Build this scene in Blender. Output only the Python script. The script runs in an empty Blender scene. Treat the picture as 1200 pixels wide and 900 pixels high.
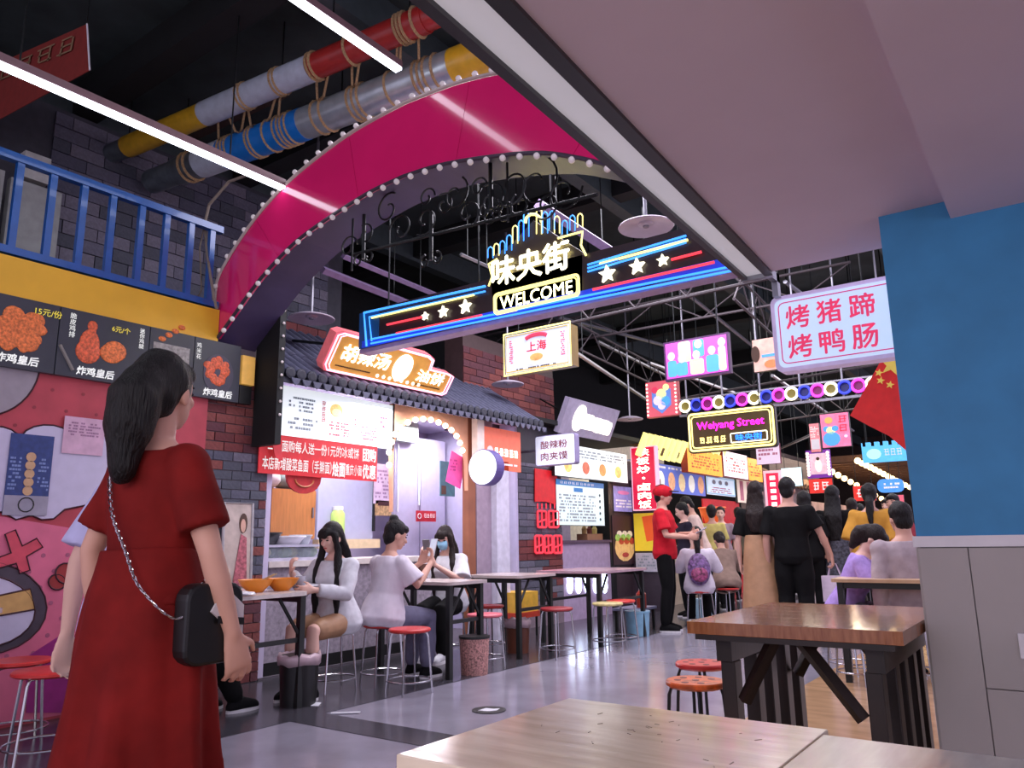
import bpy, math, random
import numpy as np
from mathutils import Vector, Matrix
random.seed(7)
SC = bpy.context.scene
COL = SC.collection

# ---------------------------------------------------------------- camera
CAM_Z = 1.06
CR = np.array([[0.81145311, 0.12962294, 0.56986116],
               [0.58422523, -0.15490821, -0.79667077],
               [-0.01499064, 0.97938825, -0.20142974]])
FOC = 900.0
cd = bpy.data.cameras.new('camera')
cam = bpy.data.objects.new('camera', cd)
COL.objects.link(cam)
m4 = Matrix.Identity(4)
for i in range(3):
    for j in range(3):
        m4[i][j] = CR[i, j]
m4[2][3] = CAM_Z
cam.matrix_world = m4
cd.sensor_width = 36.0
cd.lens = 36.0 * FOC / 1200.0
cd.clip_start = 0.05
cd.clip_end = 200
SC.camera = cam

# ---------------------------------------------------------------- world, light, exposure
w = bpy.data.worlds.new('world')
SC.world = w
w.use_nodes = True
w.node_tree.nodes['Background'].inputs[0].default_value = (0.30, 0.27, 0.36, 1)
w.node_tree.nodes['Background'].inputs[1].default_value = 2.6
SC.view_settings.view_transform = 'Standard'
SC.view_settings.look = 'None'
SC.view_settings.gamma = 1
SC.view_settings.use_curve_mapping = False
SC.view_settings.exposure = 0.35

def area(name, loc, target, sx, sy, power, col):
    l = bpy.data.lights.new(name, 'AREA')
    l.shape = 'RECTANGLE'; l.size = sx; l.size_y = sy; l.energy = power; l.color = col
    o = bpy.data.objects.new(name, l); COL.objects.link(o)
    o.location = loc
    o.rotation_euler = (Vector(target) - Vector(loc)).to_track_quat('-Z', 'Y').to_euler()
    o['kind'] = 'helper'
    return o
# ceiling lamps of the hall (over the street, over the stalls' front), then an added fill light
area('street_lamp_light', (-3.2, 6.5, 4.4), (-3.2, 6.5, 0), 2.5, 5.0, 270, (0.92, 0.87, 1.0))
area('far_street_light', (-3.0, 15.0, 4.2), (-3.0, 15.0, 0), 4.0, 8.0, 260, (1.0, 0.93, 0.9))
area('seating_fill_light', (-0.4, -1.2, 2.3), (-0.6, 1.5, 0.7), 1.6, 1.2, 36, (1.0, 0.95, 0.96))  # added lamp, unseen behind the camera, brightens near tables and low ceiling

# ---------------------------------------------------------------- helpers
def lin(c):
    c = c / 255.0
    return c / 12.92 if c <= 0.04045 else ((c + 0.055) / 1.055) ** 2.4

_M = {}
def M(name, rgb, rough=0.5, metal=0.0, emit=0.0, var=0.12, scale=14.0, bump=0.0, coat=0.0, spec=0.5, stretch=None, ecol=None, alpha=None):
    if name in _M:
        return _M[name]
    m = bpy.data.materials.new(name)
    m.use_nodes = True
    nt = m.node_tree
    b = nt.nodes['Principled BSDF']
    col = np.array([lin(x) for x in rgb])
    tc = nt.nodes.new('ShaderNodeTexCoord')
    mp = nt.nodes.new('ShaderNodeMapping')
    if stretch: mp.inputs['Scale'].default_value = stretch
    nz = nt.nodes.new('ShaderNodeTexNoise')
    nz.inputs['Scale'].default_value = scale
    nz.inputs['Detail'].default_value = 5
    rp = nt.nodes.new('ShaderNodeValToRGB')
    lo = np.clip(col * (1 - var), 0, 1); hi = np.clip(col * (1 + var), 0, 1)
    rp.color_ramp.elements[0].position = 0.3
    rp.color_ramp.elements[1].position = 0.7
    rp.color_ramp.elements[0].color = (*lo, 1)
    rp.color_ramp.elements[1].color = (*hi, 1)
    L = nt.links.new
    L(tc.outputs['Object'], mp.inputs[0]); L(mp.outputs[0], nz.inputs[0]); L(nz.outputs[0], rp.inputs[0])
    L(rp.outputs[0], b.inputs['Base Color'])
    b.inputs['Roughness'].default_value = rough
    b.inputs['Metallic'].default_value = metal
    b.inputs['Specular IOR Level'].default_value = spec
    b.inputs['Coat Weight'].default_value = coat
    if emit:
        e = [lin(x) for x in (ecol or rgb)]
        b.inputs['Emission Color'].default_value = (*e, 1)
        b.inputs['Emission Strength'].default_value = emit * .82
    if bump:
        bp = nt.nodes.new('ShaderNodeBump'); bp.inputs['Strength'].default_value = bump
        bp.inputs['Distance'].default_value = 0.01
        L(nz.outputs[0], bp.inputs['Height']); L(bp.outputs[0], b.inputs['Normal'])
    if alpha is not None:
        b.inputs['Alpha'].default_value = alpha
    _M[name] = m
    return m

def P(px, py, X=None, Y=None, Z=None):
    "world point on the plane X=, Y= or Z= seen at photograph pixel px,py (camera matching)"
    d = CR @ np.array([(px - 600) / FOC, (450 - py) / FOC, -1.0])
    if X is not None: t = X / d[0]
    elif Y is not None: t = Y / d[1]
    else: t = (Z - CAM_Z) / d[2]
    return Vector((t * d[0], t * d[1], CAM_Z + t * d[2]))

OFF = {}
def tag(o, label=None, cat=None, group=None, kind=None):
    if label: o['label'] = label
    if cat: o['category'] = cat
    if group: o['group'] = group
    if kind: o['kind'] = kind
    return o

def thing(name, label, cat, loc=(0, 0, 0), rz=0.0, group=None, world=True, kind=None):
    "Empty at the base; world=True means its parts are modelled in world coordinates"
    o = bpy.data.objects.new(name, None)
    COL.objects.link(o)
    o.location = loc
    o.rotation_euler = (0, 0, rz)
    o.empty_display_size = 0.05
    if world: OFF[o.name] = Vector(loc)
    return tag(o, label, cat, group, kind)

class MB:
    def __init__(s): s.v = []; s.f = []
    def add(s, vs, fs):
        o = len(s.v)
        s.v += [tuple(v) for v in vs]; s.f += [tuple(i + o for i in f) for f in fs]
        return s
    def obox(s, c, a, b, n):
        c, a, b, n = Vector(c), Vector(a), Vector(b), Vector(n)
        vs = [c + i * a + j * b + k * n for k in (-1, 1) for j in (-1, 1) for i in (-1, 1)]
        return s.add(vs, [(0, 2, 3, 1), (4, 5, 7, 6), (0, 1, 5, 4), (2, 6, 7, 3), (0, 4, 6, 2), (1, 3, 7, 5)])
    def box(s, lo, hi):
        lo, hi = Vector(lo), Vector(hi)
        h = (hi - lo) / 2
        return s.obox((lo + hi) / 2, (h.x, 0, 0), (0, h.y, 0), (0, 0, h.z))
    def prism(s, pts, ext):
        pts = [Vector(p) for p in pts]; ext = Vector(ext); n = len(pts)
        return s.add(pts + [p + ext for p in pts],
                     [tuple(reversed(range(n))), tuple(range(n, 2 * n))] + [(i, (i + 1) % n, n + (i + 1) % n, n + i) for i in range(n)])
    def tube(s, pts, r, n=8, closed=False):
        pts = [Vector(p) for p in pts]; k = len(pts)
        rs = r if isinstance(r, (list, tuple)) else [r] * k
        up = None; rings = []
        for i, p in enumerate(pts):
            if closed: t = pts[(i + 1) % k] - pts[i - 1]
            else: t = pts[min(i + 1, k - 1)] - pts[max(i - 1, 0)]
            if t.length < 1e-9: t = Vector((0, 0, 1))
            t.normalize()
            if up is None:
                up = Vector((0, 0, 1)) if abs(t.z) < 0.9 else Vector((1, 0, 0))
            a = up - t * up.dot(t)
            if a.length < 1e-6: a = t.orthogonal()
            a.normalize(); b = t.cross(a); up = a
            rings.append([p + rs[i] * (math.cos(q) * a + math.sin(q) * b) for q in [2 * math.pi * j / n for j in range(n)]])
        vs = [v for ring in rings for v in ring]
        fs = []
        for i in range(k if closed else k - 1):
            i2 = (i + 1) % k
            for j in range(n):
                fs.append((i * n + j, i * n + (j + 1) % n, i2 * n + (j + 1) % n, i2 * n + j))
        if not closed:
            fs.append(tuple(reversed(range(n)))); fs.append(tuple((k - 1) * n + j for j in range(n)))
        return s.add(vs, fs)
    def lathe(s, prof, o=(0, 0, 0), ax=(0, 0, 1), n=20):
        o = Vector(o); ax = Vector(ax).normalized(); a = ax.orthogonal().normalized(); b = ax.cross(a)
        vs = []; k = len(prof)
        for r, h in prof:
            r = max(r, 1e-4)
            vs += [o + ax * h + r * (math.cos(q) * a + math.sin(q) * b) for q in [2 * math.pi * j / n for j in range(n)]]
        fs = [(i * n + j, i * n + (j + 1) % n, (i + 1) * n + (j + 1) % n, (i + 1) * n + j) for i in range(k - 1) for j in range(n)]
        fs.append(tuple(reversed(range(n)))); fs.append(tuple((k - 1) * n + j for j in range(n)))
        return s.add(vs, fs)
    def ball(s, c, r, n=10, m=7, ax=None):
        c = Vector(c)
        rx, ry, rz = (r, r, r) if not isinstance(r, (tuple, list)) else r
        vs = [c + Vector((0, 0, rz))]
        for i in range(1, m):
            t = math.pi * i / m
            for j in range(n):
                q = 2 * math.pi * j / n
                vs.append(c + Vector((rx * math.sin(t) * math.cos(q), ry * math.sin(t) * math.sin(q), rz * math.cos(t))))
        vs.append(c - Vector((0, 0, rz)))
        fs = [(0, 1 + j, 1 + (j + 1) % n) for j in range(n)]
        for i in range(m - 2):
            for j in range(n):
                fs.append((1 + i * n + j, 1 + (i + 1) * n + j, 1 + (i + 1) * n + (j + 1) % n, 1 + i * n + (j + 1) % n))
        l = len(vs) - 1; b = 1 + (m - 2) * n
        fs += [(l, b + (j + 1) % n, b + j) for j in range(n)]
        return s.add(vs, fs)
    def build(s, name, mat, parent=None, smooth=False, bevel=0.0, kind=None, label=None, cat=None, group=None):
        v = [Vector(p) for p in s.v]
        loc = Vector((0, 0, 0))
        if parent is not None:
            if parent.name in OFF:
                off = OFF[parent.name]; v = [p - off for p in v]
        else:
            a = np.array(s.v)
            loc = Vector(((a[:, 0].min() + a[:, 0].max()) / 2, (a[:, 1].min() + a[:, 1].max()) / 2, a[:, 2].min()))
            v = [p - loc for p in v]
        me = bpy.data.meshes.new(name)
        me.from_pydata(v, [], s.f); me.update()
        me.materials.append(mat)
        if smooth: me.polygons.foreach_set('use_smooth', [True] * len(me.polygons))
        o = bpy.data.objects.new(name, me); COL.objects.link(o)
        if parent is not None:
            o.parent = parent
            if parent.name in OFF: OFF[o.name] = OFF[parent.name]
        else:
            o.location = loc; OFF[o.name] = loc
        if smooth == 'auto': me.set_sharp_from_angle(angle=0.7)
        if bevel:
            b = o.modifiers.new('bevel', 'BEVEL'); b.width = bevel; b.segments = 2; b.limit_method = 'ANGLE'
        return tag(o, label, cat, group, kind)

def struct(name, mb, mat, **k):
    return mb.build(name, mat, None, kind='structure', **k)

def copy_tree(o, parent=None):
    c = o.copy(); COL.objects.link(c); c.parent = parent
    for ch in list(o.children): copy_tree(ch, c)
    return c

class Fr:
    "flat frame on a board: a runs right, b runs up, d comes out toward the viewer"
    def __init__(s, o, r=(1, 0, 0), u=(0, 0, 1)):
        s.o = Vector(o); s.r = Vector(r).normalized(); s.u = Vector(u).normalized(); s.n = s.r.cross(s.u)
    def pt(s, a, b, d=0.0): return s.o + s.r * a + s.u * b + s.n * d
    def rect(s, mb, a0, b0, a1, b1, d0, d1):
        return mb.obox(s.pt((a0 + a1) / 2, (b0 + b1) / 2, (d0 + d1) / 2), s.r * abs(a1 - a0) / 2, s.u * abs(b1 - b0) / 2, s.n * abs(d1 - d0) / 2)
    def poly(s, mb, pts, d0, d1): return mb.prism([s.pt(a, b, d0) for a, b in pts], s.n * (d1 - d0))
    def disc(s, mb, a, b, r, d0, d1, n=20, rb=None):
        return s.poly(mb, [(a + r * math.cos(2 * math.pi * i / n), b + (rb or r) * math.sin(2 * math.pi * i / n)) for i in range(n)], d0, d1)
    def line(s, mb, pts, r, d=0.0, closed=False, n=6): return mb.tube([s.pt(a, b, d) for a, b in pts], r, n, closed)

def rrect(a0, b0, a1, b1, r, k=4):
    out = []
    for cx, cy, q0 in ((a1 - r, b0 + r, -90), (a1 - r, b1 - r, 0), (a0 + r, b1 - r, 90), (a0 + r, b0 + r, 180)):
        for i in range(k + 1):
            q = math.radians(q0 + 90 * i / k)
            out.append((cx + r * math.cos(q), cy + r * math.sin(q)))
    return out

TS = bpy.data.scenes.new('workbench')      # scratch scene for converting text and remeshing, removed at the end
def scratch_dg():
    with bpy.context.temp_override(scene=TS, view_layer=TS.view_layers[0]):
        return bpy.context.evaluated_depsgraph_get()
_T = {}
def glyphs(s):
    key = s
    if key not in _T:
        c = bpy.data.curves.new('lettering', 'FONT')
        c.body = s; c.resolution_u = 2; c.align_x = 'CENTER'; c.space_line = 1.0
        o = bpy.data.objects.new('lettering', c); TS.collection.objects.link(o)
        dg = scratch_dg()
        me = bpy.data.meshes.new_from_object(o.evaluated_get(dg))
        v = np.array([x.co[:] for x in me.vertices]); f = [tuple(p.vertices) for p in me.polygons]
        bpy.data.objects.remove(o); bpy.data.meshes.remove(me); bpy.data.curves.remove(c)
        lo, hi = v.min(0), v.max(0)
        v = (v - (lo + hi) / 2)
        _T[key] = (v, f, hi - lo)
    return _T[key]

def text(s, fr, a, b, mat, parent, w=None, h=None, d=0.003, bold=0.0, rot=0.0, name='lettering', skew=0.0, label=None):
    v, f, sz = glyphs(s)
    sx = w / sz[0] if w else None; sy = h / sz[1] if h else None
    sx = sx or sy; sy = sy or sx
    mb = MB()
    c, q = math.cos(rot), math.sin(rot)
    for ox, oy in (((-bold, 0), (bold, 0), (0, bold), (0, -bold)) if bold else ((0, 0),)):     # heavier stroke: shifted copies of the outline
        pts = []
        for x, y, _ in v:
            x, y = (x + ox) * sx + skew * y * sy, (y + oy) * sy
            pts.append(fr.pt(a + c * x - q * y, b + q * x + c * y, d))
        mb.add(pts, f)
    return mb.build(name, mat, parent, label=label)

def scribble(fr, a0, b0, a1, b1, rows, mat, parent, d=0.003, fill=0.75, seed=1, name='small_print'):
    "rows of small unreadable print"
    r = random.Random(seed); mb = MB(); hh = (b1 - b0) / rows
    for i in range(rows):
        x = a0
        while x < a1 - hh * 0.4:
            ww = hh * r.uniform(0.4, 0.8)
            if r.random() < fill: fr.rect(mb, x, b0 + i * hh + hh * .2, min(x + ww, a1), b0 + i * hh + hh * .75, d, d + .001)
            x += ww + hh * 0.12
    return mb.build(name, mat, parent, kind='stuff') if mb.v else None

def strokes(fr, a0, b0, a1, b1, n, mat, parent, d=.003, seed=1, vert=False, t=.09, name='blurred_lettering'):
    "n character-sized clumps of strokes where the photograph's writing cannot be read"
    r = random.Random(seed); mb = MB()
    for i in range(n):
        if vert: x0, x1, y0, y1 = a0, a1, b1 - (b1 - b0) * (i + .92) / n, b1 - (b1 - b0) * (i + .08) / n
        else: x0, x1, y0, y1 = a0 + (a1 - a0) * (i + .06) / n, a0 + (a1 - a0) * (i + .94) / n, b0, b1
        w, h = x1 - x0, y1 - y0
        for k in range(3):
            y = y0 + h * (.1 + .4 * k + r.uniform(-.05, .05)) * .95; e = r.uniform(0, .25)
            fr.rect(mb, x0 + w * e, y, x1 - w * r.uniform(0, .25), y + h * t, d, d + .001)
        for k in range(2):
            x = x0 + w * (.2 + .5 * k + r.uniform(-.08, .08)); fr.rect(mb, x, y0 + h * r.uniform(0, .2), x + w * t, y1 - h * r.uniform(0, .2), d, d + .001)
    return mb.build(name, mat, parent, kind='stuff')
# ================================================================= the hall
XF = -5.4            # front plane of the stalls on the left
m_floor = M('polished_floor', (140, 136, 148), rough=0.16, var=0.14, scale=3.5, spec=0.6)
m_floor_dark = M('dark_floor_band', (62, 60, 66), rough=0.2, var=0.15, scale=4)
m_floor_tan = M('tan_floor', (176, 140, 104), rough=0.16, var=0.2, scale=3, stretch=(1, 4, 1))
m_black = M('black_paint', (16, 19, 19), rough=0.75, var=0.25, scale=6)
m_blackm = M('black_metal', (14, 15, 15), rough=0.42, var=0.2)
m_white = M('white_plastic', (225, 225, 230), rough=0.35, var=0.05)
m_chrome = M('chrome', (190, 190, 195), rough=0.22, metal=1.0, var=0.05)
m_steel = M('grey_steel', (150, 150, 158), rough=0.4, metal=0.8, var=0.1)
m_brass = M('rope_jute', (170, 140, 100), rough=0.9, var=0.3, scale=80)

fl = struct('floor', MB().box((-9.5, -4, -0.1), (4.5, 42, 0)), m_floor)
MB().box((-9.5, -4, 0.0), (-4.06, 42, 0.003)).build('dark_strip', m_floor_dark, fl)
MB().box((-4.06, 3.28, 0.0), (-1.75, 3.55, 0.003)).build('dark_strip', m_floor_dark, fl)
MB().box((-1.75, -4, 0.0), (4.5, 9.5, 0.003)).build('tan_strip', m_floor_tan, fl)
st = thing('floor_sticker', 'round black floor sticker with white mark on the walkway', 'sticker', P(573, 832, Z=0.003))
c = P(573, 832, Z=0.003)
MB().lathe([(0.11, 0), (0.11, 0.002)], c, n=28).build('disc', M('sticker_black', (25, 25, 28)), st)
fsk = Fr(c + Vector((0, 0, .002)), (.8, .6, 0), (-.6, .8, 0))
mb = MB(); fsk.poly(mb, [(-.07, -.02), (-.02, .05), (.03, .02), (.07, .03), (.05, -.03), (0, -.05)], 0, .001); mb.build('mark', m_white, st)

# high black ceiling with its beams
ce = struct('ceiling', MB().box((-9.5, -4, 5.3), (-1.0, 42, 5.4)), M('black_ceiling', (44, 54, 54), rough=0.8, var=0.35, scale=3))
for y in (1.2, 2.9, 4.6, 7.5, 10.5, 13.5, 17):
    MB().box((-9.5, y, 5.0), (-1.0, y + 0.22, 5.3)).build('beam', m_black, ce)
for x in (-7.2, -4.05, -1.7):
    MB().box((x, -4, 4.95), (x + 0.16, 42, 5.3)).build('beam', M('dark_duct', (62, 72, 74), rough=0.5), ce)
struct('wall_left', MB().box((-9.6, -4, 0), (-9.4, 42, 5.4)), M('loft_back_wall', (34, 36, 36), rough=0.9))
struct('wall_far', MB().box((-9.5, 36, 0), (6, 36.2, 5.4)), M('far_wall', (70, 55, 50), rough=0.9))

# low plaster ceiling over the seating on the right, with its dropped beam
m_plaster = M('mauve_plaster', (222, 208, 220), rough=0.85, var=0.04, scale=2)
cl = struct('ceiling_low', MB().prism([(-.93 - .0472 * (-4 - 1.2), -4, 2.35), (4.5, -4, 2.35), (4.5, 3.69, 2.35), (-.93 - .0472 * (3.69 - 1.2), 3.69, 2.35)], (0, 0, .25)), m_plaster)
MB().box((-0.236, -4, 2.275), (0.6, 3.3, 2.352)).build('dropped_beam', m_plaster, cl)
# mezzanine slab and dark rafters continue past the ceiling's end
# polished trim along the ceiling's edge
def xo(y): return -1.13 - .0282 * (y - 1.2)
def xi(y): return -.93 - .0472 * (y - 1.2)
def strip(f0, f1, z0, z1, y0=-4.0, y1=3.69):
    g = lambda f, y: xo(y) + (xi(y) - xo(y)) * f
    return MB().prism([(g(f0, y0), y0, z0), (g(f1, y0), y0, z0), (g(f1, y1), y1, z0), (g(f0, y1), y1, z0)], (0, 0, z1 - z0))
tr = struct('trim_1', strip(.74, 1.0, 2.335, 2.40), M('dark_bronze2', (30, 26, 30), rough=.35))
strip(0, .17, 2.335, 2.42).build('outer_flange', M('dark_bronze', (42, 36, 42), rough=0.35), tr)
strip(.17, .74, 2.352, 2.40).build('polished_panel', M('sheen_emission', (205, 203, 212), rough=0.25, emit=0.40, var=0.06, scale=3), tr)  # weak emission stands in for light mirrored by the polished panel
strip(-.01, 1.0, 2.33, 2.42, 3.69, 3.72).build('end_cap', m_steel, tr)

# blue wall end with grey tile wainscot
m_blue = M('blue_paint', (56, 138, 190), rough=0.6, var=0.1, scale=5, bump=0.05)
PX0 = -0.49
wr = struct('wall_right', MB().box((PX0 + .008, 3.308, 0), (3.5, 4.1, 2.35)), M('plaster_core', (120, 120, 120)))
MB().box((PX0, 3.3, 1.055), (3.5, 4.108, 2.35)).build('blue_panel', m_blue, wr)
MB().box((PX0 - .012, 3.288, 1.018), (3.5, 4.12, 1.058)).build('white_rail', m_white, wr)
m_tile = M('grey_wall_tile', (172, 168, 166), rough=0.5, var=0.07, scale=2.5)
tx = [PX0, PX0 + 0.165, PX0 + 0.775, PX0 + 1.385, PX0 + 2.0]
for i in range(4):
    zs = [0, 1.016] if i == 0 else [0, 0.53, 1.016]
    for z0, z1 in zip(zs, zs[1:]):
        MB().box((tx[i] + .0015, 3.294, z0 + .0015), (tx[i + 1] - .0015, 3.312, z1 - .0015)).build('wall_tile', m_tile, wr, bevel=.002)
for y0, y1 in ((3.3, 3.72), (3.72, 4.1)):
    MB().box((PX0 - .006, y0 + .002, 0.002), (PX0 + .01, y1 - .002, 1.016)).build('wall_tile', m_tile, wr)
sk = thing('wall_socket', 'white square wall socket on the grey tiled wall', 'socket', P(1199, 760, Y=3.29))
q = P(1192, 742, Y=3.29); fr = Fr((q.x, 3.292, q.z - .085))
mb = MB(); fr.rect(mb, 0, 0, .085, .085, 0, .008); mb.build('plate', m_white, sk, bevel=.003)
mb = MB(); fr.rect(mb, .03, .02, .036, .04, .008, .009); fr.rect(mb, .05, .02, .056, .04, .008, .009); mb.build('slot', m_blackm, sk)

def bricks(parent, fr, w, h, bw, bh, mats, depth=.012, gap=.008, hole=None, seed=3, limit=300):
    "individual bricks in running bond; meshes shared by size"
    r = random.Random(seed); pool = {}; n = 0; row = 0; b = 0.0
    while b < h - .01:
        hb = min(bh, h - b) - gap
        a = -(row % 2) * (bw + gap) / 2
        while a < w and n < limit:
            a0, a1 = max(a, 0), min(a + bw, w)
            if a1 - a0 > .02 and not (hole and hole((a0 + a1) / 2, b + hb / 2)):
                mi = r.randrange(len(mats)) if not callable(mats) else 0
                mt = mats((a0 + a1) / 2, b, r) if callable(mats) else mats[mi]
                key = (round(a1 - a0, 3), round(hb, 3), mt.name)
                if key not in pool:
                    mbx = MB()
                    mbx.obox((0, 0, 0), fr.r * (a1 - a0) / 2, fr.u * hb / 2, fr.n * depth)
                    me = bpy.data.meshes.new('brick'); me.from_pydata(mbx.v, [], mbx.f); me.materials.append(mt); pool[key] = me
                o = bpy.data.objects.new('brick', pool[key]); COL.objects.link(o); o.parent = parent
                o.location = fr.pt((a0 + a1) / 2, b + hb / 2, r.uniform(-.003, .004)) - OFF.get(parent.name, Vector((0, 0, 0)))
                n += 1
            a += bw + gap
        b += bh; row += 1

m_mortar = M('mortar', (120, 112, 118), rough=0.95, var=0.1)
bk_red = [M('brick_red_%d' % i, c, rough=0.8, var=0.2, scale=40, bump=.3) for i, c in enumerate(((118, 58, 58), (104, 50, 52), (128, 68, 64), (96, 54, 62)))]
bk_grey = [M('brick_grey_%d' % i, c, rough=0.8, var=0.2, scale=40, bump=.3) for i, c in enumerate(((98, 96, 112), (84, 84, 100), (112, 108, 122), (76, 78, 90)))]

# ================================================================= left: fried chicken shop front
LY0 = -0.5
shop = thing('fried_chicken_shop', 'fried chicken shop front with pink cartoon mural under a yellow fascia', 'shop front', (XF, 2.0, 0))
MB().box((-5.62, LY0, 0), (-5.42, 3.45, 2.2)).build('mural_wall', M('mural_red', (176, 62, 74), rough=0.55, var=0.15, scale=6), shop)
MB().box((-9.4, LY0, 2.6), (-5.42, 3.47, 2.9)).build('loft_slab', m_black, shop)
MB().box((-5.42, LY0, 2.67), (-5.38, 3.475, 2.93)).build('yellow_fascia', M('yellow_fascia', (232, 178, 42), rough=0.5, var=0.06, scale=4), shop)
ff = Fr((-5.42, 0, 0), (0, 1, 0))
def Fp(px, py): 
    q = P(px, py, X=-5.42); return (q.y, q.z)
m_pink = M('mural_pink', (214, 106, 136), rough=0.55, var=0.1, scale=5)
m_cloud = M('mural_cloud', (196, 190, 214), rough=0.5, var=0.04)
m_mgrey = M('mural_grey', (150, 142, 150), rough=0.5, var=0.08)
m_line = M('mural_line', (60, 22, 34), rough=0.6)
mb = MB(); ff.poly(mb, [(LY0, .02), (3.43, .02), (3.43, 1.25), Fp(160, 640), Fp(90, 620), Fp(0, 605), (LY0, 1.4)], 0, .004); mb.build('pink_field', m_pink, shop)
def blob(pts, mat, d0, name, parent=shop, edge=True):
    mb = MB(); q = [Fp(*p) for p in pts]; ff.poly(mb, q, d0, d0 + .004); mb.build(name, mat, parent)
    if edge: mb = MB(); ff.line(mb, q, .006, d0 + .003, closed=True, n=4); mb.build('outline', m_line, parent)
cloud = [(-60, 510)] + [(0 + 32 * math.cos(t) - 12, 512 - 13 * math.sin(t)) for t in np.linspace(2.6, .3, 7)] + [(54 + 30 * math.cos(t), 515 - 17 * math.sin(t)) for t in np.linspace(2.9, .5, 7)] + [(112, 500), (130, 520), (128, 590), (100, 592), (75, 597), (62, 608), (48, 609), (36, 604), (18, 609), (2, 600), (-60, 600)]
blob(cloud, m_cloud, .006, 'cloud_shape')
blob([(-80, 420)] + [(-20 + 66 * math.cos(t), 425 - 66 * math.sin(t) * .95) for t in np.linspace(.1, -1.3, 10)] + [(-80, 500)], m_mgrey, .006, 'grey_round_shape')
blob([(-30 + 84 * math.cos(t), 712 + 56 * math.sin(t)) for t in np.linspace(0, 6.28, 28)[:-1]], M('mural_dark', (72, 62, 74), rough=.5, var=.25, scale=8), .006, 'dark_ring')
blob([(-32 + 72 * math.cos(t), 716 + 44 * math.sin(t)) for t in np.linspace(0, 6.28, 28)[:-1]], m_cloud, .010, 'white_disc')
blob([(-40, 706), (34, 690), (39, 714), (-40, 728)], M('mural_tan', (200, 158, 96), rough=.5), .014, 'tan_band')
blob([(5, 626), (17, 621), (25, 640), (42, 631), (49, 641), (30, 652), (34, 668), (22, 672), (18, 660), (-10, 668), (-10, 656), (12, 648)], M('mural_arrow', (206, 74, 92), rough=.5), .010, 'arrow_shape')
blob([(66 + 10 * math.cos(t), 682 + 9 * math.sin(t)) for t in np.linspace(0, 6.28, 15)[:-1]] , M('mural_spot', (150, 48, 48), rough=.5), .008, 'spot')
blob([(76 + 12 * math.cos(t), 672 + 12 * math.sin(t)) for t in np.linspace(0, 6.28, 15)[:-1]] , M('mural_spot', (150, 48, 48), rough=.5), .010, 'spot')
blob([(30, 770), (80, 738), (100, 760), (100, 835), (30, 835)], M('mural_magenta', (150, 36, 118), rough=.5), .008, 'magenta_shape', edge=False)
for i in range(9):
    for j in range(8):
        mb = MB(); ff.disc(mb, 1.9 + .15 * i + (j % 2) * .075, 1.02 - .1 * j, .014, .004, .0065, n=8); mb.build('dot', M('mural_dots', (166, 88, 118), rough=.6), shop)
for i in range(7):
    for j in range(4):
        mb = MB(); ff.disc(mb, 1.9 + .2 * i + (j % 2) * .1, 2.1 - .13 * j, .012, .001, .0025, n=8); mb.build('dot', M('mural_dots_dark', (140, 46, 58), rough=.6), shop)
# blue notice with medallions, and the paper beside it
def rectpx(x0, y0, x1, y1, X): 
    q0, q1 = P(x0, y1, X=X), P(x1, y0, X=X); return q0.y, q0.z, q1.y, q1.z
nt = thing('blue_notice', 'tall dark blue notice with five gold medallions on the mural', 'poster', P(33, 606, X=-5.4))
y0, z0, y1, z1 = rectpx(13, 605, 54, 510, -5.405); z0 = P(33, 604, X=-5.405).z; z1 = P(33, 509, X=-5.405).z
fn = Fr((-5.408, y0, z0), (0, 1, 0)); W_, H_ = y1 - y0, z1 - z0
mb = MB(); fn.rect(mb, 0, 0, W_, H_, 0, .006); mb.build('sheet', M('notice_blue', (44, 62, 120), rough=.5, var=.2, scale=30), nt)
mb = MB(); fn.rect(mb, 0, 0, W_, H_ * .24, .006, .008); mb.build('grey_footer', M('notice_grey', (150, 146, 162), rough=.6), nt)
for k in range(5):
    mb = MB(); fn.disc(mb, W_ / 2, H_ * (.3 + .105 * k), .03, .006, .010, n=14); mb.build('medallion', M('medallion', (196, 158, 120), rough=.5), nt)
mb = MB(); fn.line(mb, [(W_ / 2 + .045 * math.cos(t), H_ * .13 + .045 * math.sin(t)) for t in np.linspace(0, 6.28, 15)[:-1]], .004, .009, True); mb.build('stamp_ring', m_blackm, nt)
scribble(fn, .01, H_ * .3, W_ * .32, H_ * .72, 9, M('print_paleblue', (120, 140, 190)), nt, .007, .6, 4)
scribble(fn, W_ * .7, H_ * .3, W_ * .97, H_ * .72, 9, M('print_paleblue', (120, 140, 190)), nt, .007, .6, 5)
fn2 = Fr((-5.405, P(70, 550, X=-5.4).y, P(90, 532, X=-5.4).z), (0, 1, 0))
pn = thing('paper_notice', 'pale pink paper sheet stuck beside the blue notice', 'paper', fn2.o)
mb = MB(); fn2.rect(mb, 0, 0, .27, .25, 0, .004); mb.build('sheet', M('paper_pink', (206, 168, 190), rough=.7), pn)
scribble(fn2, .03, .12, .24, .22, 5, M('print_mauve', (150, 110, 140)), pn, .004, .7, 6)

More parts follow.
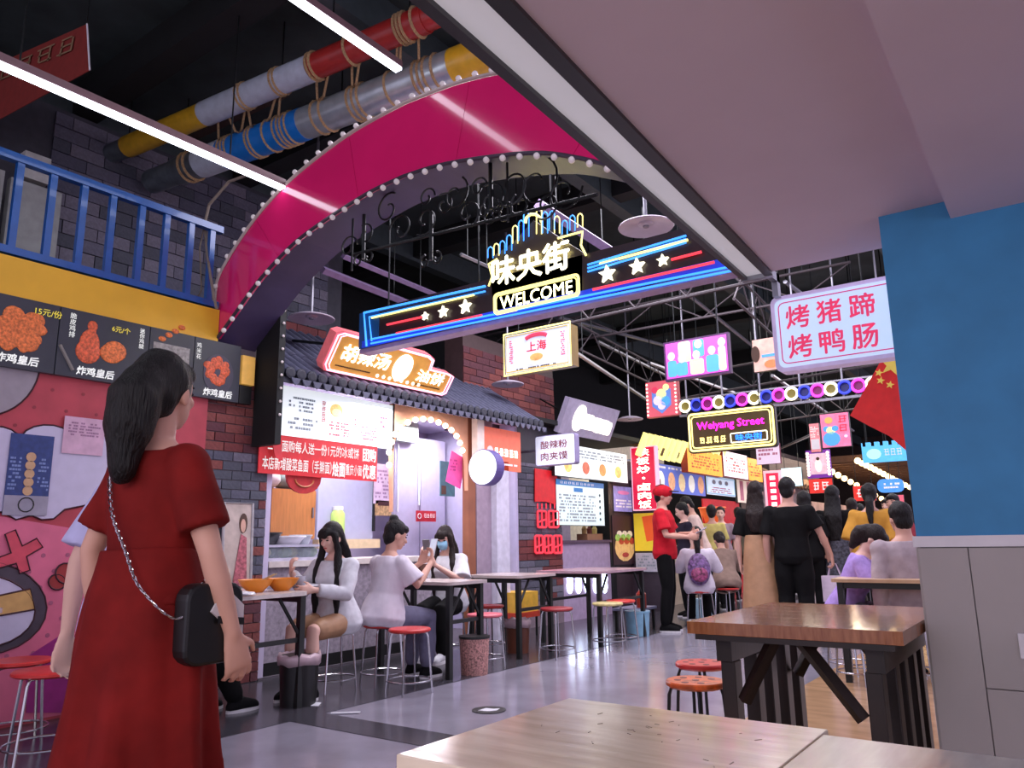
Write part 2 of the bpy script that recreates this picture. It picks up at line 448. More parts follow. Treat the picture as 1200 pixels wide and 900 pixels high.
# menu posters under the fascia
m_post = M('poster_charcoal', (44, 46, 56), rough=.35, var=.2, scale=5, emit=.05, ecol=(90, 95, 110))
m_fried = M('fried_crust', (218, 112, 56), rough=.5, var=.55, scale=60, bump=.6, emit=.10)
m_fried2 = M('fried_crust_red', (206, 92, 54), rough=.5, var=.5, scale=60, bump=.6, emit=.10)
m_ptxt = M('poster_white', (225, 225, 225), emit=.35)
m_ptxty = M('poster_yellow', (220, 210, 110), emit=.35)
Yb = [LY0, P(68, 390, X=-5.38).y, P(174, 410, X=-5.38).y, P(226, 430, X=-5.38).y, P(281, 440, X=-5.38).y]
labs = ['charcoal menu poster with a crispy fried chicken steak, leftmost', 'charcoal menu poster showing two fried chicken drumsticks', 'charcoal menu poster of skewers, mostly behind the woman in red', 'charcoal menu poster with a pile of popcorn chicken balls']
posters = []
for i in range(4):
    p = thing('menu_poster', labs[i], 'poster', (-5.38, (Yb[i] + Yb[i + 1]) / 2, 2.2), group='fried chicken menu posters')
    MB().box((-5.42, Yb[i] + .004, 2.2), (-5.375, Yb[i + 1] - .004, 2.668)).build('panel', m_post, p)
    posters.append(p)
fp = Fr((-5.374, 0, 0), (0, 1, 0))
def Pp(px, py): q = P(px, py, X=-5.374); return q.y, q.z
def heap(cx, cy, items, mat, parent, name='food_picture'):
    mb = MB()
    a, b = Pp(cx, cy)
    for da, db, ra, rb in items: mb.ball(fp.pt(a + da, b + db, 0), (.008, ra, rb), n=12, m=8)
    mb.build(name, mat, parent, smooth=True)
rr = random.Random(5)
heap(25, 388, [(rr.uniform(-.1, .1), rr.uniform(-.1, .1), rr.uniform(.04, .07), rr.uniform(.04, .07)) for _ in range(22)], m_fried, posters[0])
heap(110, 405, [(-.03, .0, .07, .11), (-.035, -.05, .085, .085), (-.02, .135, .035, .04), (-.02, .10, .028, .06)], m_fried2, posters[1])
heap(133, 410, [(.01, -.01, .085, .075), (-.01, -.03, .085, .07)], m_fried, posters[1], 'drumstick_picture')
heap(190, 400, [(k * .05, .02 + k * .04, .03, .02) for k in range(4)], m_fried, posters[2])
mb = MB(); fp.rect(mb, Yb[2] + .03, 2.24, Yb[3] - .04, 2.56, .001, .003); mb.build('newsprint', M('newsprint', (150, 146, 140), var=.4, scale=40), posters[2])
mb = MB(); a, b = Pp(256, 437); fp.disc(mb, a + .0, b - .01, .135, .001, .003, 24, .16); mb.build('plate', M('plate_dark', (66, 62, 76)), posters[3])
heap(256, 435, [(rr.uniform(.25, 1) ** .6 * .10 * math.cos(k * 2.4), rr.uniform(.25, 1) ** .6 * .095 * math.sin(k * 2.4), rr.uniform(.03, .042), rr.uniform(.03, .042)) for k in range(22)], m_fried2, posters[3])
for s, px, py, h, mt, i, bold in (('15元/份', 57, 367, .05, m_ptxty, 0, .01), ('炸鸡皇后', 20, 421, .06, m_ptxt, 0, .03), ('6元/个', 142, 387, .045, m_ptxty, 1, .01), ('炸鸡皇后', 112, 437, .06, m_ptxt, 1, .03),
                               ('炸鸡皇后', 255, 461, .06, m_ptxt, 3, .03)):
    a, b = Pp(px, py); text(s, fp, a, b, mt, posters[i], h=h, d=.004, bold=bold, skew=.12 if bold > .02 else 0)
for s, px, py, h, i in (('脆\n皮\n鸡\n排', 85, 381, .17, 0), ('迷\n你\n鸡\n腿', 166, 397, .15, 1), ('鸡\n米\n花', 233, 411, .13, 3)):
    a, b = Pp(px, py); text(s, fp, a, b, m_ptxt, posters[i], h=h, d=.004, bold=.01)
mb = MB(); fp.line(mb, [Pp(70 + 3 * k, 404 + 6 * k) for k in range(6)], .012, .003); mb.build('sauce_picture', M('sauce_grey', (130, 126, 120)), posters[0])
le = thing('light_box_end', 'yellow end panel of the menu light box by the dark column', 'panel', (-5.38, 3.8, 2.3))
MB().box((-5.41, Yb[4] + .01, 2.36), (-5.365, Yb[4] + .13, 2.6)).build('yellow_panel', M('yellow_end', (228, 176, 84), emit=.25), le)
MB().box((-5.42, Yb[4] + .005, 2.2), (-5.38, Yb[4] + .12, 2.35)).build('dark_base', m_blackm, le)

# blue loft railing
m_rail = M('blue_rail', (20, 84, 158), rough=.28, var=.1, coat=.3)
rl = thing('loft_railing', 'blue square-tube railing along the loft above the yellow fascia', 'railing', (XF, 2, 2.93))
MB().box((-5.43, LY0, 3.585), (-5.37, 3.46, 3.64)).build('top_rail', m_rail, rl)
MB().box((-5.425, LY0, 2.945), (-5.375, 3.46, 2.995)).build('bottom_rail', m_rail, rl)
ys = [P(px, 250, X=XF).y for px in (17, 58, 96, 131, 166, 196, 225, 250)]
dy = ys[1] - ys[0]
for y in [ys[0] - dy * k for k in (1, 2)] + ys:
    MB().box((-5.42, y - .022, 2.99), (-5.38, y + .022, 3.59)).build('baluster', m_rail, rl)

# loft behind the railing: pale panels, brick pier, crates
lb = thing('loft_brick_wall', 'dim brick wall of the loft behind the blue railing', 'wall', (-7.0, 4, 2.9), kind='structure')
MB().box((-7.2, 2.2, 2.9), (-7.02, 6.2, 5.0)).build('wall_core', M('dark_mortar', (70, 70, 78), rough=.9), lb)
bricks(lb, Fr((-7.0, 2.75, 2.95), (0, 1, 0)), 3.2, 2.0, .30, .125, lambda a, b, r: r.choice(bk_grey if b > .55 else bk_red), seed=8, limit=190)
pw = thing('pale_partition', 'pale grey partition boards standing in the loft', 'partition', (-6.6, 2.3, 2.9))
MB().box((-6.7, 1.75, 2.9), (-6.62, 2.28, 4.05)).build('board', M('pale_board', (150, 152, 150), rough=.8), pw)
MB().box((-6.7, 2.33, 2.9), (-6.62, 2.72, 4.02)).build('board', M('pale_board', (150, 152, 150), rough=.8), pw)
MB().box((-6.75, 2.4, 4.05), (-6.6, 2.6, 4.28)).build('cap', M('pale_board2', (176, 176, 172), rough=.8), pw)
bx = thing('loft_crate', 'small dark crate on the loft floor by the pale partition', 'crate', (-6.3, 2.62, 2.9))
MB().box((-6.4, 2.52, 2.9), (-6.2, 2.74, 3.12)).build('body', m_blackm, bx, bevel=.01)
MB().box((-6.41, 2.50, 3.10), (-6.19, 2.76, 3.13)).build('rim', m_black, bx)
# mezzanine beams of the loft
lbm = thing('loft_beam', 'brown timber beam under the black roof above the loft', 'beam', (-7, 3.5, 4.5))
a, b = P(105, 205, Y=3.9), P(200, 160, Y=3.9)
MB().tube([P(60, 238, Y=4.1), P(330, 110, Y=4.1)], .07, 4).build('timber', M('brown_timber', (74, 56, 52), rough=.8), lbm)

# brick pier below the posters, black column of the arch
bp = thing('brick_pier', 'red and grey brick pier between the mural and the noodle stall', 'pier', (-5.5, 3.75, 0), kind='structure')
MB().box((-5.7, 3.452, 0), (-5.455, 4.06, 2.7)).build('pier_core', m_mortar, bp)
bricks(bp, Fr((-5.45, 3.455, 0.01), (0, 1, 0)), .6, 2.6, .17, .075, lambda a, b, r: r.choice(bk_red if b > 1.78 or b < .75 or r.random() < .15 else bk_grey), seed=4, depth=.01)
# ================================================================= the pink entrance arch
def catmull(pts, k=6):
    pts = [np.array(p, float) for p in pts]; out = []
    n = len(pts)
    for i in range(n - 1):
        p0, p1, p2, p3 = pts[max(i - 1, 0)], pts[i], pts[i + 1], pts[min(i + 2, n - 1)]
        for j in range(k):
            t = j / k
            out.append(tuple(.5 * (2 * p1 + (p2 - p0) * t + (2 * p0 - 5 * p1 + 4 * p2 - p3) * t * t + (3 * p1 - p0 - 3 * p2 + p3) * t ** 3)))
    out.append(tuple(pts[-1]))
    return out
AX, AY = -3.35, 3.48
oh = catmull([(0, 4.015), (.5, 3.98), (.95, 3.885), (1.29, 3.775), (1.60, 3.62), (1.86, 3.43), (2.04, 3.26), (2.10, 3.15), (2.11, 2.70)], 4)
ih = catmull([(0, 3.49), (.39, 3.46), (1.0, 3.33), (1.32, 3.20), (1.58, 3.05), (1.86, 2.84), (2.05, 2.70)], 5)
def both(h): return [(AX - x, z) for x, z in reversed(h)] + [(AX + x, z) for x, z in h[1:]]
outer, inner = both(oh), both(ih)
arch = thing('entrance_arch', 'glossy pink entrance arch edged with small white bulbs', 'arch', (AX, AY, 2.7))
m_pinkg = M('glossy_magenta', (226, 36, 108), rough=.12, var=.06, scale=2, coat=.6)
def resample(pts, n):
    p = np.array(pts); s = np.r_[0, np.cumsum(np.hypot(*np.diff(p, axis=0).T))]
    t = np.linspace(0, s[-1], n); return [(np.interp(q, s, p[:, 0]), np.interp(q, s, p[:, 1])) for q in t]
N = 61
ro, ri = resample(outer, N), resample(inner, N)
cuts = [0, 12, 24, 36, 48, 60]
for a0, a1 in zip(cuts, cuts[1:]):       # glossy panels with seams
    mb = MB(); vs = []; fs = []
    for i in range(a0, a1 + 1):
        e = .002 if i == a0 else (-.002 if i == a1 else 0)
        for (x, z), yy in ((ro[i], AY), (ri[i], AY), (ro[i], AY + .03), (ri[i], AY + .03)): vs.append((x + e, yy, z))
    k = a1 - a0
    for i in range(k):
        b = 4 * i
        fs += [(b, b + 1, b + 5, b + 4), (b + 2, b + 6, b + 7, b + 3), (b, b + 4, b + 6, b + 2), (b + 1, b + 3, b + 7, b + 5)]
    fs += [(0, 2, 3, 1), (4 * k, 4 * k + 1, 4 * k + 3, 4 * k + 2)]
    mb.add(vs, fs).build('pink_panel', m_pinkg, arch)
def ring_body(y0, y1, so, si, name, mat):
    mb = MB(); vs = []; fs = []
    for i in range(N):
        (xo, zo), (xi, zi) = ro[i], ri[i]
        vs += [(xo, y0, zo + so), (xi, y0, zi - si), (xo, y1, zo + so), (xi, y1, zi - si)]
    for i in range(N - 1):
        b = 4 * i; fs += [(b, b + 1, b + 5, b + 4), (b + 2, b + 6, b + 7, b + 3), (b, b + 4, b + 6, b + 2), (b + 1, b + 3, b + 7, b + 5)]
    fs += [(0, 2, 3, 1), (4 * N - 4, 4 * N - 3, 4 * N - 1, 4 * N - 2)]
    mb.add(vs, fs).build(name, mat, arch)
ring_body(AY + .031, AY + .40, -.03, -.02, 'arch_body', M('arch_soffit', (66, 56, 92), rough=.5, var=.2, scale=3))
for pts, s, name in ((ro, .012, 'outer_rim'), (ri, -.008, 'inner_rim')):
    MB().tube([(x, AY - .005, z + s) for x, z in pts], .014, 6).build(name, M('cream_rim', (190, 176, 168), rough=.4) if s > 0 else M('rim_dark', (60, 50, 66), rough=.4), arch)
m_bulb = M('unlit_bulb', (226, 218, 216), rough=.25, var=.04, emit=.10)
me_bulb = None
for pts, n, s in ((ro, 42, .035), (ri, 36, -.03)):
    for x, z in resample(pts, n)[1:-1]:
        if me_bulb is None:
            o = MB().ball((0, 0, 0), .021, 8, 6).build('bulb', m_bulb, arch, smooth=True); me_bulb = o.data
            # mesh was built relative to the arch origin; recentre
            for v in me_bulb.vertices: v.co += Vector((AX, AY, 2.7))
        else:
            o = bpy.data.objects.new('bulb', me_bulb); COL.objects.link(o); o.parent = arch
        o.location = Vector((x, AY - .012, z + s)) - Vector((AX, AY, 2.7))
MB().box((-5.42, 3.87, 1.86), (-5.12, 3.93, 3.0)).build('black_column', m_black, arch)
for k in range(9): MB().ball((-5.11, 3.9, 2.1 + .11 * k), .012, 6, 5).build('bulb', m_bulb, arch)

# wrought iron scrollwork hanging behind the arch
ir = thing('iron_scrollwork', 'black wrought iron scrollwork hanging under the pink arch', 'ironwork', (AX, 3.62, 3.1))
m_iron = M('wrought_iron', (26, 30, 30), rough=.4, metal=.4)
fi = Fr((0, 3.62, 0))
def Ip(px, py): q = P(px, py, Y=3.62); return (q.x, q.z)
def spiral(cx, cz, r, turns, a0, sgn=1, k=22):
    return [(cx + r * (1 - .75 * t) * math.cos(a0 + sgn * t * turns * 6.28), cz + r * (1 - .75 * t) * math.sin(a0 + sgn * t * turns * 6.28)) for t in np.linspace(0, 1, k)]
mb = MB(); fi.line(mb, [Ip(415, 298), Ip(520, 272), Ip(700, 228)], .012); mb.build('lower_bar', m_iron, ir)
for px, py, r, a0, sg in ((408, 290, .10, 0, 1), (428, 275, .09, 2, -1), (455, 245, .13, 1, 1), (470, 268, .12, 3, -1), (500, 232, .08, 0, 1), (498, 258, .12, 4, 1), (520, 240, .09, 2, -1), (533, 228, .13, 1, -1), (548, 250, .11, 5, 1), (560, 220, .08, 0, 1), (575, 235, .13, 2, -1), (600, 218, .16, 3, 1), (628, 215, .18, 1, -1), (640, 240, .10, 4, 1), (590, 250, .10, 3, -1), (575, 255, .08, 0, 1), (610, 240, .09, 2, 1), (660, 225, .14, 0, -1)):
    mb = MB(); fi.line(mb, spiral(*Ip(px, py), r * .95, 1.1, a0, sg), .007, n=5); mb.build('scroll', m_iron, ir)
for px, py in ((505, 285), (426, 285), (575, 225)):
    a, b = Ip(px, py); mb = MB(); fi.line(mb, [(a, b + .22), (a, b - .12)], .014); mb.build('finial_stem', m_iron, ir)
    for s in (-1, 1):
        mb = MB(); fi.line(mb, spiral(a + s * .05, b - .12, .05, .9, math.pi / 2, -s), .008, n=5); mb.build('finial_curl', m_iron, ir)
for x in (-4.0, -2.6): MB().tube([(x, 3.62, 3.0), (x, 3.62, 3.4)], .008, 5).build('hanger', m_iron, ir)

# ================================================================= pipes with ropes, LED battens, banner
ZP = 4.55
def pipe(name, label, px0, px1, line, cols, r, z=ZP):
    (xa, ya), (xb, yb) = line
    t = thing(name, label, 'pipe', P((px0 + px1) / 2, ya + ((px0 + px1) / 2 - xa) * (yb - ya) / (xb - xa), Z=z))
    at = lambda x: P(x, ya + (x - xa) * (yb - ya) / (xb - xa), Z=z)
    for (x0, x1, mt, k) in cols:
        MB().tube([at(x0), at(x1)], r * k, 18).build('pipe_section', mt, t, smooth='auto')
    return t, at
m_pblue = M('pipe_blue', (28, 122, 206), rough=.3, var=.1)
m_psil = M('pipe_silver', (178, 188, 190), rough=.3, metal=.5, var=.15, scale=10)
m_pgrey = M('pipe_grey', (96, 106, 112), rough=.4, metal=.3, var=.3, scale=10)
m_pyel = M('pipe_yellow', (214, 168, 40), rough=.35)
m_pred = M('pipe_red', (164, 44, 40), rough=.35)
m_pwhite = M('pipe_white', (190, 200, 212), rough=.35)
big, bat = pipe('rope_wound_pipe', 'thick blue and silver pipe wound with rope above the arch', 178, 640, ((165, 218), (560, 68)),
     [(178, 212, m_pgrey, .85), (208, 236, m_pgrey, .95), (236, 264, m_pwhite, 1.02), (262, 358, m_pblue, 1.0), (358, 533, m_psil, .98), (533, 640, m_pyel, 1.0)], .135)
thin, tat = pipe('slim_pipe', 'slim yellow, white and red pipe running behind the thick one', 122, 560, ((150, 172), (500, 22)),
     [(122, 150, m_pgrey, .9), (150, 240, m_pyel, 1), (240, 366, m_pwhite, 1.05), (366, 500, m_pred, 1), (500, 560, m_pred, .9)], .10, 4.75)
for t_, at_, xs_ in ((big, bat, (215, 400, 545, 635)), (thin, tat, (150, 330, 480, 555))):
    for x_ in xs_:
        q_ = at_(x_); MB().tube([q_, (q_.x, q_.y, 5.29)], .008, 5).build('hanger', m_iron, t_)
def wraps(t, at, xs, r, mat=m_brass):
    d = (at(400) - at(300)).normalized()
    for x in xs:
        MB().lathe([(r, -.012), (r + .014, 0), (r, .012)], at(x), d, 16).build('rope_wrap', mat, t)
wraps(big, bat, (222, 228, 268, 272, 276, 300, 304, 320, 332, 337, 341, 346, 376, 386, 418, 424, 430, 462, 494, 500, 506, 516), .135)
wraps(thin, tat, (286, 290, 326, 330, 368, 372, 412, 470, 474, 478, 490), .105)
rp = thing('hanging_ropes', 'loose jute ropes tied between the two pipes', 'rope', bat(400))
for x0, x1 in ((255, 258), (262, 290), (288, 300), (290, 278), (328, 306), (330, 324), (370, 374), (388, 372), (412, 414), (424, 412), (466, 464), (470, 468), (490, 492)):
    a, b = tat(x0), bat(x1); m_ = (a + b) / 2 - Vector((0, 0, .05))
    MB().tube([a, m_, b + Vector((0, 0, .1))], .011, 5).build('rope', m_brass, rp)
cb = thing('dangling_rope', 'thin rope dangling down from the pipe past the blue railing', 'rope', P(240, 250, Y=3.3))
MB().tube([P(290, 205, Y=3.45), P(268, 213, Y=3.4), P(245, 240, Y=3.35), P(240, 262, Y=3.35), P(243, 300, Y=3.35), P(250, 345, Y=3.35), P(254, 362, Y=3.38)], .012, 6).build('cord', M('grey_cord', (128, 116, 104), rough=.8), cb)
MB().tube([P(240, 262, Y=3.35), P(234, 290, Y=3.35), P(236, 340, Y=3.35), P(230, 352, Y=3.35)], .006, 5).build('cord', M('grey_cord', (128, 116, 104), rough=.8), cb)
m_led = M('led_tube', (235, 240, 255), emit=6.0, var=0)
for nm, lb, x, z, y1 in (('led_batten', 'long white LED batten running to the pink arch, left one', -4.64, 3.775, 3.47), ('led_batten', 'white LED batten crossing above the pipes, right one', -3.56, 4.44, 3.62)):
    t = thing(nm, lb, 'light', (x, 1, z), group='LED battens')
    MB().box((x - .03, -2.0, z - .012), (x + .03, y1, z + .008)).build('diffuser', m_led, t)
    MB().box((x - .035, -2.0, z + .009), (x + .035, y1, z + .06)).build('housing', M('led_housing', (120, 92, 96), rough=.5), t)
    for y in (0, 1.6, 3.0): MB().tube([(x, y, z + .06), (x, y, 5.3)], .006, 5).build('hanger', m_iron, t)
bn = thing('ceiling_banner', 'dim red banner hanging from the black roof at upper left', 'banner', P(50, 90, Y=2.1))
q = [P(-60, 172, Y=2.1), P(-60, 100, Y=2.1), P(102, 28, Y=2.1), P(105, 82, Y=2.1)]
MB().prism(q, (0, .006, 0)).build('cloth', M('banner_red', (132, 40, 32), rough=.8), bn)
MB().tube([q[2], q[3]], .006, 5).build('edge_tape', m_white, bn)
fb = Fr(q[1] + Vector((0, -.004, 0)), (q[2] - q[1]), (q[2] - q[1]).cross(Vector((0, 1, 0))) * -1)
L_ = (q[2] - q[1]).length
strokes(Fr(q[1] + Vector((0, -.006, 0)), q[2] - q[1], Vector((0, -1, 0)).cross(q[2] - q[1])), L_ * .45, -.18, L_ * .97, -.05, 4, M('banner_print', (150, 120, 90)), bn, seed=3)
for x in (q[1], q[2]): MB().tube([x, x + Vector((0, 0, 5.3 - x.z))], .004, 4).build('hanger', m_iron, bn)

# ================================================================= WELCOME neon sign across the street
WY = 4.6
ws = thing('welcome_neon_sign', 'long blue-edged neon entrance sign reading WELCOME with stars', 'neon sign', (-3.2, WY, 2.7))
fw = Fr((0, WY - .06, 0))
def Wp(px, py): q = P(px, py, Y=WY - .065); return (q.x, q.z)
m_wb = M('sign_board_dark', (52, 40, 40), rough=.3, var=.15)
m_nblue = M('neon_blue', (62, 150, 250), emit=1.5, var=0)
m_nyel = M('neon_yellow', (250, 236, 140), emit=1.5, var=0)
m_nred = M('neon_red', (235, 62, 74), emit=1.3, var=0)
m_nwhite = M('neon_cream', (255, 250, 215), emit=1.7, var=0)
m_npink = M('neon_pink', (250, 60, 220), emit=1.4, var=0)
MB().box((-4.88, WY - .06, 2.735), (-1.28, WY + .06, 3.07)).build('board', m_wb, ws)
MB().box((-4.9, WY - .05, 2.70), (-1.28, WY + .07, 2.736)).build('underside_panel', M('mauve_panel', (170, 150, 190), rough=.4), ws)
MB().box((-4.89, WY - .068, 2.735), (-4.65, WY - .06, 3.06)).build('blue_end_panel', M('blue_glow_panel', (10, 60, 110), emit=.35), ws)
p0, p1 = Wp(572, 300), Wp(688, 368)
mb = MB(); fw.poly(mb, [Wp(575, 334), Wp(580, 372), Wp(682, 352), Wp(682, 295), Wp(655, 278), Wp(625, 258), Wp(600, 285), Wp(577, 300)], -.05, .0); mb.build('centre_board', M('sign_board_warm', (58, 48, 30), rough=.4), ws)
def neon(pts, mt, r=.012, closed=False, name='neon_tube', d=.02):
    mb = MB(); fw.line(mb, [Wp(*p) for p in pts], r, d, closed, 6); mb.build(name, mt, ws)
def off2(pts, dy): return [(x, y + dy) for x, y in pts]
neon([(570, 336), (428, 367), (431, 406)], m_nblue, .010)
neon([(570, 342), (434, 372), (437, 400)], m_nblue, .008)
for k in range(2): neon([(436, 398 + 5 * k), (858, 313 + 5 * k)], m_nblue, .008)
MB().box((-4.85, WY - .068, 2.737), (-1.28, WY - .061, 2.80)).build('blue_glow_band', M('blue_band', (28, 58, 196), emit=.6, var=0), ws)
for k in range(3): neon([(690, 311 + 4 * k), (805, 277 + 4 * k)], m_nblue, .008)
neon([(437, 373), (557, 346)], m_nyel, .009)
neon([(704, 310), (807, 282)], m_nyel, .010)
neon([(455, 381), (496, 372)], m_nred, .010); neon([(466, 391), (566, 370)], m_nred, .010)
neon([(696, 340), (838, 308)], m_nred, .010); neon([(788, 305), (823, 296)], m_nred, .010)
for px, py, r in ((500, 371, .036), (521, 366, .052), (547, 360, .062), (713, 322, .066), (748, 313, .060), (778, 306, .044)):
    a, b = Wp(px, py); mb = MB()
    fw.poly(mb, [(a + (r if i % 2 == 0 else r * .45) * math.sin(i * math.pi / 5), b + (r if i % 2 == 0 else r * .45) * math.cos(i * math.pi / 5)) for i in range(10)], .01, .035)
    mb.build('star', m_nwhite, ws)
q0, q1 = Wp(584, 366), Wp(678, 330)
(ax0, az0), (ax1, az1) = Wp(581, 367), Wp(679, 324)
z_lo, z_hi = (Wp(581, 367)[1] + Wp(679, 349)[1]) / 2, (Wp(581, 344)[1] + Wp(679, 324)[1]) / 2
for e, r in ((0, .011), (.016, .005)):
    mb = MB(); fw.line(mb, rrect(ax0 + e, z_lo + e, ax1 - e, z_hi - e, .03), r, .02, True); mb.build('welcome_frame', m_nyel, ws)
text('WELCOME', fw, (ax0 + ax1) / 2, (z_lo + z_hi) / 2, m_nwhite, ws, w=(ax1 - ax0) * .86, h=(z_hi - z_lo) * .62, d=.02, bold=.015, name='welcome_lettering')
cx0, cx1 = Wp(577, 320)[0], Wp(670, 300)[0]
zc0, zc1 = (Wp(580, 336)[1] + Wp(668, 316)[1]) / 2, (Wp(580, 304)[1] + Wp(668, 281)[1]) / 2
text('味央街', fw, (cx0 + cx1) / 2, (zc0 + zc1) / 2, m_nwhite, ws, w=(cx1 - cx0) * .97, h=(zc1 - zc0), d=.025, bold=.03, name='street_name_lettering')
neon([(574, 336), (578, 325), (574, 310), (584, 304)], m_nyel, .008)
neon([(655, 280), (684, 272), (682, 288), (688, 300)], m_nyel, .009)
hs = [(576, 300, 9), (583, 297, 10), (590, 295, 11), (598, 291, 14), (605, 283, 17), (612, 280, 20), (618, 275, 25), (633, 272, 26), (640, 271, 21), (648, 267, 18), (654, 271, 16), (663, 272, 12), (672, 268, 14), (681, 264, 12)]
for i, (x, y, h) in enumerate(hs):
    w2 = 3.0
    neon([(x - w2, y + 3), (x - w2, y + 3 - h), (x - w2 * .6, y - h), (x, y + 1 - h - 2), (x + w2 * .6, y - h), (x + w2, y + 2 - h), (x + w2, y + 3)], m_nblue if i % 3 != 1 else m_nyel, .0048, name='pillar_tube')
neon([(617, 262), (618, 256), (623, 252), (629, 252), (634, 256), (636, 261)], m_nyel, .012)
for x in (-4.6, -3.6, -2.9, -1.9): MB().tube([(x, WY, 3.06), (x, WY, 5.3)], .008, 5).build('hanger', m_iron, ws)

# dark pipes and trunking under the black roof seen through the arch
m_trunk = M('mauve_trunking', (122, 104, 138), rough=.4, metal=.3)
def trunk(pa, pb, Z, r, name, label, mt=None, n=4):
    t = thing(name, label, 'trunking', (P(*pa, Z=Z) + P(*pb, Z=Z)) / 2)
    MB().tube([P(*pa, Z=Z), P(*pb, Z=Z)], r, n).build('rail', mt or m_trunk, t)
    a, b = P(*pa, Z=Z), P(*pb, Z=Z)
    for k in (.2, .8):
        q = a.lerp(b, k); MB().tube([q, (q.x, q.y, 5.28)], .006, 4).build('hanger', m_iron, t)
trunk((378, 316), (480, 356), 3.6, .04, 'cable_trunking', 'mauve cable trunking behind the arch, lower rail')
trunk((402, 300), (512, 346), 3.75, .03, 'cable_trunking', 'slim violet trunking under the ironwork, upper rail')
trunk((540, 298), (578, 315), 3.9, .02, 'cable_trunking', 'short pale rod left of the neon crown', m_steel)
trunk((632, 240), (722, 298), 4.0, .06, 'cable_trunking', 'wide ribbed trunking rising behind the neon crown')

# round dish pendants
def dish(px, py, Y, r, label, ztop=5.28):
    c = P(px, py, Y=Y)
    t = thing('dish_pendant', label, 'pendant', c, group='round dish pendants')
    MB().lathe([(.02, .05), (.05, .045), (r * .6, .03), (r, .0), (r * 1.02, -.006), (r, -.012), (r * .6, .012), (.06, .02), (.05, .005), (.02, 0)], c, n=32).build('dish', M('dish_metal', (206, 196, 210), rough=.4, metal=.2, var=.06), t, smooth='auto')
    MB().tube([c + Vector((0, 0, .04)), (c.x, c.y, ztop)], .014, 8).build('rod', m_steel, t)
    MB().lathe([(.022, -.01), (.026, .01), (.02, .03)], c, n=12).build('hub', m_steel, t)
dish(365, 373, 4.6, .215, 'round metal dish pendant beside the black arch column')
dish(757, 265, 4.9, .20, 'round metal dish pendant right of the neon crown')
dish(595, 450, 7.6, .20, 'round lilac dish pendant above the tiled roof corner')
dish(738, 491, 10.5, .20, 'round dish pendant beside the red bulb sign')
# ================================================================= noodle stall with grey tiled roof
fs5 = Fr((XF, 0, 0), (0, 1, 0))
def Sx(px, py, X=XF): q = P(px, py, X=X); return (q.y, q.z)
NY0, NY1 = 4.07, 7.72
ns = thing('noodle_stall', 'noodle stall with grey tiled eave and lilac interior', 'stall', (-5.6, 5.8, 0))
m_lil = M('lilac_wall', (196, 186, 212), rough=.6, var=.05, scale=3)
m_lil2 = M('lilac_door', (182, 176, 206), rough=.5, var=.05)
m_peach = M('peach_panel', (236, 178, 142), rough=.6, var=.06)
m_wood = M('cabinet_wood', (196, 132, 72), rough=.45, var=.16, scale=5, stretch=(1, 8, 1))
m_rooft = M('roof_tile_slate', (86, 88, 108), rough=.45, var=.22, scale=20)
m_roofd = M('roof_pan_slate', (44, 46, 58), rough=.6, var=.2)
MB().box((-7.0, NY0, 0), (-6.9, NY1, 2.5)).build('back_wall', m_lil, ns)
MB().box((-6.9, NY0, 2.5), (-5.45, NY1, 2.56)).build('soffit', m_lil, ns)
MB().box((-6.9, NY0, 0), (-5.46, NY0 + .05, 2.5)).build('side_wall', m_lil, ns)
MB().box((-6.9, NY1 - .05, 0), (-5.46, NY1, 2.5)).build('side_wall', m_lil2, ns)
MB().box((-6.9, NY0, 0), (-5.45, NY1, .02)).build('stall_floor', M('stall_floor', (90, 84, 92)), ns)
area('noodle_stall_light', (-6.0, 5.2, 2.45), (-6.3, 5.2, 0), .5, 2.0, 58, (.95, .93, 1.0))
area('noodle_entry_light', (-6.1, 6.9, 2.45), (-6.1, 6.9, 0), .4, .8, 26, (.97, .92, 1.0))
# roof: each cover-tile row is a piece, with its round end
ex, ez, rx_, rz_ = -5.18, 2.47, -6.35, 3.22
rr0, rr1 = Vector((ex, 0, ez)), Vector((rx_, 0, rz_))
MB().add([(ex, NY0 - .1, ez - .03), (ex, NY1 + .25, ez - .03), (rx_, NY1 + .25, rz_ - .03), (rx_, NY0 - .1, rz_ - .03),
          (ex, NY0 - .1, ez - .08), (ex, NY1 + .25, ez - .08), (rx_, NY1 + .25, rz_ - .08), (rx_, NY0 - .1, rz_ - .08)],
         [(0, 1, 2, 3), (4, 7, 6, 5), (0, 4, 5, 1), (1, 5, 6, 2), (2, 6, 7, 3), (3, 7, 4, 0)]).build('roof_pan', m_roofd, ns)
k = 0; y = NY0 - .04
seg = (rr1 - rr0); sl = seg.normalized(); up = Vector((-sl.z, 0, sl.x)) * -1
if up.z < 0: up = -up
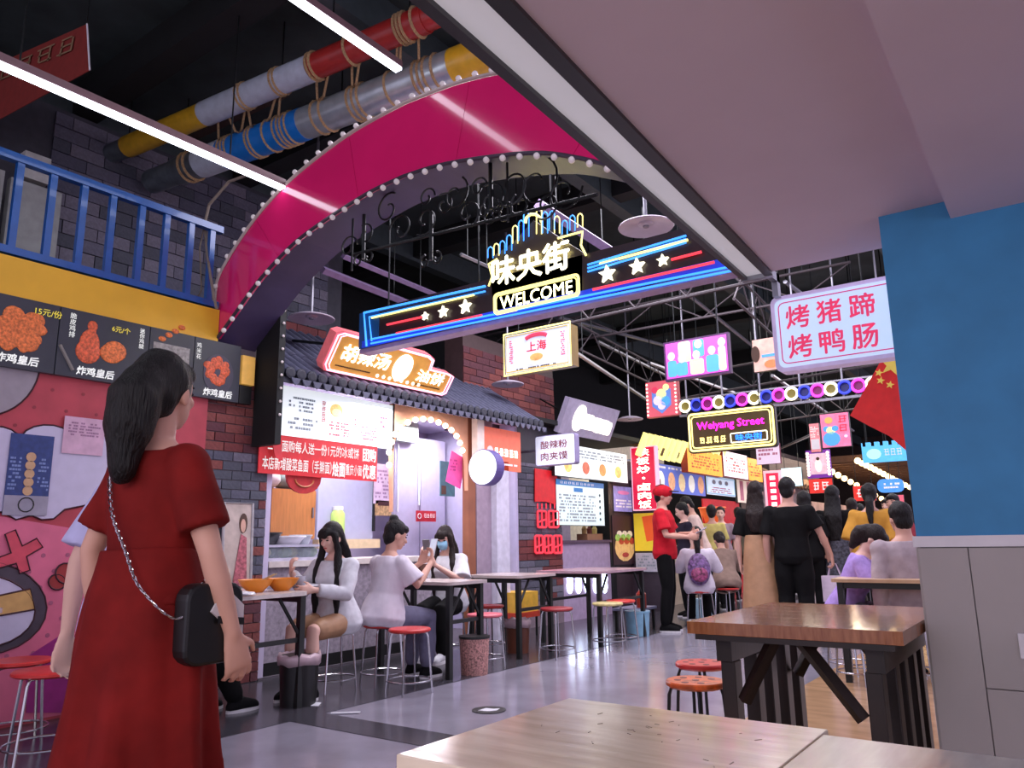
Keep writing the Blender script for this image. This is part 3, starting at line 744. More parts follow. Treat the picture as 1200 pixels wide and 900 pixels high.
while y < NY1 + .22:
    for j in range(3):
        a0 = rr0 + seg * (j / 3); a1 = rr0 + seg * ((j + 1) / 3 + .02)
        mb = MB(); vs = []; n = 6
        for c_, rad in ((a0, .052), (a1, .044)):
            for i in range(n + 1):
                t = math.pi * i / n
                vs.append(c_ + Vector((0, y + rad * math.cos(t), 0)) + up * (rad * math.sin(t)))
        fcs = [(i, i + 1, n + 2 + i, n + 1 + i) for i in range(n)] + [tuple(range(n + 1))[::-1], tuple(range(n + 1, 2 * n + 2)), (0, n + 1, 2 * n + 1, n)]
        mb.add(vs, fcs).build('roof_tile', m_rooft, ns, smooth='auto')
    MB().lathe([(.05, 0), (.05, .02), (.03, .026)], (ex, y, ez + .01), (1, 0, 0), 10).build('tile_end', m_roofd, ns)
    mb = MB(); Fr((ex + .01, y + .055, ez - .06), (0, 1, 0)).poly(mb, [(-.05, .03), (.05, .03), (.03, -.01), (0, -.03), (-.03, -.01)], 0, .015); mb.build('drip_tile', m_rooft, ns)
    y += .115; k += 1
# menu light box and red banner
mY0, mY1 = Sx(328, 450)[0], Sx(462, 477)[0]
mbx = thing('menu_light_box', 'wide backlit white noodle menu under the tiled eave', 'menu board', (-5.4, 4.8, 1.98))
m_lit = M('backlit_white', (226, 234, 238), emit=.72, var=.03)
MB().box((-5.46, mY0, 1.985), (-5.40, mY1, 2.42)).build('lit_panel', m_lit, mbx)
fm = Fr((-5.398, mY0, 1.985), (0, 1, 0)); mw, mh = mY1 - mY0, .435
m_mred = M('menu_red', (214, 60, 84)); m_mgrn = M('menu_grey_print', (150, 160, 168))
m_bowlp = M('noodle_picture', (232, 196, 104), var=.3, scale=60, emit=.4)
for a, b in ((.64, .29), (1.02, .28)):
    mb = MB(); fm.disc(mb, a, b, .075, .001, .006, 18, .06); mb.build('bowl_picture', m_bowlp, mbx)
    mb = MB(); fm.disc(mb, a, b - .02, .06, .006, .008, 14, .035); mb.build('broth_picture', M('broth', (244, 226, 160), var=.3, scale=80, emit=.4), mbx)
for a in (.49, .88): strokes(fm, a - .022, .16, a + .022, .36, 4, m_mred, mbx, .003, int(a * 90), True, .14)
for i, (a0, b0, a1, b1, r) in enumerate(((.1, .22, .40, .36, 4), (.1, .06, .42, .18, 3), (.56, .05, .80, .19, 5), (.95, .05, 1.17, .19, 5), (1.2, .1, 1.3, .36, 6))):
    scribble(fm, a0, b0, a1, b1, r, m_mgrn if i < 2 else m_mred, mbx, .003, .55, 20 + i)
rb = thing('red_offer_banner', 'long red banner with white Chinese offer text below the menu', 'banner', (-5.4, 4.6, 1.65))
bY0, bY1 = Sx(303, 550)[0], Sx(442, 560)[0]
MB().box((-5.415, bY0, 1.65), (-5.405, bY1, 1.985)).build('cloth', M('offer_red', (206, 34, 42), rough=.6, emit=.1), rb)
fr = Fr((-5.403, bY0, 1.65), (0, 1, 0)); bw_ = bY1 - bY0
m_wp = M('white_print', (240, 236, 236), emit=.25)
text('二人面购每人送一份1元的冰或饼', fr, bw_ * .44, .245, m_wp, rb, w=bw_ * .76, h=.10, bold=.012)
text('团购', fr, bw_ * .92, .245, m_wp, rb, w=.17, h=.12, bold=.03)
text('本店新增酸菜鱼面（手擀面）', fr, bw_ * .30, .09, m_wp, rb, w=bw_ * .55, h=.11, bold=.014)
text('烩面', fr, bw_ * .64, .085, m_wp, rb, w=.15, h=.13, bold=.04)
text('重庆小面', fr, bw_ * .775, .09, m_wp, rb, w=.20, h=.10, bold=.014)
text('优惠', fr, bw_ * .92, .085, m_wp, rb, w=.17, h=.13, bold=.03)
pt_ = thing('corner_pennant', 'small red cloth flap hanging at the banner corner', 'flap', (-5.35, bY0 + .1, 1.75))
mb = MB(); Fr((-5.37, 0, 0), (0, 1, 0)).poly(mb, [Sx(326, 503, -5.37), Sx(331, 540, -5.37), Sx(322, 536, -5.37), Sx(317, 515, -5.37)], 0, .01); mb.build('cloth', M('flap_red', (210, 48, 56)), pt_)

# kitchen inside: wooden wall cabinet, grey panel, counter and its clutter
cb_ = thing('wooden_wall_cabinet', 'honey wood wall cabinet inside the noodle stall', 'cabinet', (-6.2, 4.5, 1.15))
cy0, cy1 = P(296, 600, X=-6.0).y, P(369, 600, X=-6.0).y; zt, zb = P(340, 573, X=-6.0).z, P(340, 632, X=-6.0).z
MB().box((-6.3, cy0, zb), (-6.0, cy1, zt)).build('body', M('cabinet_body', (150, 98, 56)), cb_)
cm = cy0 + (cy1 - cy0) * .26
for a, b in ((cy0, cm), (cm, cy1)):
    d_ = MB().box((-6.0, a + .006, zb + .006), (-5.985, b - .006, zt - .006)).build('door', m_wood, cb_)
    MB().box((-5.985, b - .05, zb + .2), (-5.97, b - .035, zb + .3)).build('handle', m_steel, d_)
for nm, lab, px, mt, sz in (('plastic_bag', 'white and red plastic bag on top of the wooden cabinet', 312, M('bag_white', (216, 210, 212), rough=.4), (.14, .12, .09)), ('plastic_bag', 'sage green plastic bag lying on the wooden cabinet', 335, M('bag_green', (150, 166, 160), rough=.4), (.12, .16, .08))):
    c = P(px, 573, X=-6.12); mb = MB(); r2 = random.Random(px)
    mb.ball((c.x, c.y, zt + sz[2]), (sz[0], sz[1], sz[2]), 14, 9)
    mb.v = [(x + r2.uniform(-.012, .012), y_ + r2.uniform(-.015, .015), max(z_ + r2.uniform(-.012, .012), zt)) for x, y_, z_ in mb.v]
    mb.build(nm, mt, None, smooth=True, label=lab, cat='bag', group='bags on the cabinet')
fl_ = thing('red_paper_fan', 'red round festive paper ornament hanging below the banner', 'ornament', P(355, 566, X=-5.5))
fq = Fr(P(355, 560, X=-5.45), (0, 1, 0))
mb = MB(); fq.poly(mb, [(-.19, .05)] + [(.19 * math.cos(t), -.14 * math.sin(t)) for t in np.linspace(math.pi, 0, 10)] + [(.19, .05)], 0, .02); mb.build('paper', M('paper_red', (180, 34, 38), rough=.6, var=.3), fl_)
mb = MB(); fq.line(mb, [(.1 * math.cos(t), -.02 - .06 * math.sin(t)) for t in np.linspace(math.pi, 0, 9)], .008, .022); mb.build('gold_print', M('gold_print', (190, 110, 60)), fl_)
gp = thing('grey_back_panel', 'blue-grey panel on the back of the noodle stall', 'panel', P(405, 610, X=-6.3))
gy0, gy1 = P(372, 600, X=-6.3).y, P(437, 600, X=-6.3).y
MB().box((-6.36, gy0, P(400, 632, X=-6.3).z), (-6.3, gy1, 2.2)).build('board', M('bluegrey_panel', (168, 172, 200), rough=.4, var=.04), gp)
MB().box((-6.31, gy0 - .04, P(400, 636, X=-6.3).z - .06), (-6.22, gy1 + .04, P(400, 632, X=-6.3).z)).build('shelf', M('cream_shelf', (206, 186, 150)), gp)
MB().box((-6.29, gy1 - .02, 1.2), (-6.26, gy1, 2.0)).build('edge_rail', m_blackm, gp)
ck = thing('stall_counter', 'long counter of the noodle stall behind the diners', 'counter', (-5.75, 5.0, 0))
MB().box((-6.1, NY0 + .08, 0), (-5.5, 6.25, .88)).build('body', M('counter_tile', (150, 140, 152), var=.3, scale=30), ck)
MB().box((-6.15, NY0 + .06, .88), (-5.46, 6.28, .93)).build('counter_top', M('counter_top', (206, 196, 190), rough=.3), ck)
MB().box((-5.5, NY0 + .08, 0), (-5.488, 6.25, .12)).build('plinth', m_blackm, ck)
gc = thing('glass_display_case', 'framed glass display case with green vegetables on the counter', 'display case', P(345, 690, X=-5.55))
gy0, gy1 = P(298, 660, X=-5.5).y, P(392, 660, X=-5.5).y
zt = P(340, 641, X=-5.5).z
m_alu = M('aluminium', (190, 188, 205), rough=.35, metal=.4)
for yy in (gy0, gy1 - .03): MB().box((-5.53, yy, .93), (-5.5, yy + .03, zt)).build('post', m_alu, gc)
MB().box((-5.9, gy0, zt), (-5.5, gy1, zt + .02)).build('top', m_alu, gc)
MB().box((-5.9, gy0, .93), (-5.5, gy1, .955)).build('base', m_alu, gc)
MB().box((-5.512, gy0 + .03, .955), (-5.508, gy1 - .03, zt)).build('glass', M('case_glass', (190, 200, 215), rough=.05, alpha=.18), gc)
MB().box((-5.9, gy0, .95), (-5.88, gy1, zt)).build('back_panel', M('case_back', (90, 92, 110)), gc)
for k in range(7):
    yy = gy0 + .1 + k * (gy1 - gy0 - .2) / 6
    MB().ball((-5.72 + .05 * (k % 2), yy, 1.0), (.06, .07, .05), 8, 6).build('vegetable', M('greens_%d' % (k % 3), ((96, 132, 62), (180, 176, 84), (70, 98, 70))[k % 3], var=.4, scale=50), gc)
# things on the counter / case
for nm, lab, px, sz, col, cat in (('black_pot', 'low black pot standing on the display case', 307, (.16, .10), (24, 26, 30), 'pot'), ('white_tray', 'white serving tray on the display case', 333, (.18, .07), (214, 212, 216), 'tray'), ('grey_bowl_stack', 'stack of grey bowls beside the serving tray', 352, (.10, .08), (160, 164, 170), 'bowls')):
    c = P(px, 641, X=-5.7); t = thing(nm, lab, cat, (c.x, c.y, zt + .02))
    mb = MB(); mb.lathe([(sz[0] * .7, 0), (sz[0], sz[1]), (sz[0] * .93, sz[1]), (sz[0] * .6, .015)], (c.x, c.y, zt + .02), n=20); mb.build('vessel', M(nm, col, rough=.35), t, smooth='auto')
    MB().lathe([(sz[0] * 1.04, sz[1] - .006), (sz[0] * 1.04, sz[1] + .006), (sz[0] * .95, sz[1] + .006)], (c.x, c.y, zt + .02), n=20).build('rim', M(nm + '_rim', [min(255, v + 20) for v in col]), t)
jr = thing('green_jar', 'tall yellow-green plastic jar on the back shelf', 'jar', P(395, 632, X=-6.24))
c = P(395, 634, X=-6.26); zj = P(400, 632, X=-6.3).z
MB().lathe([(.07, 0), (.075, .05), (.075, .26), (.05, .30)], (c.x, c.y, zj), n=16).build('body', M('jar_green', (176, 206, 110), rough=.3), jr, smooth='auto')
MB().lathe([(.055, .30), (.055, .34)], (c.x, c.y, zj), n=16).build('lid', m_white, jr)
ps = thing('wall_paper_notice', 'lilac paper notice pinned left of the arched entry', 'paper', P(448, 590, X=-5.6))
y0, z0 = Sx(438, 590, -5.5); y1, z1 = Sx(459, 545, -5.5)
MB().box((-5.51, y0, z0), (-5.5, y1, z1)).build('sheet', M('lilac_paper', (206, 186, 214)), ps)
scribble(Fr((-5.5, y0, z0), (0, 1, 0)), .02, .05, y1 - y0 - .02, z1 - z0 - .05, 8, M('print_violet', (150, 120, 160)), ps, .001, .6, 31)
y0, z0 = Sx(440, 604, -5.5); y1, z1 = Sx(459, 587, -5.5)
pc = thing('small_food_picture', 'small brown food picture under the lilac notice', 'picture', (-5.5, y0, z0))
MB().box((-5.51, y0, z0), (-5.5, y1, z1)).build('sheet', M('food_brown', (176, 142, 104), var=.5, scale=40), pc)
MB().box((-5.5, y0 + .03, z1 - .05), (-5.498, y1 - .03, z1 - .01)).build('title_strip', m_line, pc)

# arched entry: peach front with bulbs, doors behind
aY0, aY1 = Sx(464, 500)[0], Sx(546, 520)[0]
arcpx = [(458, 600), (457, 560), (457, 533), (462, 510), (470, 500), (481, 494), (496, 492), (510, 494), (521, 499), (530, 506), (537, 514), (541, 523), (545, 540), (546, 575)]
arc = [Sx(*p, X=-5.42) for p in arcpx]
top = 2.44
mb = MB(); fa = Fr((-5.44, 0, 0), (0, 1, 0))
pts_l = arc; vs = []; fcs = []
for (a, b) in pts_l: vs += [fa.pt(a, b, 0), fa.pt(a, top, 0), fa.pt(a, b, .05), fa.pt(a, top, .05)]
for i in range(len(pts_l) - 1):
    b4 = 4 * i; fcs += [(b4 + 2, b4 + 6, b4 + 7, b4 + 3), (b4, b4 + 1, b4 + 5, b4 + 4), (b4, b4 + 4, b4 + 6, b4 + 2), (b4 + 1, b4 + 3, b4 + 7, b4 + 5)]
mb.add(vs, fcs); mb.build('arch_front', m_peach, ns)
a_end = Sx(546, 560, -5.42)[0]; a_out = Sx(557, 560)[0]
MB().box((-5.47, a_end, 0), (-5.385, Sx(556, 560)[0], top)).build('brown_jamb', M('brown_jamb', (150, 92, 66), rough=.5, var=.15, scale=4), ns)
m_lbulb = M('lit_bulb', (255, 232, 214), emit=5.0, var=0)
for px, py in [(456, 545), (456, 530), (459, 518), (463, 509), (469, 501), (478, 495), (487, 492), (496, 491), (505, 492), (514, 495), (522, 499), (529, 504), (535, 511), (539, 519), (542, 528)]:
    c = P(px, py, X=-5.36); MB().ball(c, .030, 10, 7).build('lit_bulb', m_lbulb, ns, smooth=True)
# right posts of the stall
MB().box((-5.5, Sx(557, 600)[0], 0), (-5.38, Sx(576, 600)[0], 2.45)).build('mauve_post', M('mauve_post', (160, 142, 158), rough=.6), ns)
MB().box((-5.38, Sx(574, 600)[0], 0), (-5.30, Sx(590, 600)[0] - .02, 1.98)).build('white_post', M('white_post', (206, 204, 220), rough=.5), ns)
MB().box((-5.34, Sx(548, 500)[0], 1.98), (-5.26, Sx(556, 500)[0], 2.42)).build('cream_bracket', M('cream_bracket', (226, 206, 196), emit=.1), ns)
# doors and wall board inside the entry
for y0_, y1_ in ((P(462, 600, X=-6.5).y, P(492, 600, X=-6.5).y), (P(493, 600, X=-6.5).y, P(522, 600, X=-6.5).y)):
    MB().box((-6.56, y0_, 0), (-6.5, y1_ - .01, 2.35)).build('partition_door', m_lil2, ns)
MB().tube([P(467, 520, X=-6.48), P(466, 600, X=-6.48)], .012, 6).build('conduit', m_white, ns)
MB().tube([P(492, 515, X=-6.48), P(491, 592, X=-6.48)], .014, 6).build('conduit', m_white, ns)
ac = thing('air_vent_box', 'pale green vent box high on the lilac wall', 'vent', P(475, 508, X=-6.4))
y0, z0 = Sx(464, 516, -6.4); y1, z1 = Sx(489, 496, -6.4)
MB().box((-6.5, y0, z0), (-6.38, y1, z1)).build('housing', M('vent_green', (170, 176, 168)), ac)
for k in range(3): MB().box((-6.382, y0 + .04, z0 + .05 + k * .06), (-6.372, y1 - .04, z0 + .075 + k * .06)).build('slat', M('slat_green', (140, 150, 140)), ac)
sg = thing('no_smoking_sign', 'small red no smoking sign on the lilac wall', 'sign', P(498, 605, X=-6.4))
y0, z0 = Sx(488, 611, -6.4); y1, z1 = Sx(511, 599, -6.4)
MB().box((-6.41, y0, z0), (-6.4, y1, z1)).build('plate', M('sign_red', (196, 34, 52)), sg)
fsn = Fr((-6.398, y0, z0), (0, 1, 0)); mb = MB(); fsn.line(mb, [(.05 + .03 * math.cos(t), .065 + .03 * math.sin(t)) for t in np.linspace(0, 6.28, 13)[:-1]], .005, .002, True); mb.build('ring', m_white, sg)
strokes(fsn, (y1 - y0) * .36, .045, (y1 - y0) * .94, .095, 4, m_wp, sg, .003, 8)
pk = thing('pink_paper_sheet', 'bright pink paper sheet hanging in the arched entry', 'paper', P(534, 560, X=-5.5))
fk = Fr((-5.5, 0, 0), (0, 1, 0)); mb = MB()
fk.poly(mb, [Sx(529, 528, -5.5), Sx(545, 538, -5.5), Sx(539, 573, -5.5), Sx(522, 564, -5.5)], 0, .006); mb.build('sheet', M('hot_pink', (236, 92, 170), emit=.15), pk)
scribble(Fr((-5.494, Sx(527, 550, -5.5)[0], Sx(527, 552, -5.5)[1]), (0, 1, 0)), 0, 0, .12, .14, 4, M('pink_print', (200, 60, 140)), pk, .002, .6, 9)
tp = thing('teal_poster', 'small teal poster behind the pink sheet in the entry', 'poster', P(527, 575, X=-5.9))
y0, z0 = Sx(516, 581, -5.9); y1, z1 = Sx(533, 542, -5.9)
MB().box((-5.91, y0, z0), (-5.9, y1, z1)).build('sheet', M('teal_print', (96, 160, 168)), tp)
MB().box((-5.9, y0 + .02, z0 + .02), (-5.898, y0 + .1, z0 + .12)).build('picture', M('teal_brown', (120, 100, 80)), tp)

# ---- tilted light-box sign on the roof
def tilt_frame(bl, br, tl, X0):
    "board leaning out over the street: bottom edge on plane X0, u from the pixel of its top-left corner"
    o = P(*bl, X=X0); e = P(*br, X=X0); q = P(*tl, Y=o.y)
    f = Fr(o, (0, 1, 0), q - o)
    return f, e.y - o.y, (q - o).length
fo, w_, h_ = tilt_frame((375, 433), (518, 471), (396, 386), -5.25)
os_ = thing('orange_roof_sign', 'pink-edged orange light-box sign leaning over the tiled roof', 'light-box sign', fo.o)
m_or = M('sign_orange', (206, 148, 66), emit=.42, var=.25, scale=6)
m_orp = M('sign_pink_case', (226, 110, 116), emit=.3)
m_npw = M('neon_pale_pink', (255, 190, 225), emit=1.6, var=0)
outl = [(.04, 0), (w_, 0), (w_ + .05, .03), (w_ + .05, h_ * .60), (w_ - .02, h_ * .64), (w_ * .80, h_ * .64), (w_ * .79, h_ * .92), (w_ * .74, h_), (.06, h_), (0, h_ * .92), (0, .05)]
mb = MB(); fo.poly(mb, outl, -.10, 0); mb.build('case', m_orp, os_)
ins = [(w_ / 2 + (a - w_ / 2) * .94, h_ * .45 + (b - h_ * .45) * .86) for a, b in outl]
mb = MB(); fo.poly(mb, ins, .0, .004); mb.build('face', m_or, os_)
for k_, r_ in ((.97, .008), (.925, .006)):
    mb = MB(); fo.line(mb, [(w_ / 2 + (a - w_ / 2) * k_, h_ * .45 + (b - h_ * .45) * (k_ - .05)) for a, b in outl], r_, .01, True); mb.build('neon_outline', m_npw, os_)
m_glow = M('glow_white', (255, 250, 235), emit=1.6, var=0)
text('胡辣汤', fo, w_ * .27, h_ * .54, m_glow, os_, w=w_ * .36, h=h_ * .40, d=.012, bold=.03)
text('油饼', fo, w_ * .82, h_ * .42, m_glow, os_, w=w_ * .24, h=h_ * .32, d=.012, bold=.03)
mb = MB(); fo.disc(mb, w_ * .56, h_ * .5, h_ * .30, .004, .02, 24, h_ * .36); mb.build('round_light', m_glow, os_)
for k in range(8): 
    mb = MB(); fo.disc(mb, w_ * (.40 + .05 * k), h_ * .16, .018, .004, .012, 8); mb.build('face_bulb', m_glow, os_)
m_ptd = M('dark_print', (70, 40, 20))
scribble(fo, w_ * .08, h_ * .16, w_ * .34, h_ * .22, 1, m_ptd, os_, .006, 1, 41); scribble(fo, w_ * .72, h_ * .14, w_ * .95, h_ * .20, 1, m_ptd, os_, .006, 1, 42)
for yy in (.2, w_ - .2): MB().tube([fo.pt(yy, h_ * .6, -.1), (-5.9, fo.pt(yy, 0).y, 3.0)], .015, 6).build('stay', m_iron, os_)
# ---- round white projecting sign, orange board
rs = thing('round_projecting_sign', 'round white light-box sign projecting from the white post', 'light-box sign', P(571, 565, Y=6.2))
c = P(570, 548, Y=6.2); c2 = P(587, 548, Y=6.2); rad = c2.x - c.x
MB().lathe([(rad, -.06), (rad, .06)], c, (0, 1, 0), 36).build('case', M('rim_violet', (96, 84, 150)), rs)
MB().lathe([(rad * .95, 0), (rad * .95, .008)], c + Vector((0, -.06, 0)), (0, -1, 0), 36).build('lit_face', M('lit_disc', (228, 232, 236), emit=.75, var=.02), rs)
MB().tube([c + Vector((0, .06, 0)), c + Vector((0, .2, 0)), (-5.33, Sx(582, 600)[0], c.z)], .016, 6).build('bracket', m_steel, rs)
ob = thing('orange_wall_sign', 'flat orange sign with white letters under the roof corner', 'sign', P(588, 552, X=-5.3))
y0, y1 = Sx(566, 520, -5.3)[0], Sx(610, 520, -5.3)[0]; z0, z1 = Sx(588, 551, -5.3)[1], Sx(588, 503, -5.3)[1]
MB().box((-5.33, y0, z0), (-5.3, y1, z1)).build('board', M('coral_board', (228, 110, 84), emit=.35), ob)
fb_ = Fr((-5.298, y0, z0), (0, 1, 0))
strokes(fb_, (y1 - y0) * .27, .155, (y1 - y0) * .92, .245, 5, m_glow, ob, .002, 4, False, .2)
mb = MB(); fb_.disc(mb, (y1 - y0) * .17, .21, .055, .001, .006, 16); mb.build('logo_disc', M('logo_pink', (250, 190, 190), emit=.5), ob)
scribble(fb_, .1, .05, (y1 - y0) * .9, .09, 1, m_wp, ob, .002, .9, 51)
# ================================================================= stalls further down and hanging signs
def yrect(x0, x1, yt, yb, Y):
    "Y-facing rectangle from photo columns x0,x1 and its top/bottom at the middle column"
    xm = (x0 + x1) / 2; ym = (yt + yb) / 2
    return P(x0, ym, Y=Y).x, P(xm, yb, Y=Y).z, P(x1, ym, Y=Y).x, P(xm, yt, Y=Y).z
def xrect(x0, x1, yt, yb, X):
    xm = (x0 + x1) / 2; ym = (yt + yb) / 2
    return P(x0, ym, X=X).y, P(xm, yb, X=X).z, P(x1, ym, X=X).y, P(xm, yt, X=X).z
def hang_sign(name, label, cat, x0, x1, yt, yb, Y, face, case, depth=.08, ztop=5.28, frame=.0, hang=True, group=None, rnd=0):
    a0, b0, a1, b1 = yrect(x0, x1, yt, yb, Y)
    t = thing(name, label, cat, ((a0 + a1) / 2, Y, b0), group=group)
    f = Fr((a0, Y, b0)); W, H = a1 - a0, b1 - b0
    mb = MB()
    if rnd: f.poly(mb, rrect(-frame, -frame, W + frame, H + frame, rnd), -depth, -.004)
    else: f.rect(mb, -frame, -frame, W + frame, H + frame, -depth, -.004)
    mb.build('case', case, t)
    mb = MB()
    if rnd: f.poly(mb, rrect(.01, .01, W - .01, H - .01, rnd * .8), -.004, 0)
    else: f.rect(mb, .004, .004, W - .004, H - .004, -.004, 0)
    mb.build('face', face, t)
    if hang:
        for q in (.15, .85): MB().tube([f.pt(W * q, H + frame, -depth / 2), (a0 + W * q, Y + depth / 2, ztop)], .007, 5).build('hanger', m_iron, t)
    return t, f, W, H
def wall_sign(name, label, cat, x0, x1, yt, yb, X, face, case=None, depth=.05, group=None):
    a0, b0, a1, b1 = xrect(x0, x1, yt, yb, X)
    t = thing(name, label, cat, (X, (a0 + a1) / 2, b0), group=group)
    f = Fr((X, a0, b0), (0, 1, 0)); W, H = a1 - a0, b1 - b0
    mb = MB(); f.rect(mb, 0, 0, W, H, -depth, -.003); mb.build('case', case or m_blackm, t)
    mb = MB(); f.rect(mb, .006, .006, W - .006, H - .006, -.003, 0); mb.build('face', face, t)
    return t, f, W, H
def D(fr, t, name, mat, shape, *a, d=.001):
    mb = MB()
    if shape == 'disc': fr.disc(mb, a[0], a[1], a[2], d, d + .004, 14, a[3] if len(a) > 3 else None)
    elif shape == 'rect': fr.rect(mb, a[0], a[1], a[2], a[3], d, d + .004)
    elif shape == 'poly': fr.poly(mb, a[0], d, d + .004)
    return mb.build(name, mat, t)
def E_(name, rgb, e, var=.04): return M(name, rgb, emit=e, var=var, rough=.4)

# ---- Shanghai noodle light box
t, f, W, H = hang_sign('noodle_light_box', 'hanging light box with yellow tubes and a noodle bowl picture', 'light-box sign', 592, 668, 386, 433, 6.3, E_('lit_paleblue', (196, 206, 228), .62), M('gold_case', (120, 98, 44), rough=.35), .16)
for e in (-.012, .02):
    mb = MB(); f.line(mb, [(e, e), (W - e, e), (W - e, H - e), (e, H - e)], .010 if e < 0 else .006, .006, True); mb.build('neon_border', m_nyel if e < 0 else M('gold_line', (196, 170, 90), emit=.5), t)
m_sred = E_('print_red_lit', (216, 62, 92), .45)
text('上海', f, W * .5, H * .60, m_sred, t, w=W * .30, h=H * .24, bold=.02)
mb = MB(); f.line(mb, [(W * (.5 + .17 * math.cos(q)), H * (.78 + .10 * math.sin(q))) for q in np.linspace(2.8, .34, 9)], .022, .002); mb.build('title_arc', m_sred, t)
D(f, t, 'bowl_picture', E_('bowl_cream', (238, 226, 206), .5), 'disc', W * .5, H * .30, W * .17, H * .17)
D(f, t, 'noodle_picture', E_('noodle_orange', (224, 168, 100), .4, .5), 'disc', W * .5, H * .32, W * .10, H * .09, d=.006)
for a in (.1, .9): scribble(f, W * (a - .03), H * .25, W * (a + .03), H * .85, 12, m_sred, t, .002, .8, int(a * 60))
scribble(f, W * .18, H * .05, W * .8, H * .11, 1, m_ptd, t, .002, .8, 77)

# ---- pop-art TV screen
t, f, W, H = hang_sign('hanging_screen', 'hanging screen with magenta, blue and yellow cartoon crowd', 'screen', 780, 853, 397, 440, 8.2, E_('screen_magenta', (214, 76, 196), .8), M('screen_case', (70, 30, 80)), .07, frame=.02)
sb, sy_, sw = E_('screen_blue', (74, 150, 216), .7), E_('screen_yellow', (236, 226, 150), .8), E_('screen_pale', (226, 190, 226), .8)
for a0, b0, a1, b1, mt in ((.03, .05, .18, .5, sb), (.18, .05, .36, .42, sb), (.22, .42, .42, .98, sy_), (.46, .5, .64, .98, sb), (.40, .04, .62, .45, sy_), (.66, .04, .86, .5, sb), (.86, .04, .97, .7, sy_)):
    D(f, t, 'screen_patch', mt, 'poly', rrect(W * a0, H * b0, W * a1, H * b1, .03))
for a, b in ((.10, .62), (.27, .52), (.51, .56), (.76, .62), (.55, .85), (.92, .8)): D(f, t, 'screen_head', sw, 'disc', W * a, H * b, W * .06, H * .12, d=.006)
# ---- small poster behind the roast sign
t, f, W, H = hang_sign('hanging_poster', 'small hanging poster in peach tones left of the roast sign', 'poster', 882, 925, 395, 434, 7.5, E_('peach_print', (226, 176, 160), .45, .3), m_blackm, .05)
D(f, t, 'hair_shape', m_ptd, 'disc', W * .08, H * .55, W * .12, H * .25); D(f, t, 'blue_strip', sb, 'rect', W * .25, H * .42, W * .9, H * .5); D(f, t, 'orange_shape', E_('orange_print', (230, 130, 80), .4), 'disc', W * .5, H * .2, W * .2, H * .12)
# ---- red bulb framed sign
t, f, W, H = hang_sign('bulb_framed_sign', 'red hanging sign with bulb-studded sides and a blue emblem', 'sign', 757, 794, 446, 488, 10.2, E_('sign_rose', (206, 90, 104), .5), M('case_red', (160, 26, 44), emit=.2), .10)
for a in (.05, .95):
    for k in range(9): D(f, t, 'sign_bulb', E_('bulb_warm', (255, 220, 200), 1.6), 'disc', W * a, H * (.07 + .107 * k), .016, d=.004)
D(f, t, 'shield', E_('emblem_blue', (96, 130, 200), .5), 'poly', [(W * .2, H * .75), (W * .2, H * .3), (W * .5, H * .08), (W * .8, H * .3), (W * .8, H * .75)])
for a, b, r, mt in ((.5, .62, .16, sy_), (.38, .45, .14, sw), (.62, .42, .15, sb), (.5, .3, .12, sw), (.3, .75, .1, m_sred), (.66, .8, .1, sy_)): D(f, t, 'emblem_blob', mt, 'disc', W * a, H * b, W * r, d=.006)

# ---- ring light bar and Weiyang Street sign
bar = thing('ring_light_bar', 'steel bar carrying a row of yellow, blue and pink neon rings', 'lights', P(905, 480, Y=9.5))
cs = [(804, 477), (817, 475.5), (829.6, 474), (843.8, 472), (857, 470), (871, 469), (885.6, 467), (900.5, 465), (914.5, 464), (930, 462), (944, 460), (960, 457.5), (976, 456), (992, 453), (1008, 451), (1024, 449), (1040, 447)]
m_rb = M('ring_blue', (52, 66, 216), emit=1.0, var=0)
x_0, x_1 = P(804, 477, Y=9.5).x, P(1040, 447, Y=9.5).x
zc = sum(P(*c_, Y=9.5).z for c_ in cs) / len(cs)
for i in range(len(cs)):
    x = x_0 + (x_1 - x_0) * i / (len(cs) - 1)
    mt = (m_nwhite if i % 3 == 0 else (m_rb if i % 3 == 1 else m_npink))
    r = .072
    MB().tube([(x + r * math.cos(q), 9.47, zc + r * math.sin(q)) for q in np.linspace(0, 6.283, 17)[:-1]], .016, 6, True).build('neon_ring', mt, bar)
    MB().lathe([(r * .9, 0), (r * .9, .02), (.03, .03)], (x, 9.50, zc), (0, 1, 0), 14).build('ring_back', M('ring_back_%d' % (i % 3), ((110, 100, 40), (20, 24, 100), (110, 20, 90))[i % 3], rough=.4), bar)
MB().box((x_0 - .1, 9.5, zc - .13), (x_1 + .1, 9.54, zc - .10)).build('lower_bar', m_steel, bar)
MB().box((x_0 - .1, 9.52, zc + .09), (x_1 + .1, 9.55, zc + .11)).build('upper_bar', m_steel, bar)
for k in range(6):
    x = x_0 + (x_1 - x_0) * k / 5; MB().tube([(x, 9.53, zc - .1), (x, 9.53, 5.28)], .012, 6).build('hanger', m_steel, bar)
t, f, W, H = hang_sign('weiyang_street_sign', 'yellow tube framed sign with pink Weiyang Street lettering', 'neon sign', 808, 907, 481, 525, 9.4, M('sign_olive', (72, 56, 26), rough=.4, emit=.05), m_wb, .06, frame=.03, rnd=.05)
for e, r in ((0, .014), (.035, .008)):
    mb = MB(); f.line(mb, rrect(e, e, W - e, H - e, .04), r, .006, True); mb.build('neon_border', m_nyel, t)
text('Weiyang Street', f, W * .5, H * .63, m_npink, t, w=W * .80, h=H * .27, d=.01, bold=.012)
a0, b0, a1, b1 = W * .50, H * .14, W * .92, H * .38
mb = MB(); f.line(mb, rrect(a0, b0, a1, b1, .01, 2), .007, .006, True); mb.build('inner_frame', m_nwhite, t)
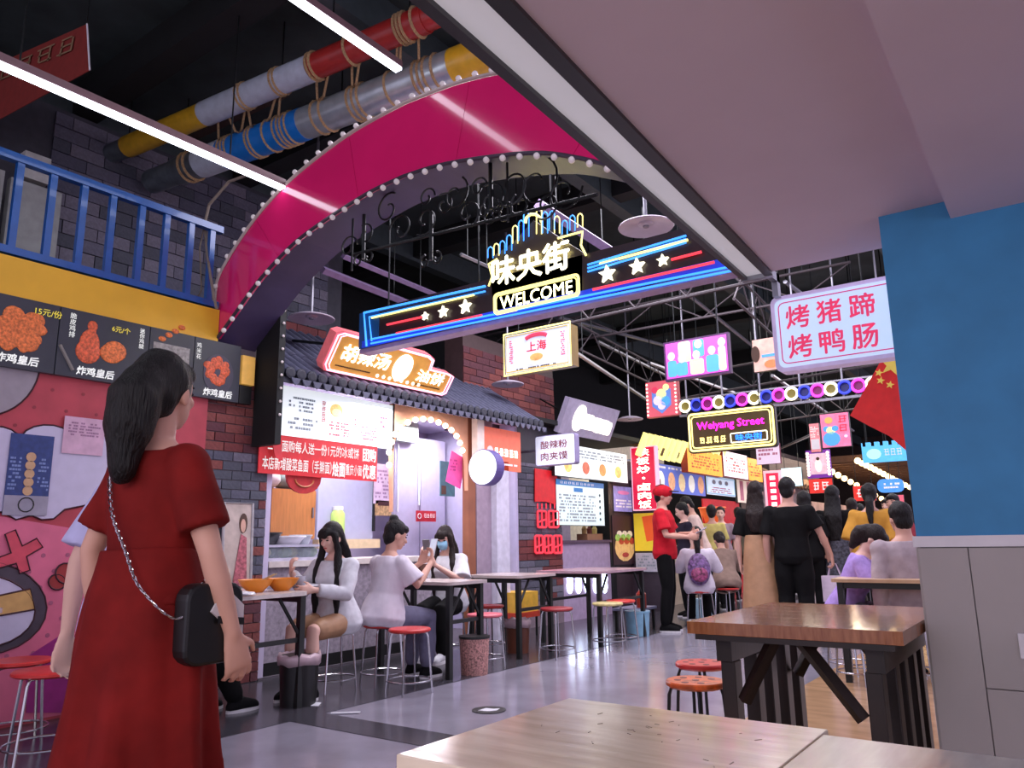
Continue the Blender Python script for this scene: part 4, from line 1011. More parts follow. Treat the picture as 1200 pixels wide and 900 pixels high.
text('味央街', f, (a0 + a1) / 2, (b0 + b1) / 2, m_nblue, t, h=(b1 - b0) * .7, w=(a1 - a0) * .72, d=.006, bold=.02)
strokes(f, W * .11, H * .17, W * .45, H * .35, 4, m_nyel, t, .006, 5, False, .16)
# ---- roast trotter sign by the blue wall
t, f, W, H = hang_sign('roast_trotter_sign', 'white light box with pink characters hanging beside the blue wall', 'light-box sign', 907, 1062, 336, 424, 4.05, E_('lit_icy', (190, 212, 236), .70), M('lavender_case', (206, 188, 226), emit=.25), .10, hang=False, rnd=.04, frame=.012)
mb = MB(); f.line(mb, rrect(.03, .03, W - .03, H - .03, .03), .003, .002, True); mb.build('red_border', M('border_pink', (216, 62, 130), emit=.4), t)
m_kp = M('character_pink', (218, 92, 142), emit=.4)
for i, ch in enumerate('烤猪蹄'): text(ch, f, W * (.20 + .25 * i), H * .70, m_kp, t, h=H * .31, w=W * .19, bold=.018)
for i, ch in enumerate('烤鸭肠'): text(ch, f, W * (.20 + .25 * i), H * .29, m_kp, t, h=H * .31, w=W * .19, bold=.018)
MB().box((f.o.x + .02, 4.0, f.o.z + H), (f.o.x + .05, 4.05, 2.45)).build('bracket', m_steel, t)
MB().box((f.o.x + .02, 3.68, 2.40), (f.o.x + .05, 4.05, 2.45)).build('bracket_arm', m_steel, t)
# ---- national flag
fg = thing('red_flag', 'red flag with yellow stars hanging beside the blue wall', 'flag', P(1045, 530, Y=5.2))
fl5 = Fr((0, 5.2, 0))
def Yp(px, py, Y): q = P(px, py, Y=Y); return (q.x, q.z)
mb = MB(); pts = [Yp(1036, 416, 5.2), Yp(996, 487, 5.2), Yp(1020, 500, 5.2), Yp(1042, 511, 5.2), Yp(1062, 528, 5.2), Yp(1090, 470, 5.2), Yp(1075, 420, 5.2)]
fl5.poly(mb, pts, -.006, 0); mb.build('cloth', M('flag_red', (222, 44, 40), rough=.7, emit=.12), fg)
for px, py, r in ((1045, 428, .07), (1030, 437, .026), (1032, 446, .026), (1043, 451, .026)):
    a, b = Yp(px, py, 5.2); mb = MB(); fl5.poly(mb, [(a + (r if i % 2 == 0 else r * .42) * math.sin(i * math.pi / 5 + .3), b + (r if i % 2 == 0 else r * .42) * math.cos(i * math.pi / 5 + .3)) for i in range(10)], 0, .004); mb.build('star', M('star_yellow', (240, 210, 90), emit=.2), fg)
q = P(1052, 414, Y=5.21); MB().tube([P(1015, 424, Y=5.21), P(1090, 408, Y=5.21)], .012, 6).build('pole', m_steel, fg)
for a in (1020, 1085): 
    q = P(a, 420, Y=5.21); MB().tube([q, (q.x, q.y, 5.28)], .005, 4).build('hanger', m_iron, fg)

# ================================================================= sour-spicy noodle stall (brick)
SX = -5.68
s2 = thing('brick_noodle_stall', 'stall with slate and red brick pier and a lilac counter', 'stall', (SX, 9.3, 0))
y_a, y_b = P(579, 600, X=SX).y, P(657, 600, X=SX).y
y_c, y_d = P(713, 600, X=SX).y, P(747, 600, X=SX).y
MB().box((-6.0, y_a, 0), (SX - .01, y_b, 2.6)).build('pier_core', M('slate_mortar', (52, 50, 58)), s2)
bricks(s2, Fr((SX, y_a, .32), (0, 1, 0)), y_b - y_a, 1.75, .33, .085, lambda a, b, r: r.choice(bk_red[:2] if .48 < b < .72 or a > (y_b - y_a) * .72 and r.random() < .5 else bk_grey), seed=12, limit=200, depth=.014)
MB().box((SX - .02, y_a, 0), (SX + .012, y_b, .31)).build('grey_base', M('base_board', (128, 112, 122)), s2)
MB().box((-7.2, y_b, 0), (-7.1, 11.6, 2.6)).build('back_wall', M('dim_lilac', (150, 140, 165)), s2)
MB().box((-7.1, y_a, 2.6), (-5.5, 11.6, 2.66)).build('soffit', m_black, s2)
cn = MB().box((-6.1, y_b + .02, 0), (SX, y_c, P(685, 636, X=SX).z)).build('counter', M('counter_lilac', (176, 156, 186), rough=.5), s2)
MB().box((-6.15, y_b, P(685, 636, X=SX).z), (SX + .03, y_c + .02, P(685, 633, X=SX).z)).build('counter_top', M('counter_edge', (90, 70, 90)), s2)
MB().box((-6.0, y_c, 0), (SX + .01, y_c + .16, 2.2)).build('black_post', m_blackm, s2)
MB().box((-6.0, y_c + .16, 0), (SX - .01, y_d, 2.3)).build('poster_wall', M('poster_wall', (70, 54, 62)), s2)
MB().box((-6.3, y_a - .2, 2.45), (-6.0, y_a + 1.9, 3.7)).build('upper_brick_core', M('brown_mortar', (80, 60, 60)), s2)
bricks(s2, Fr((-6.0, y_a - .2, 2.62), (0, 1, 0)), 2.1, .95, .26, .09, lambda a, b, r: r.choice(bk_red[1:]), seed=15, limit=80)
area('brick_stall_light', (-6.2, 10.2, 2.4), (-6.2, 10.2, 0), .5, 1.2, 16, (.95, .93, 1.0))
# white bulb scallops on the counter front
for k in range(5):
    for j in range(2):
        c = P(588 + 80 + 10.2 * k, 677 + 10 * j, X=SX + .01); MB().ball((SX + .01, c.y, c.z), (.025, .075, .10), 10, 7).build('scallop_lamp', E_('scallop_white', (214, 228, 255), 5.0, 0), s2, smooth=True)
m_ngr = M('neon_crimson', (235, 54, 70), emit=.9, var=.1)
t = thing('red_pennant', 'red fringed pennant on the brick pier', 'pennant', P(637, 590, X=SX + .03))
fz = Fr((SX + .03, 0, 0), (0, 1, 0))
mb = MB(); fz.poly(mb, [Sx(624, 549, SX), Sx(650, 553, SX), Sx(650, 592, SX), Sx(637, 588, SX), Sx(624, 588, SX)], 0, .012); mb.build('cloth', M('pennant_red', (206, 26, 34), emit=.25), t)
for k in range(5): mb = MB(); q = Sx(627 + 5 * k, 590, SX); fz.line(mb, [q, (q[0], q[1] - .07)], .01, .01); mb.build('tassel', m_ngr, t)
t = thing('red_neon_characters', 'red glowing neon loops stacked on the brick pier', 'neon sign', P(640, 648, X=SX + .03))
for x0, x1, yt, yb in ((627, 637, 599, 618), (640, 651, 599, 618), (624, 633, 628, 648), (635, 644, 628, 648), (646, 655, 628, 648)):
    a0, b0, a1, b1 = xrect(x0, x1, yt, yb, SX)
    mb = MB(); fz.line(mb, rrect(a0, b0, a1, b1, .02, 2), .014, .012, True); mb.build('neon_loop', m_ngr, t)
    mb = MB(); fz.line(mb, [(a0, b0 + (b1 - b0) * .3), (a1, b0 + (b1 - b0) * .5)], .012, .012); fz.line(mb, [((a0 + a1) / 2, b0), ((a0 + a1) / 2, b1)], .012, .012); mb.build('neon_stroke', m_ngr, t)
# boards of this stall
fo2, w2, h2 = tilt_frame((654, 507), (714, 520), (668, 466), -5.5)
t = thing('white_roof_sign', 'grey leaning light box with blown-out white lettering', 'light-box sign', fo2.o)
mb = MB(); fo2.rect(mb, 0, 0, w2, h2, -.08, 0); mb.build('case', M('sign_grey_face', (150, 142, 166), emit=.25), t)
mb = MB(); fo2.disc(mb, w2 * .27, h2 * .52, h2 * .30, .001, .016, 18, h2 * .38); mb.build('round_light', m_glow, t)
for k, (a, b, ra, rb) in enumerate(((.44, .46, .10, .22), (.58, .44, .13, .20), (.73, .42, .13, .21), (.85, .40, .08, .20))):
    mb = MB(); fo2.poly(mb, rrect(w2 * (a - ra), h2 * (b - rb), w2 * (a + ra), h2 * (b + rb), .05), .001, .010 + .001 * k); mb.build('blurred_lettering', m_glow, t)
for q in (.2, .8): MB().tube([fo2.pt(w2 * q, h2 * .5, -.08), fo2.pt(w2 * q, h2 * .5, -.08) + Vector((-.5, 0, .3))], .012, 5).build('stay', m_iron, t)
t, f, W, H = hang_sign('sour_spicy_sign', 'small white light box with grey-red characters above the brick pier', 'light-box sign', 627, 674, 509, 545, 7.95, E_('lit_cool', (214, 218, 236), .62), M('violet_case', (140, 132, 170)), .10, hang=False, rnd=.03)
m_cg = M('characters_rose', (176, 86, 110), emit=.25)
for r_, s in ((.68, '酸辣粉'), (.30, '肉夹馍')): text(s, f, W * .48, H * r_, m_cg, t, w=W * .66, h=H * .26, bold=.012)
MB().box((f.o.x - .35, 8.0, f.o.z + H * .5), (f.o.x, 8.03, f.o.z + H * .5 + .03)).build('bracket', m_steel, t)
t, f, W, H = wall_sign('ice_cream_menu', 'white lit menu board with a row of food pictures', 'menu board', 650, 735, 525, 562, SX + .12, E_('lit_menu', (222, 230, 226), .72))
for k in range(4):
    D(f, t, 'food_picture', E_('food_pic_%d' % k, ((230, 200, 110), (206, 110, 80), (220, 150, 80), (226, 200, 110))[k], .4, .4), 'disc', W * (.16 + .23 * k), H * .34, .10, .09)
scribble(f, W * .06, H * .62, W * .95, H * .9, 3, m_mgrn, t, .002, .6, 61)
t, f, W, H = wall_sign('blue_headed_menu', 'white menu with a blue header band over the lilac counter', 'menu board', 652, 708, 564, 616, SX + .05, E_('lit_mint', (206, 222, 222), .6))
D(f, t, 'blue_header', E_('menu_blue', (40, 116, 176), .4), 'rect', 0, H * .88, W, H); D(f, t, 'blue_tab', E_('menu_blue', (40, 116, 176), .4), 'rect', W * .35, H * .75, W * .53, H * .84)
strokes(f, W * .06, H * .905, W * .78, H * .965, 9, m_wp, t, .007, 6)
scribble(f, W * .05, H * .08, W * .8, H * .7, 9, m_mgrn, t, .002, .55, 62)
for k in range(2):
    for j in range(5): D(f, t, 'mark', m_mgrn, 'disc', W * .9, H * (.15 + .14 * j), .02)
t, f, W, H = wall_sign('sky_poster', 'small violet sky poster beside the black post', 'poster', 719, 742, 570, 600, SX + .02, E_('sky_violet', (150, 146, 206), .35, .25))
D(f, t, 'pink_cloud', E_('cloud_pink', (216, 130, 176), .35), 'disc', W * .5, H * .75, W * .3, H * .08); scribble(f, W * .1, H * .15, W * .9, H * .5, 3, m_wp, t, .002, .8, 63)
t, f, W, H = wall_sign('burger_poster', 'dark poster with a big stuffed bun and green salad', 'poster', 718, 745, 604, 662, SX + .02, M('poster_maroon', (62, 36, 44), emit=.08))
D(f, t, 'bun', E_('bun_tan', (226, 180, 116), .35, .3), 'disc', W * .5, H * .35, W * .42, H * .28)
for k in range(9): D(f, t, 'filling', E_('fill_%d' % (k % 3), ((150, 190, 90), (226, 214, 190), (176, 60, 50))[k % 3], .3, .3), 'disc', W * (.2 + .075 * k), H * (.55 + .08 * math.sin(k * 2.1)), W * .11, H * .07, d=.006)
D(f, t, 'chilli', E_('fill_2', (176, 60, 50), .3), 'disc', W * .5, H * .2, W * .14, H * .05, d=.007)
cx = thing('condiment_box', 'brown box of condiments on the lilac counter', 'box', P(693, 632, X=SX - .1))
zc_ = P(685, 633, X=SX).z; q = P(693, 630, X=SX - .12)
MB().box((q.x - .1, q.y - .25, zc_), (q.x + .08, q.y + .2, zc_ + .09)).build('box', M('box_brown', (150, 110, 80)), cx)
for k in range(3): MB().lathe([(.035, .09), (.04, .16), (.02, .2)], (q.x, q.y - .2 + .15 * k, zc_), n=10).build('jar', M('jar_%d' % k, ((180, 150, 90), (120, 60, 50), (200, 190, 110))[k]), cx)

# ---- vertical red sign, yellow and white posters
t, f, W, H = hang_sign('vertical_red_sign', 'tall red sign with white Chinese characters and pale border', 'sign', 741, 768, 524, 597, 10.9, E_('red_sign', (206, 24, 62), .6), M('border_rose', (240, 180, 200), emit=.6), .12, hang=False, frame=.015)
for i, ch in enumerate('铁板炒·卤肉饭'): text(ch, f, W * .5, H * (.92 - .14 * i), m_glow, t, w=W * .55 if ch != '·' else W * .12, h=H * (.115 if ch != '·' else .03), bold=.012)
MB().box((f.o.x - .3, 10.95, f.o.z + H * .8), (f.o.x, 10.98, f.o.z + H * .83)).build('bracket', m_steel, t)
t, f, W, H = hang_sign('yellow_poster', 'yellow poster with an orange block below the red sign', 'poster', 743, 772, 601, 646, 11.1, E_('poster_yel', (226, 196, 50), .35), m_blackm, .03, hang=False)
D(f, t, 'orange_block', E_('poster_orange', (226, 92, 40), .35), 'poly', [(W * .35, H * .9), (W * .95, H * .95), (W * .95, H * .3), (W * .5, H * .25)])
t2, f2, W2, H2 = hang_sign('white_leaflet', 'white leaflet sheet under the yellow poster', 'paper', 745, 772, 648, 670, 11.1, M('leaflet', (200, 196, 206)), m_white, .03, hang=False)
scribble(f2, W2 * .1, H2 * .1, W2 * .9, H2 * .9, 5, m_mgrn, t2, .002, .6, 64)
MB().box((P(741, 650, Y=11.15).x - .1, 11.14, 0), (P(774, 650, Y=11.15).x, 11.3, 2.0)).build('sign_partition', M('partition_dark', (60, 46, 56)), s2)

# ================================================================= blue menu stall with lit yellow roof
BX = -5.5
yy0 = P(770, 560, X=BX).y; yy1 = P(868, 560, X=BX).y
s3 = thing('blue_menu_stall', 'stall with glowing yellow tube roof and blue picture menu', 'stall', (BX, (yy0 + yy1) / 2, 0))
MB().box((-7.3, yy0 - .3, 0), (-7.2, yy1, 3)).build('back_wall', M('warm_white_wall', (206, 200, 180)), s3)
MB().box((BX - .05, P(826, 600, X=BX).y, 0), (BX - .02, P(868, 600, X=BX).y, P(846, 586, X=BX).z)).build('red_front', M('red_front', (190, 26, 34), rough=.5, emit=.06), s3)
MB().box((-6.2, yy0, 0), (BX, P(826, 600, X=BX).y, .95)).build('counter', M('counter_warm', (176, 160, 140)), s3)
area('blue_stall_light', (-6.3, (yy0 + yy1) / 2, 2.6), (-6.3, (yy0 + yy1) / 2, 0), .6, 3.0, 45, (1.0, .95, .88))
m_ytube = E_('roof_tube_yellow', (244, 232, 140), 1.1)
pa, pb = P(752, 541, X=BX + .1), P(830, 548, X=BX + .1)
for k in range(15):
    q = P(748 + 6.6 * k, 534 + 1.1 * k, X=BX + .12); e = P(752 + 7.4 * k, 505 + 1.8 * k, Y=q.y)
    MB().tube([q, q + Vector((.16, 0, .34))], .055, 10).build('roof_tube', m_ytube, s3, smooth='auto')
m_thatch = M('thatch_brown', (120, 92, 66), rough=.8, var=.4, scale=30)
q0 = P(770, 538, X=BX + .15)
for k in range(30):
    yq = yy0 - .4 + (yy1 + 4 - yy0) * k / 29
    MB().tube([(BX + .2, yq, 2.46), (BX - .25, yq, 2.66)], .07, 6).build('eave_tile', m_thatch, s3)
t, f, W, H = wall_sign('blue_picture_menu', 'blue menu board with oval dish pictures', 'menu board', 768, 826, 547, 579, BX + .03, E_('menu_royal', (92, 112, 196), .5))
for k in range(5): D(f, t, 'dish_picture', E_('dish_%d' % (k % 3), ((230, 226, 214), (214, 160, 120), (226, 200, 150))[k % 3], .5, .3), 'disc', W * (.1 + .2 * k), H * .42, W * .065, H * .33)
scribble(f, W * .03, H * .82, W * .98, H * .95, 1, m_wp, t, .002, .8, 65)
t, f, W, H = wall_sign('icy_menu', 'pale icy-blue menu board beside the blue picture menu', 'menu board', 828, 861, 559, 581, BX + .03, E_('menu_icy', (200, 222, 238), .62))
for k in range(3): D(f, t, 'plate_picture', m_mgrn, 'disc', W * (.25 + .22 * k), H * .68, W * .06, H * .12)
scribble(f, W * .12, H * .12, W * .88, H * .45, 3, M('rose_print', (206, 130, 150)), t, .002, .7, 66)
mb = MB(); f.line(mb, [(.03, .03), (W - .03, .03), (W - .03, H - .03), (.03, H - .03)], .012, .003, True); mb.build('frame', E_('menu_frame', (150, 190, 220), .4), t)
t, f, W, H = wall_sign('cream_menu', 'cream menu panel behind the woman in the tan skirt', 'menu board', 864, 890, 562, 590, BX + .03, E_('menu_cream', (222, 206, 190), .5))
for k in range(3): D(f, t, 'column_print', M('rose_print', (206, 130, 150)), 'rect', W * (.12 + .3 * k), H * .1, W * (.26 + .3 * k), H * .9)
# yellow box signs over the eave
for i, (x0, x1, yt, yb, mt, lab) in enumerate(((806, 846, 529, 556, E_('box_amber', (236, 160, 50), .7, .2), 'amber light box on the eave left of the white one'), (848, 876, 531, 560, E_('box_white', (232, 226, 236), .7), 'white light box with red edge on the eave'), (877, 893, 538, 564, E_('box_amber', (236, 160, 50), .7, .2), 'narrow amber light box on the eave right of the white one'))):
    t, f, W, H = wall_sign('eave_light_box', lab, 'light-box sign', x0, x1, yt, yb, BX + .28, mt, M('eave_case', (150, 50, 30)), .12, group='light boxes on the eave')
    scribble(f, W * .1, H * .2, W * .9, H * .8, 5, M('amber_print', (200, 90, 60)), t, .002, .5, 70 + i)
t, f, W, H = hang_sign('pale_hanging_sign', 'pale pink hanging sign behind the Weiyang Street sign', 'sign', 886, 914, 520, 544, 11.5, E_('pale_pink_face', (226, 206, 222), .5), M('maroon_case', (130, 50, 70)), .05)
scribble(f, W * .1, H * .2, W * .9, H * .8, 3, M('rose_print', (206, 130, 150)), t, .002, .6, 75)
# orange bucket and packs inside
ob_ = thing('orange_tub', 'orange plastic tub on the stall counter', 'tub', P(836, 612, X=-5.9))
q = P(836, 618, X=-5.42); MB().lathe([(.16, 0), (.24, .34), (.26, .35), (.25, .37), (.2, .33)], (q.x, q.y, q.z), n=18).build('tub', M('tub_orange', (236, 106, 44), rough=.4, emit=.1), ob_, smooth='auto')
MB().box((q.x - .3, q.y - .4, 0), (q.x + .3, q.y + .4, q.z)).build('stand', M('stand_red', (150, 40, 40)), ob_)

# ================================================================= far stalls
m_far_dark = M('far_dark', (58, 46, 44), rough=.8, var=.3)
s4 = thing('far_stall', 'dim far stall with shingled eave right of the blue menu stall', 'stall', (-5.6, 19, 0), group='far stalls')
ya, yb_ = P(890, 600, X=-5.6).y, P(950, 600, X=-5.6).y
MB().box((-6.0, ya, 0), (-5.6, yb_, 2.3)).build('front', M('far_front', (150, 130, 130), var=.3, scale=4), s4)
MB().box((-5.7, ya, 2.3), (-5.3, yb_, 3.0)).build('dark_header', m_far_dark, s4)
for k in range(14):
    yq = ya + (yb_ - ya) * (k + .5) / 14; MB().tube([(-5.1, yq, 2.25), (-5.6, yq, 2.6)], .09, 6).build('shingle_row', m_thatch, s4)
s5 = thing('bulb_string_stall', 'far stall under brown rafters hung with two warm bulb strings', 'stall', (-5.6, 24, 0), group='far stalls')
yc_, yd_ = P(952, 600, X=-5.6).y, 33.0
MB().box((-6.0, yc_, 0), (-5.6, yd_, 2.0)).build('front', M('far_front2', (170, 140, 130), var=.4, scale=3), s5)
for k in range(16):
    yq = yc_ + (yd_ - yc_) * k / 15; MB().box((-6.5, yq, 3.0), (-3.2, yq + .12, 3.15)).build('rafter', M('rafter_brown', (120, 84, 60), rough=.7), s5)
for (p0, p1) in (((975, 553), (1062, 600)), ((1005, 540), (1066, 571))):
    for k in range(13):
        x, y = p0[0] + (p1[0] - p0[0]) * k / 12, p0[1] + (p1[1] - p0[1]) * k / 12
        q = P(x, y, X=-5.2 + .9 * (p0[0] > 1000)); q = P(x, y, Y=min(q.y, 32)); MB().ball(q, .085, 8, 6).build('warm_bulb', E_('bulb_amber', (255, 214, 150), 4.0, 0), s5, smooth=True)
area('far_stall_light', (-5.0, 22, 2.9), (-5.0, 22, 0), 1.0, 10, 160, (1.0, .82, .66))
t, f, W, H = hang_sign('far_vertical_red_sign', 'slim far red sign with white marks beside the couple', 'sign', 899, 914, 554, 604, 16.5, E_('red_far', (206, 34, 80), .6), E_('red_far_border', (240, 190, 206), .6), .1, hang=True, frame=.05)
for k in range(6): D(f, t, 'character', m_glow, 'rect', W * .3, H * (.06 + .155 * k), W * .72, H * (.15 + .155 * k))
def far_sign(name, label, x0, x1, yt, yb, Y, rgb, e=.55, cat='sign', **k):
    return hang_sign(name, label, cat, x0, x1, yt, yb, Y, E_(name + '_face_%d' % x0, rgb, e, .25), k.pop('case', m_blackm), .08, **k)
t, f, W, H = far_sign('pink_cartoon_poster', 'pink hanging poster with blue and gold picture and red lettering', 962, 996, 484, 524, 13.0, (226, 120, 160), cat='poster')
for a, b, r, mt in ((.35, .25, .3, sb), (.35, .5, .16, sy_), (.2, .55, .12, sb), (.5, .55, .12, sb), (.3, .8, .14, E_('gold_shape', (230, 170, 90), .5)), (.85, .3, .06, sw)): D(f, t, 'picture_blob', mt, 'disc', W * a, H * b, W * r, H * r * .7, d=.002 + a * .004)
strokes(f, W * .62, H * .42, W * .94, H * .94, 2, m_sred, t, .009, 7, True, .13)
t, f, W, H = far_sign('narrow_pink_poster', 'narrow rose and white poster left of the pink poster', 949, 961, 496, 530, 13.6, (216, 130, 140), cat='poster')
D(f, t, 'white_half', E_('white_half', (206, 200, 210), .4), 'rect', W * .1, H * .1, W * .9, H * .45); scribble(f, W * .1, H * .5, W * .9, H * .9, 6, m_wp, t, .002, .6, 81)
t, f, W, H = far_sign('purple_bulb_sign', 'square sign with purple bulb-studded frame', 949, 969, 531, 556, 15.0, (214, 176, 190), case=M('purple_case', (110, 40, 150), emit=.4), frame=.06)
for k in range(8):
    for a, b in ((-.03, H * k / 7), (W + .03, H * k / 7)): D(f, t, 'sign_bulb', E_('bulb_warm', (255, 220, 200), 1.6), 'disc', a, b, .03, d=.004)
D(f, t, 'figure_shape', E_('figure_pale', (236, 220, 216), .5), 'disc', W * .5, H * .42, W * .22, H * .32); D(f, t, 'figure_top', m_ptd, 'disc', W * .5, H * .74, W * .1, d=.006)
t = thing('castle_sign', 'bright blue battlement-shaped sign by the flag', 'sign', P(1035, 540, Y=12.0))
a0, b0, a1, b1 = yrect(1010, 1062, 517, 541, 12.0); f = Fr((a0, 12.0, b0)); W, H = a1 - a0, b1 - b0
pts = [(0, 0), (W, 0), (W, H)]
for k in range(5):
    xq = W * (1 - k / 5); pts += [(xq - W * .1, H), (xq - W * .1, H * .8), (xq - W * .2 + .001, H * .8), (xq - W * .2 + .001, H)]
pts += [(0, H * .95)]
mb = MB(); f.poly(mb, pts, -.08, 0); mb.build('board', E_('castle_blue', (84, 180, 232), .75, .15), t)
strokes(f, W * .5, H * .28, W * .92, H * .62, 3, m_wp, t, .004, 9)
D(f, t, 'pale_oval', E_('icy_oval', (170, 220, 240), .7), 'disc', W * .27, H * .4, W * .17, H * .26)
for q in (.1, .9): MB().tube([f.pt(W * q, H * .5, -.04), (a0 + W * q, 12.04, 5.28)], .008, 5).build('hanger', m_iron, t)
t = thing('blue_oval_sign', 'blue oval sign below the bulb strings', 'sign', P(1043, 577, Y=17))
a0, b0, a1, b1 = yrect(1028, 1059, 561, 577, 17.0); f = Fr((a0, 17.0, b0)); W, H = a1 - a0, b1 - b0
mb = MB(); f.poly(mb, rrect(0, 0, W, H, H * .4), -.06, 0); mb.build('board', E_('oval_blue', (70, 140, 220), .6, .2), t)
scribble(f, W * .15, H * .25, W * .85, H * .75, 2, m_wp, t, .003, .7, 83)
MB().tube([f.pt(W * .5, H, -.03), (a0 + W * .5, 17.03, 5.28)], .01, 5).build('hanger', m_iron, t)
for i, (x0, x1, yt, yb, Y, lab) in enumerate(((948, 976, 561, 578, 17, 'red lit roof sign above the shingled eave, left of two'), (1000, 1026, 569, 587, 18, 'red lit roof sign near the blue oval sign, right of two'))):
    t, f, W, H = far_sign('red_roof_sign', lab, x0, x1, yt, yb, Y, (206, 46, 40), group='red roof signs')
    strokes(f, W * .14, H * .2, W * .86, H * .8, 2, m_wp, t, .004, 11 + i, False, .13)
t, f, W, H = far_sign('far_rose_sign', 'small rose sign at the blue wall edge far back', 1040, 1060, 580, 600, 19, (206, 90, 110)); D(f, t, 'mark', m_wp, 'rect', W * .3, H * .2, W * .7, H * .8)
t, f, W, H = far_sign('white_lightburst_sign', 'irregular white-blue lit sign above the couple', 916, 940, 548, 570, 17.5, (180, 220, 230), e=.8); D(f, t, 'burst', m_glow, 'disc', W * .45, H * .55, W * .3, H * .3); D(f, t, 'burst', m_glow, 'disc', W * .7, H * .35, W * .2, H * .2)

# steel trusses and pipes under the far roof
m_truss = M('truss_steel', (74, 66, 70), rough=.7, metal=.0)
def truss(label, pa, pb, Z, drop=.35, n=9, r=.018):
    a, b = P(*pa, Z=Z), P(*pb, Z=Z)
    t = thing('roof_truss', label, 'truss', (a + b) / 2, group='roof trusses')
    d = Vector((0, 0, drop))
    MB().tube([a, b], r, 6).build('bottom_chord', m_truss, t); MB().tube([a + d, b + d], r, 6).build('top_chord', m_truss, t)
    for k in range(n):
        q0, q1 = a.lerp(b, k / n), a.lerp(b, (k + 1) / n)
        MB().tube([q0 + (d if k % 2 else Vector()), q1 + (Vector() if k % 2 else d)], r * .5, 5).build('brace', m_truss, t)
    for k in (.1, .5, .9): q = a.lerp(b, k); MB().tube([q + d, (q.x, q.y, 5.28)], r * .5, 5).build('hanger', m_iron, t)
truss('long roof truss just behind the WELCOME sign', (640, 385), (905, 325), 3.35)
truss('roof truss above the hanging screen', (560, 420), (1000, 340), 3.9)
truss('roof truss behind the ring light bar', (780, 470), (1040, 425), 3.3)
truss('roof truss behind the pink poster', (870, 500), (1060, 470), 3.3)
truss('roof truss running away above the bulb-framed sign', (680, 410), (790, 462), 3.6)
truss('roof truss running away behind the roast sign', (860, 350), (935, 420), 3.7)
for i, (pa, pb, Z) in enumerate((((655, 372), (780, 405), 4.2), ((700, 400), (780, 440), 3.9), ((655, 400), (760, 470), 3.4), ((800, 340), (900, 420), 4.4), ((920, 330), (960, 360), 4.2), ((760, 425), (860, 460), 3.7), ((905, 440), (1000, 505), 3.6), ((870, 545), (950, 510), 3.0))):
    trunk(pa, pb, Z, .028, 'roof_pipe', ('thin steel pipe under the roof right of the noodle light box, highest there', 'thin steel pipe left of the cartoon crowd screen', 'thin steel pipe sloping from the noodle light box to the bulb-framed sign', 'thin steel pipe between the WELCOME sign and the peach poster', 'short steel pipe above the roast trotter sign', 'thin steel pipe below the cartoon crowd screen', 'thin steel pipe running from the ring lights to the pink poster', 'low thin steel pipe behind the Weiyang Street sign')[i], m_steel, 6)
# ================================================================= furniture and small things
m_top = M('table_top_pale', (186, 172, 168), rough=.25, var=.08, scale=4)
m_leg = M('black_leg', (18, 22, 20), rough=.45)
def wood(name, c1, c2, rough=.3, sc=5.0, st=(1.2, 9, 1), coat=0.0):
    m = M(name, c1, rough=rough, var=.22, scale=sc, stretch=st, bump=.06, coat=coat)
    for n in m.node_tree.nodes:
        if n.type == 'VALTORGB':
            n.color_ramp.elements[0].color = (*[lin(x) for x in c1], 1); n.color_ramp.elements[1].color = (*[lin(x) for x in c2], 1)
    return m
# near tables
m_near = wood('pale_plywood', (212, 194, 170), (240, 226, 204), .15, 5, (1, 7, 1), .0)
m_near2 = wood('grey_plywood', (178, 164, 146), (204, 190, 168), .18, 5, (7, 1, 1), .0)
for nm, lab, x0, x1, y0, y1, z, mt in (('plywood_table', 'pale plywood table in the foreground with worn scratched top', -.872, -.372, .905, 1.40, .75, m_near), ('plywood_table', 'greyer plywood table butted against the pale foreground one', -.368, .40, .88, 1.352, .752, m_near2)):
    t = thing(nm, lab, 'table', ((x0 + x1) / 2, (y0 + y1) / 2, 0), group='plywood tables')
    MB().box((x0, y0, z - .022), (x1, y1, z)).build('table_top', mt, t, bevel=.002)
    MB().box((x0 + .001, y0 + .001, z - .03), (x1 - .001, y1 - .001, z - .0225)).build('top_ply', wood('ply_edge', (150, 140, 90), (176, 164, 110), .5), t)
    for lx in (x0 + .05, x1 - .09):
        for ly in (y0 + .05, y1 - .09): MB().box((lx, ly, 0), (lx + .04, ly + .04, z - .03)).build('leg', m_leg, t)
    MB().box((x0 + .05, y0 + .06, z - .09), (x1 - .05, y0 + .08, z - .03)).build('apron', m_leg, t)
    MB().box((x0 + .05, y1 - .08, z - .09), (x1 - .05, y1 - .06, z - .03)).build('apron', m_leg, t)
    if mt is m_near:
        r = random.Random(3); mm = M('scratch_dark', (140, 124, 104))
        for k in range(26):
            a, b = r.gauss(-.62, .09), r.gauss(1.24, .06); q = r.uniform(0, 3.1); l = r.uniform(.002, .007)
            if x0 + .02 < a < x1 - .02 and y0 + .02 < b < y1 - .02: MB().obox((a, b, z + .0003), (l * math.cos(q), l * math.sin(q), 0), (-.0008 * math.sin(q), .0008 * math.cos(q), 0), (0, 0, .0003)).build('scratch', mm, t)
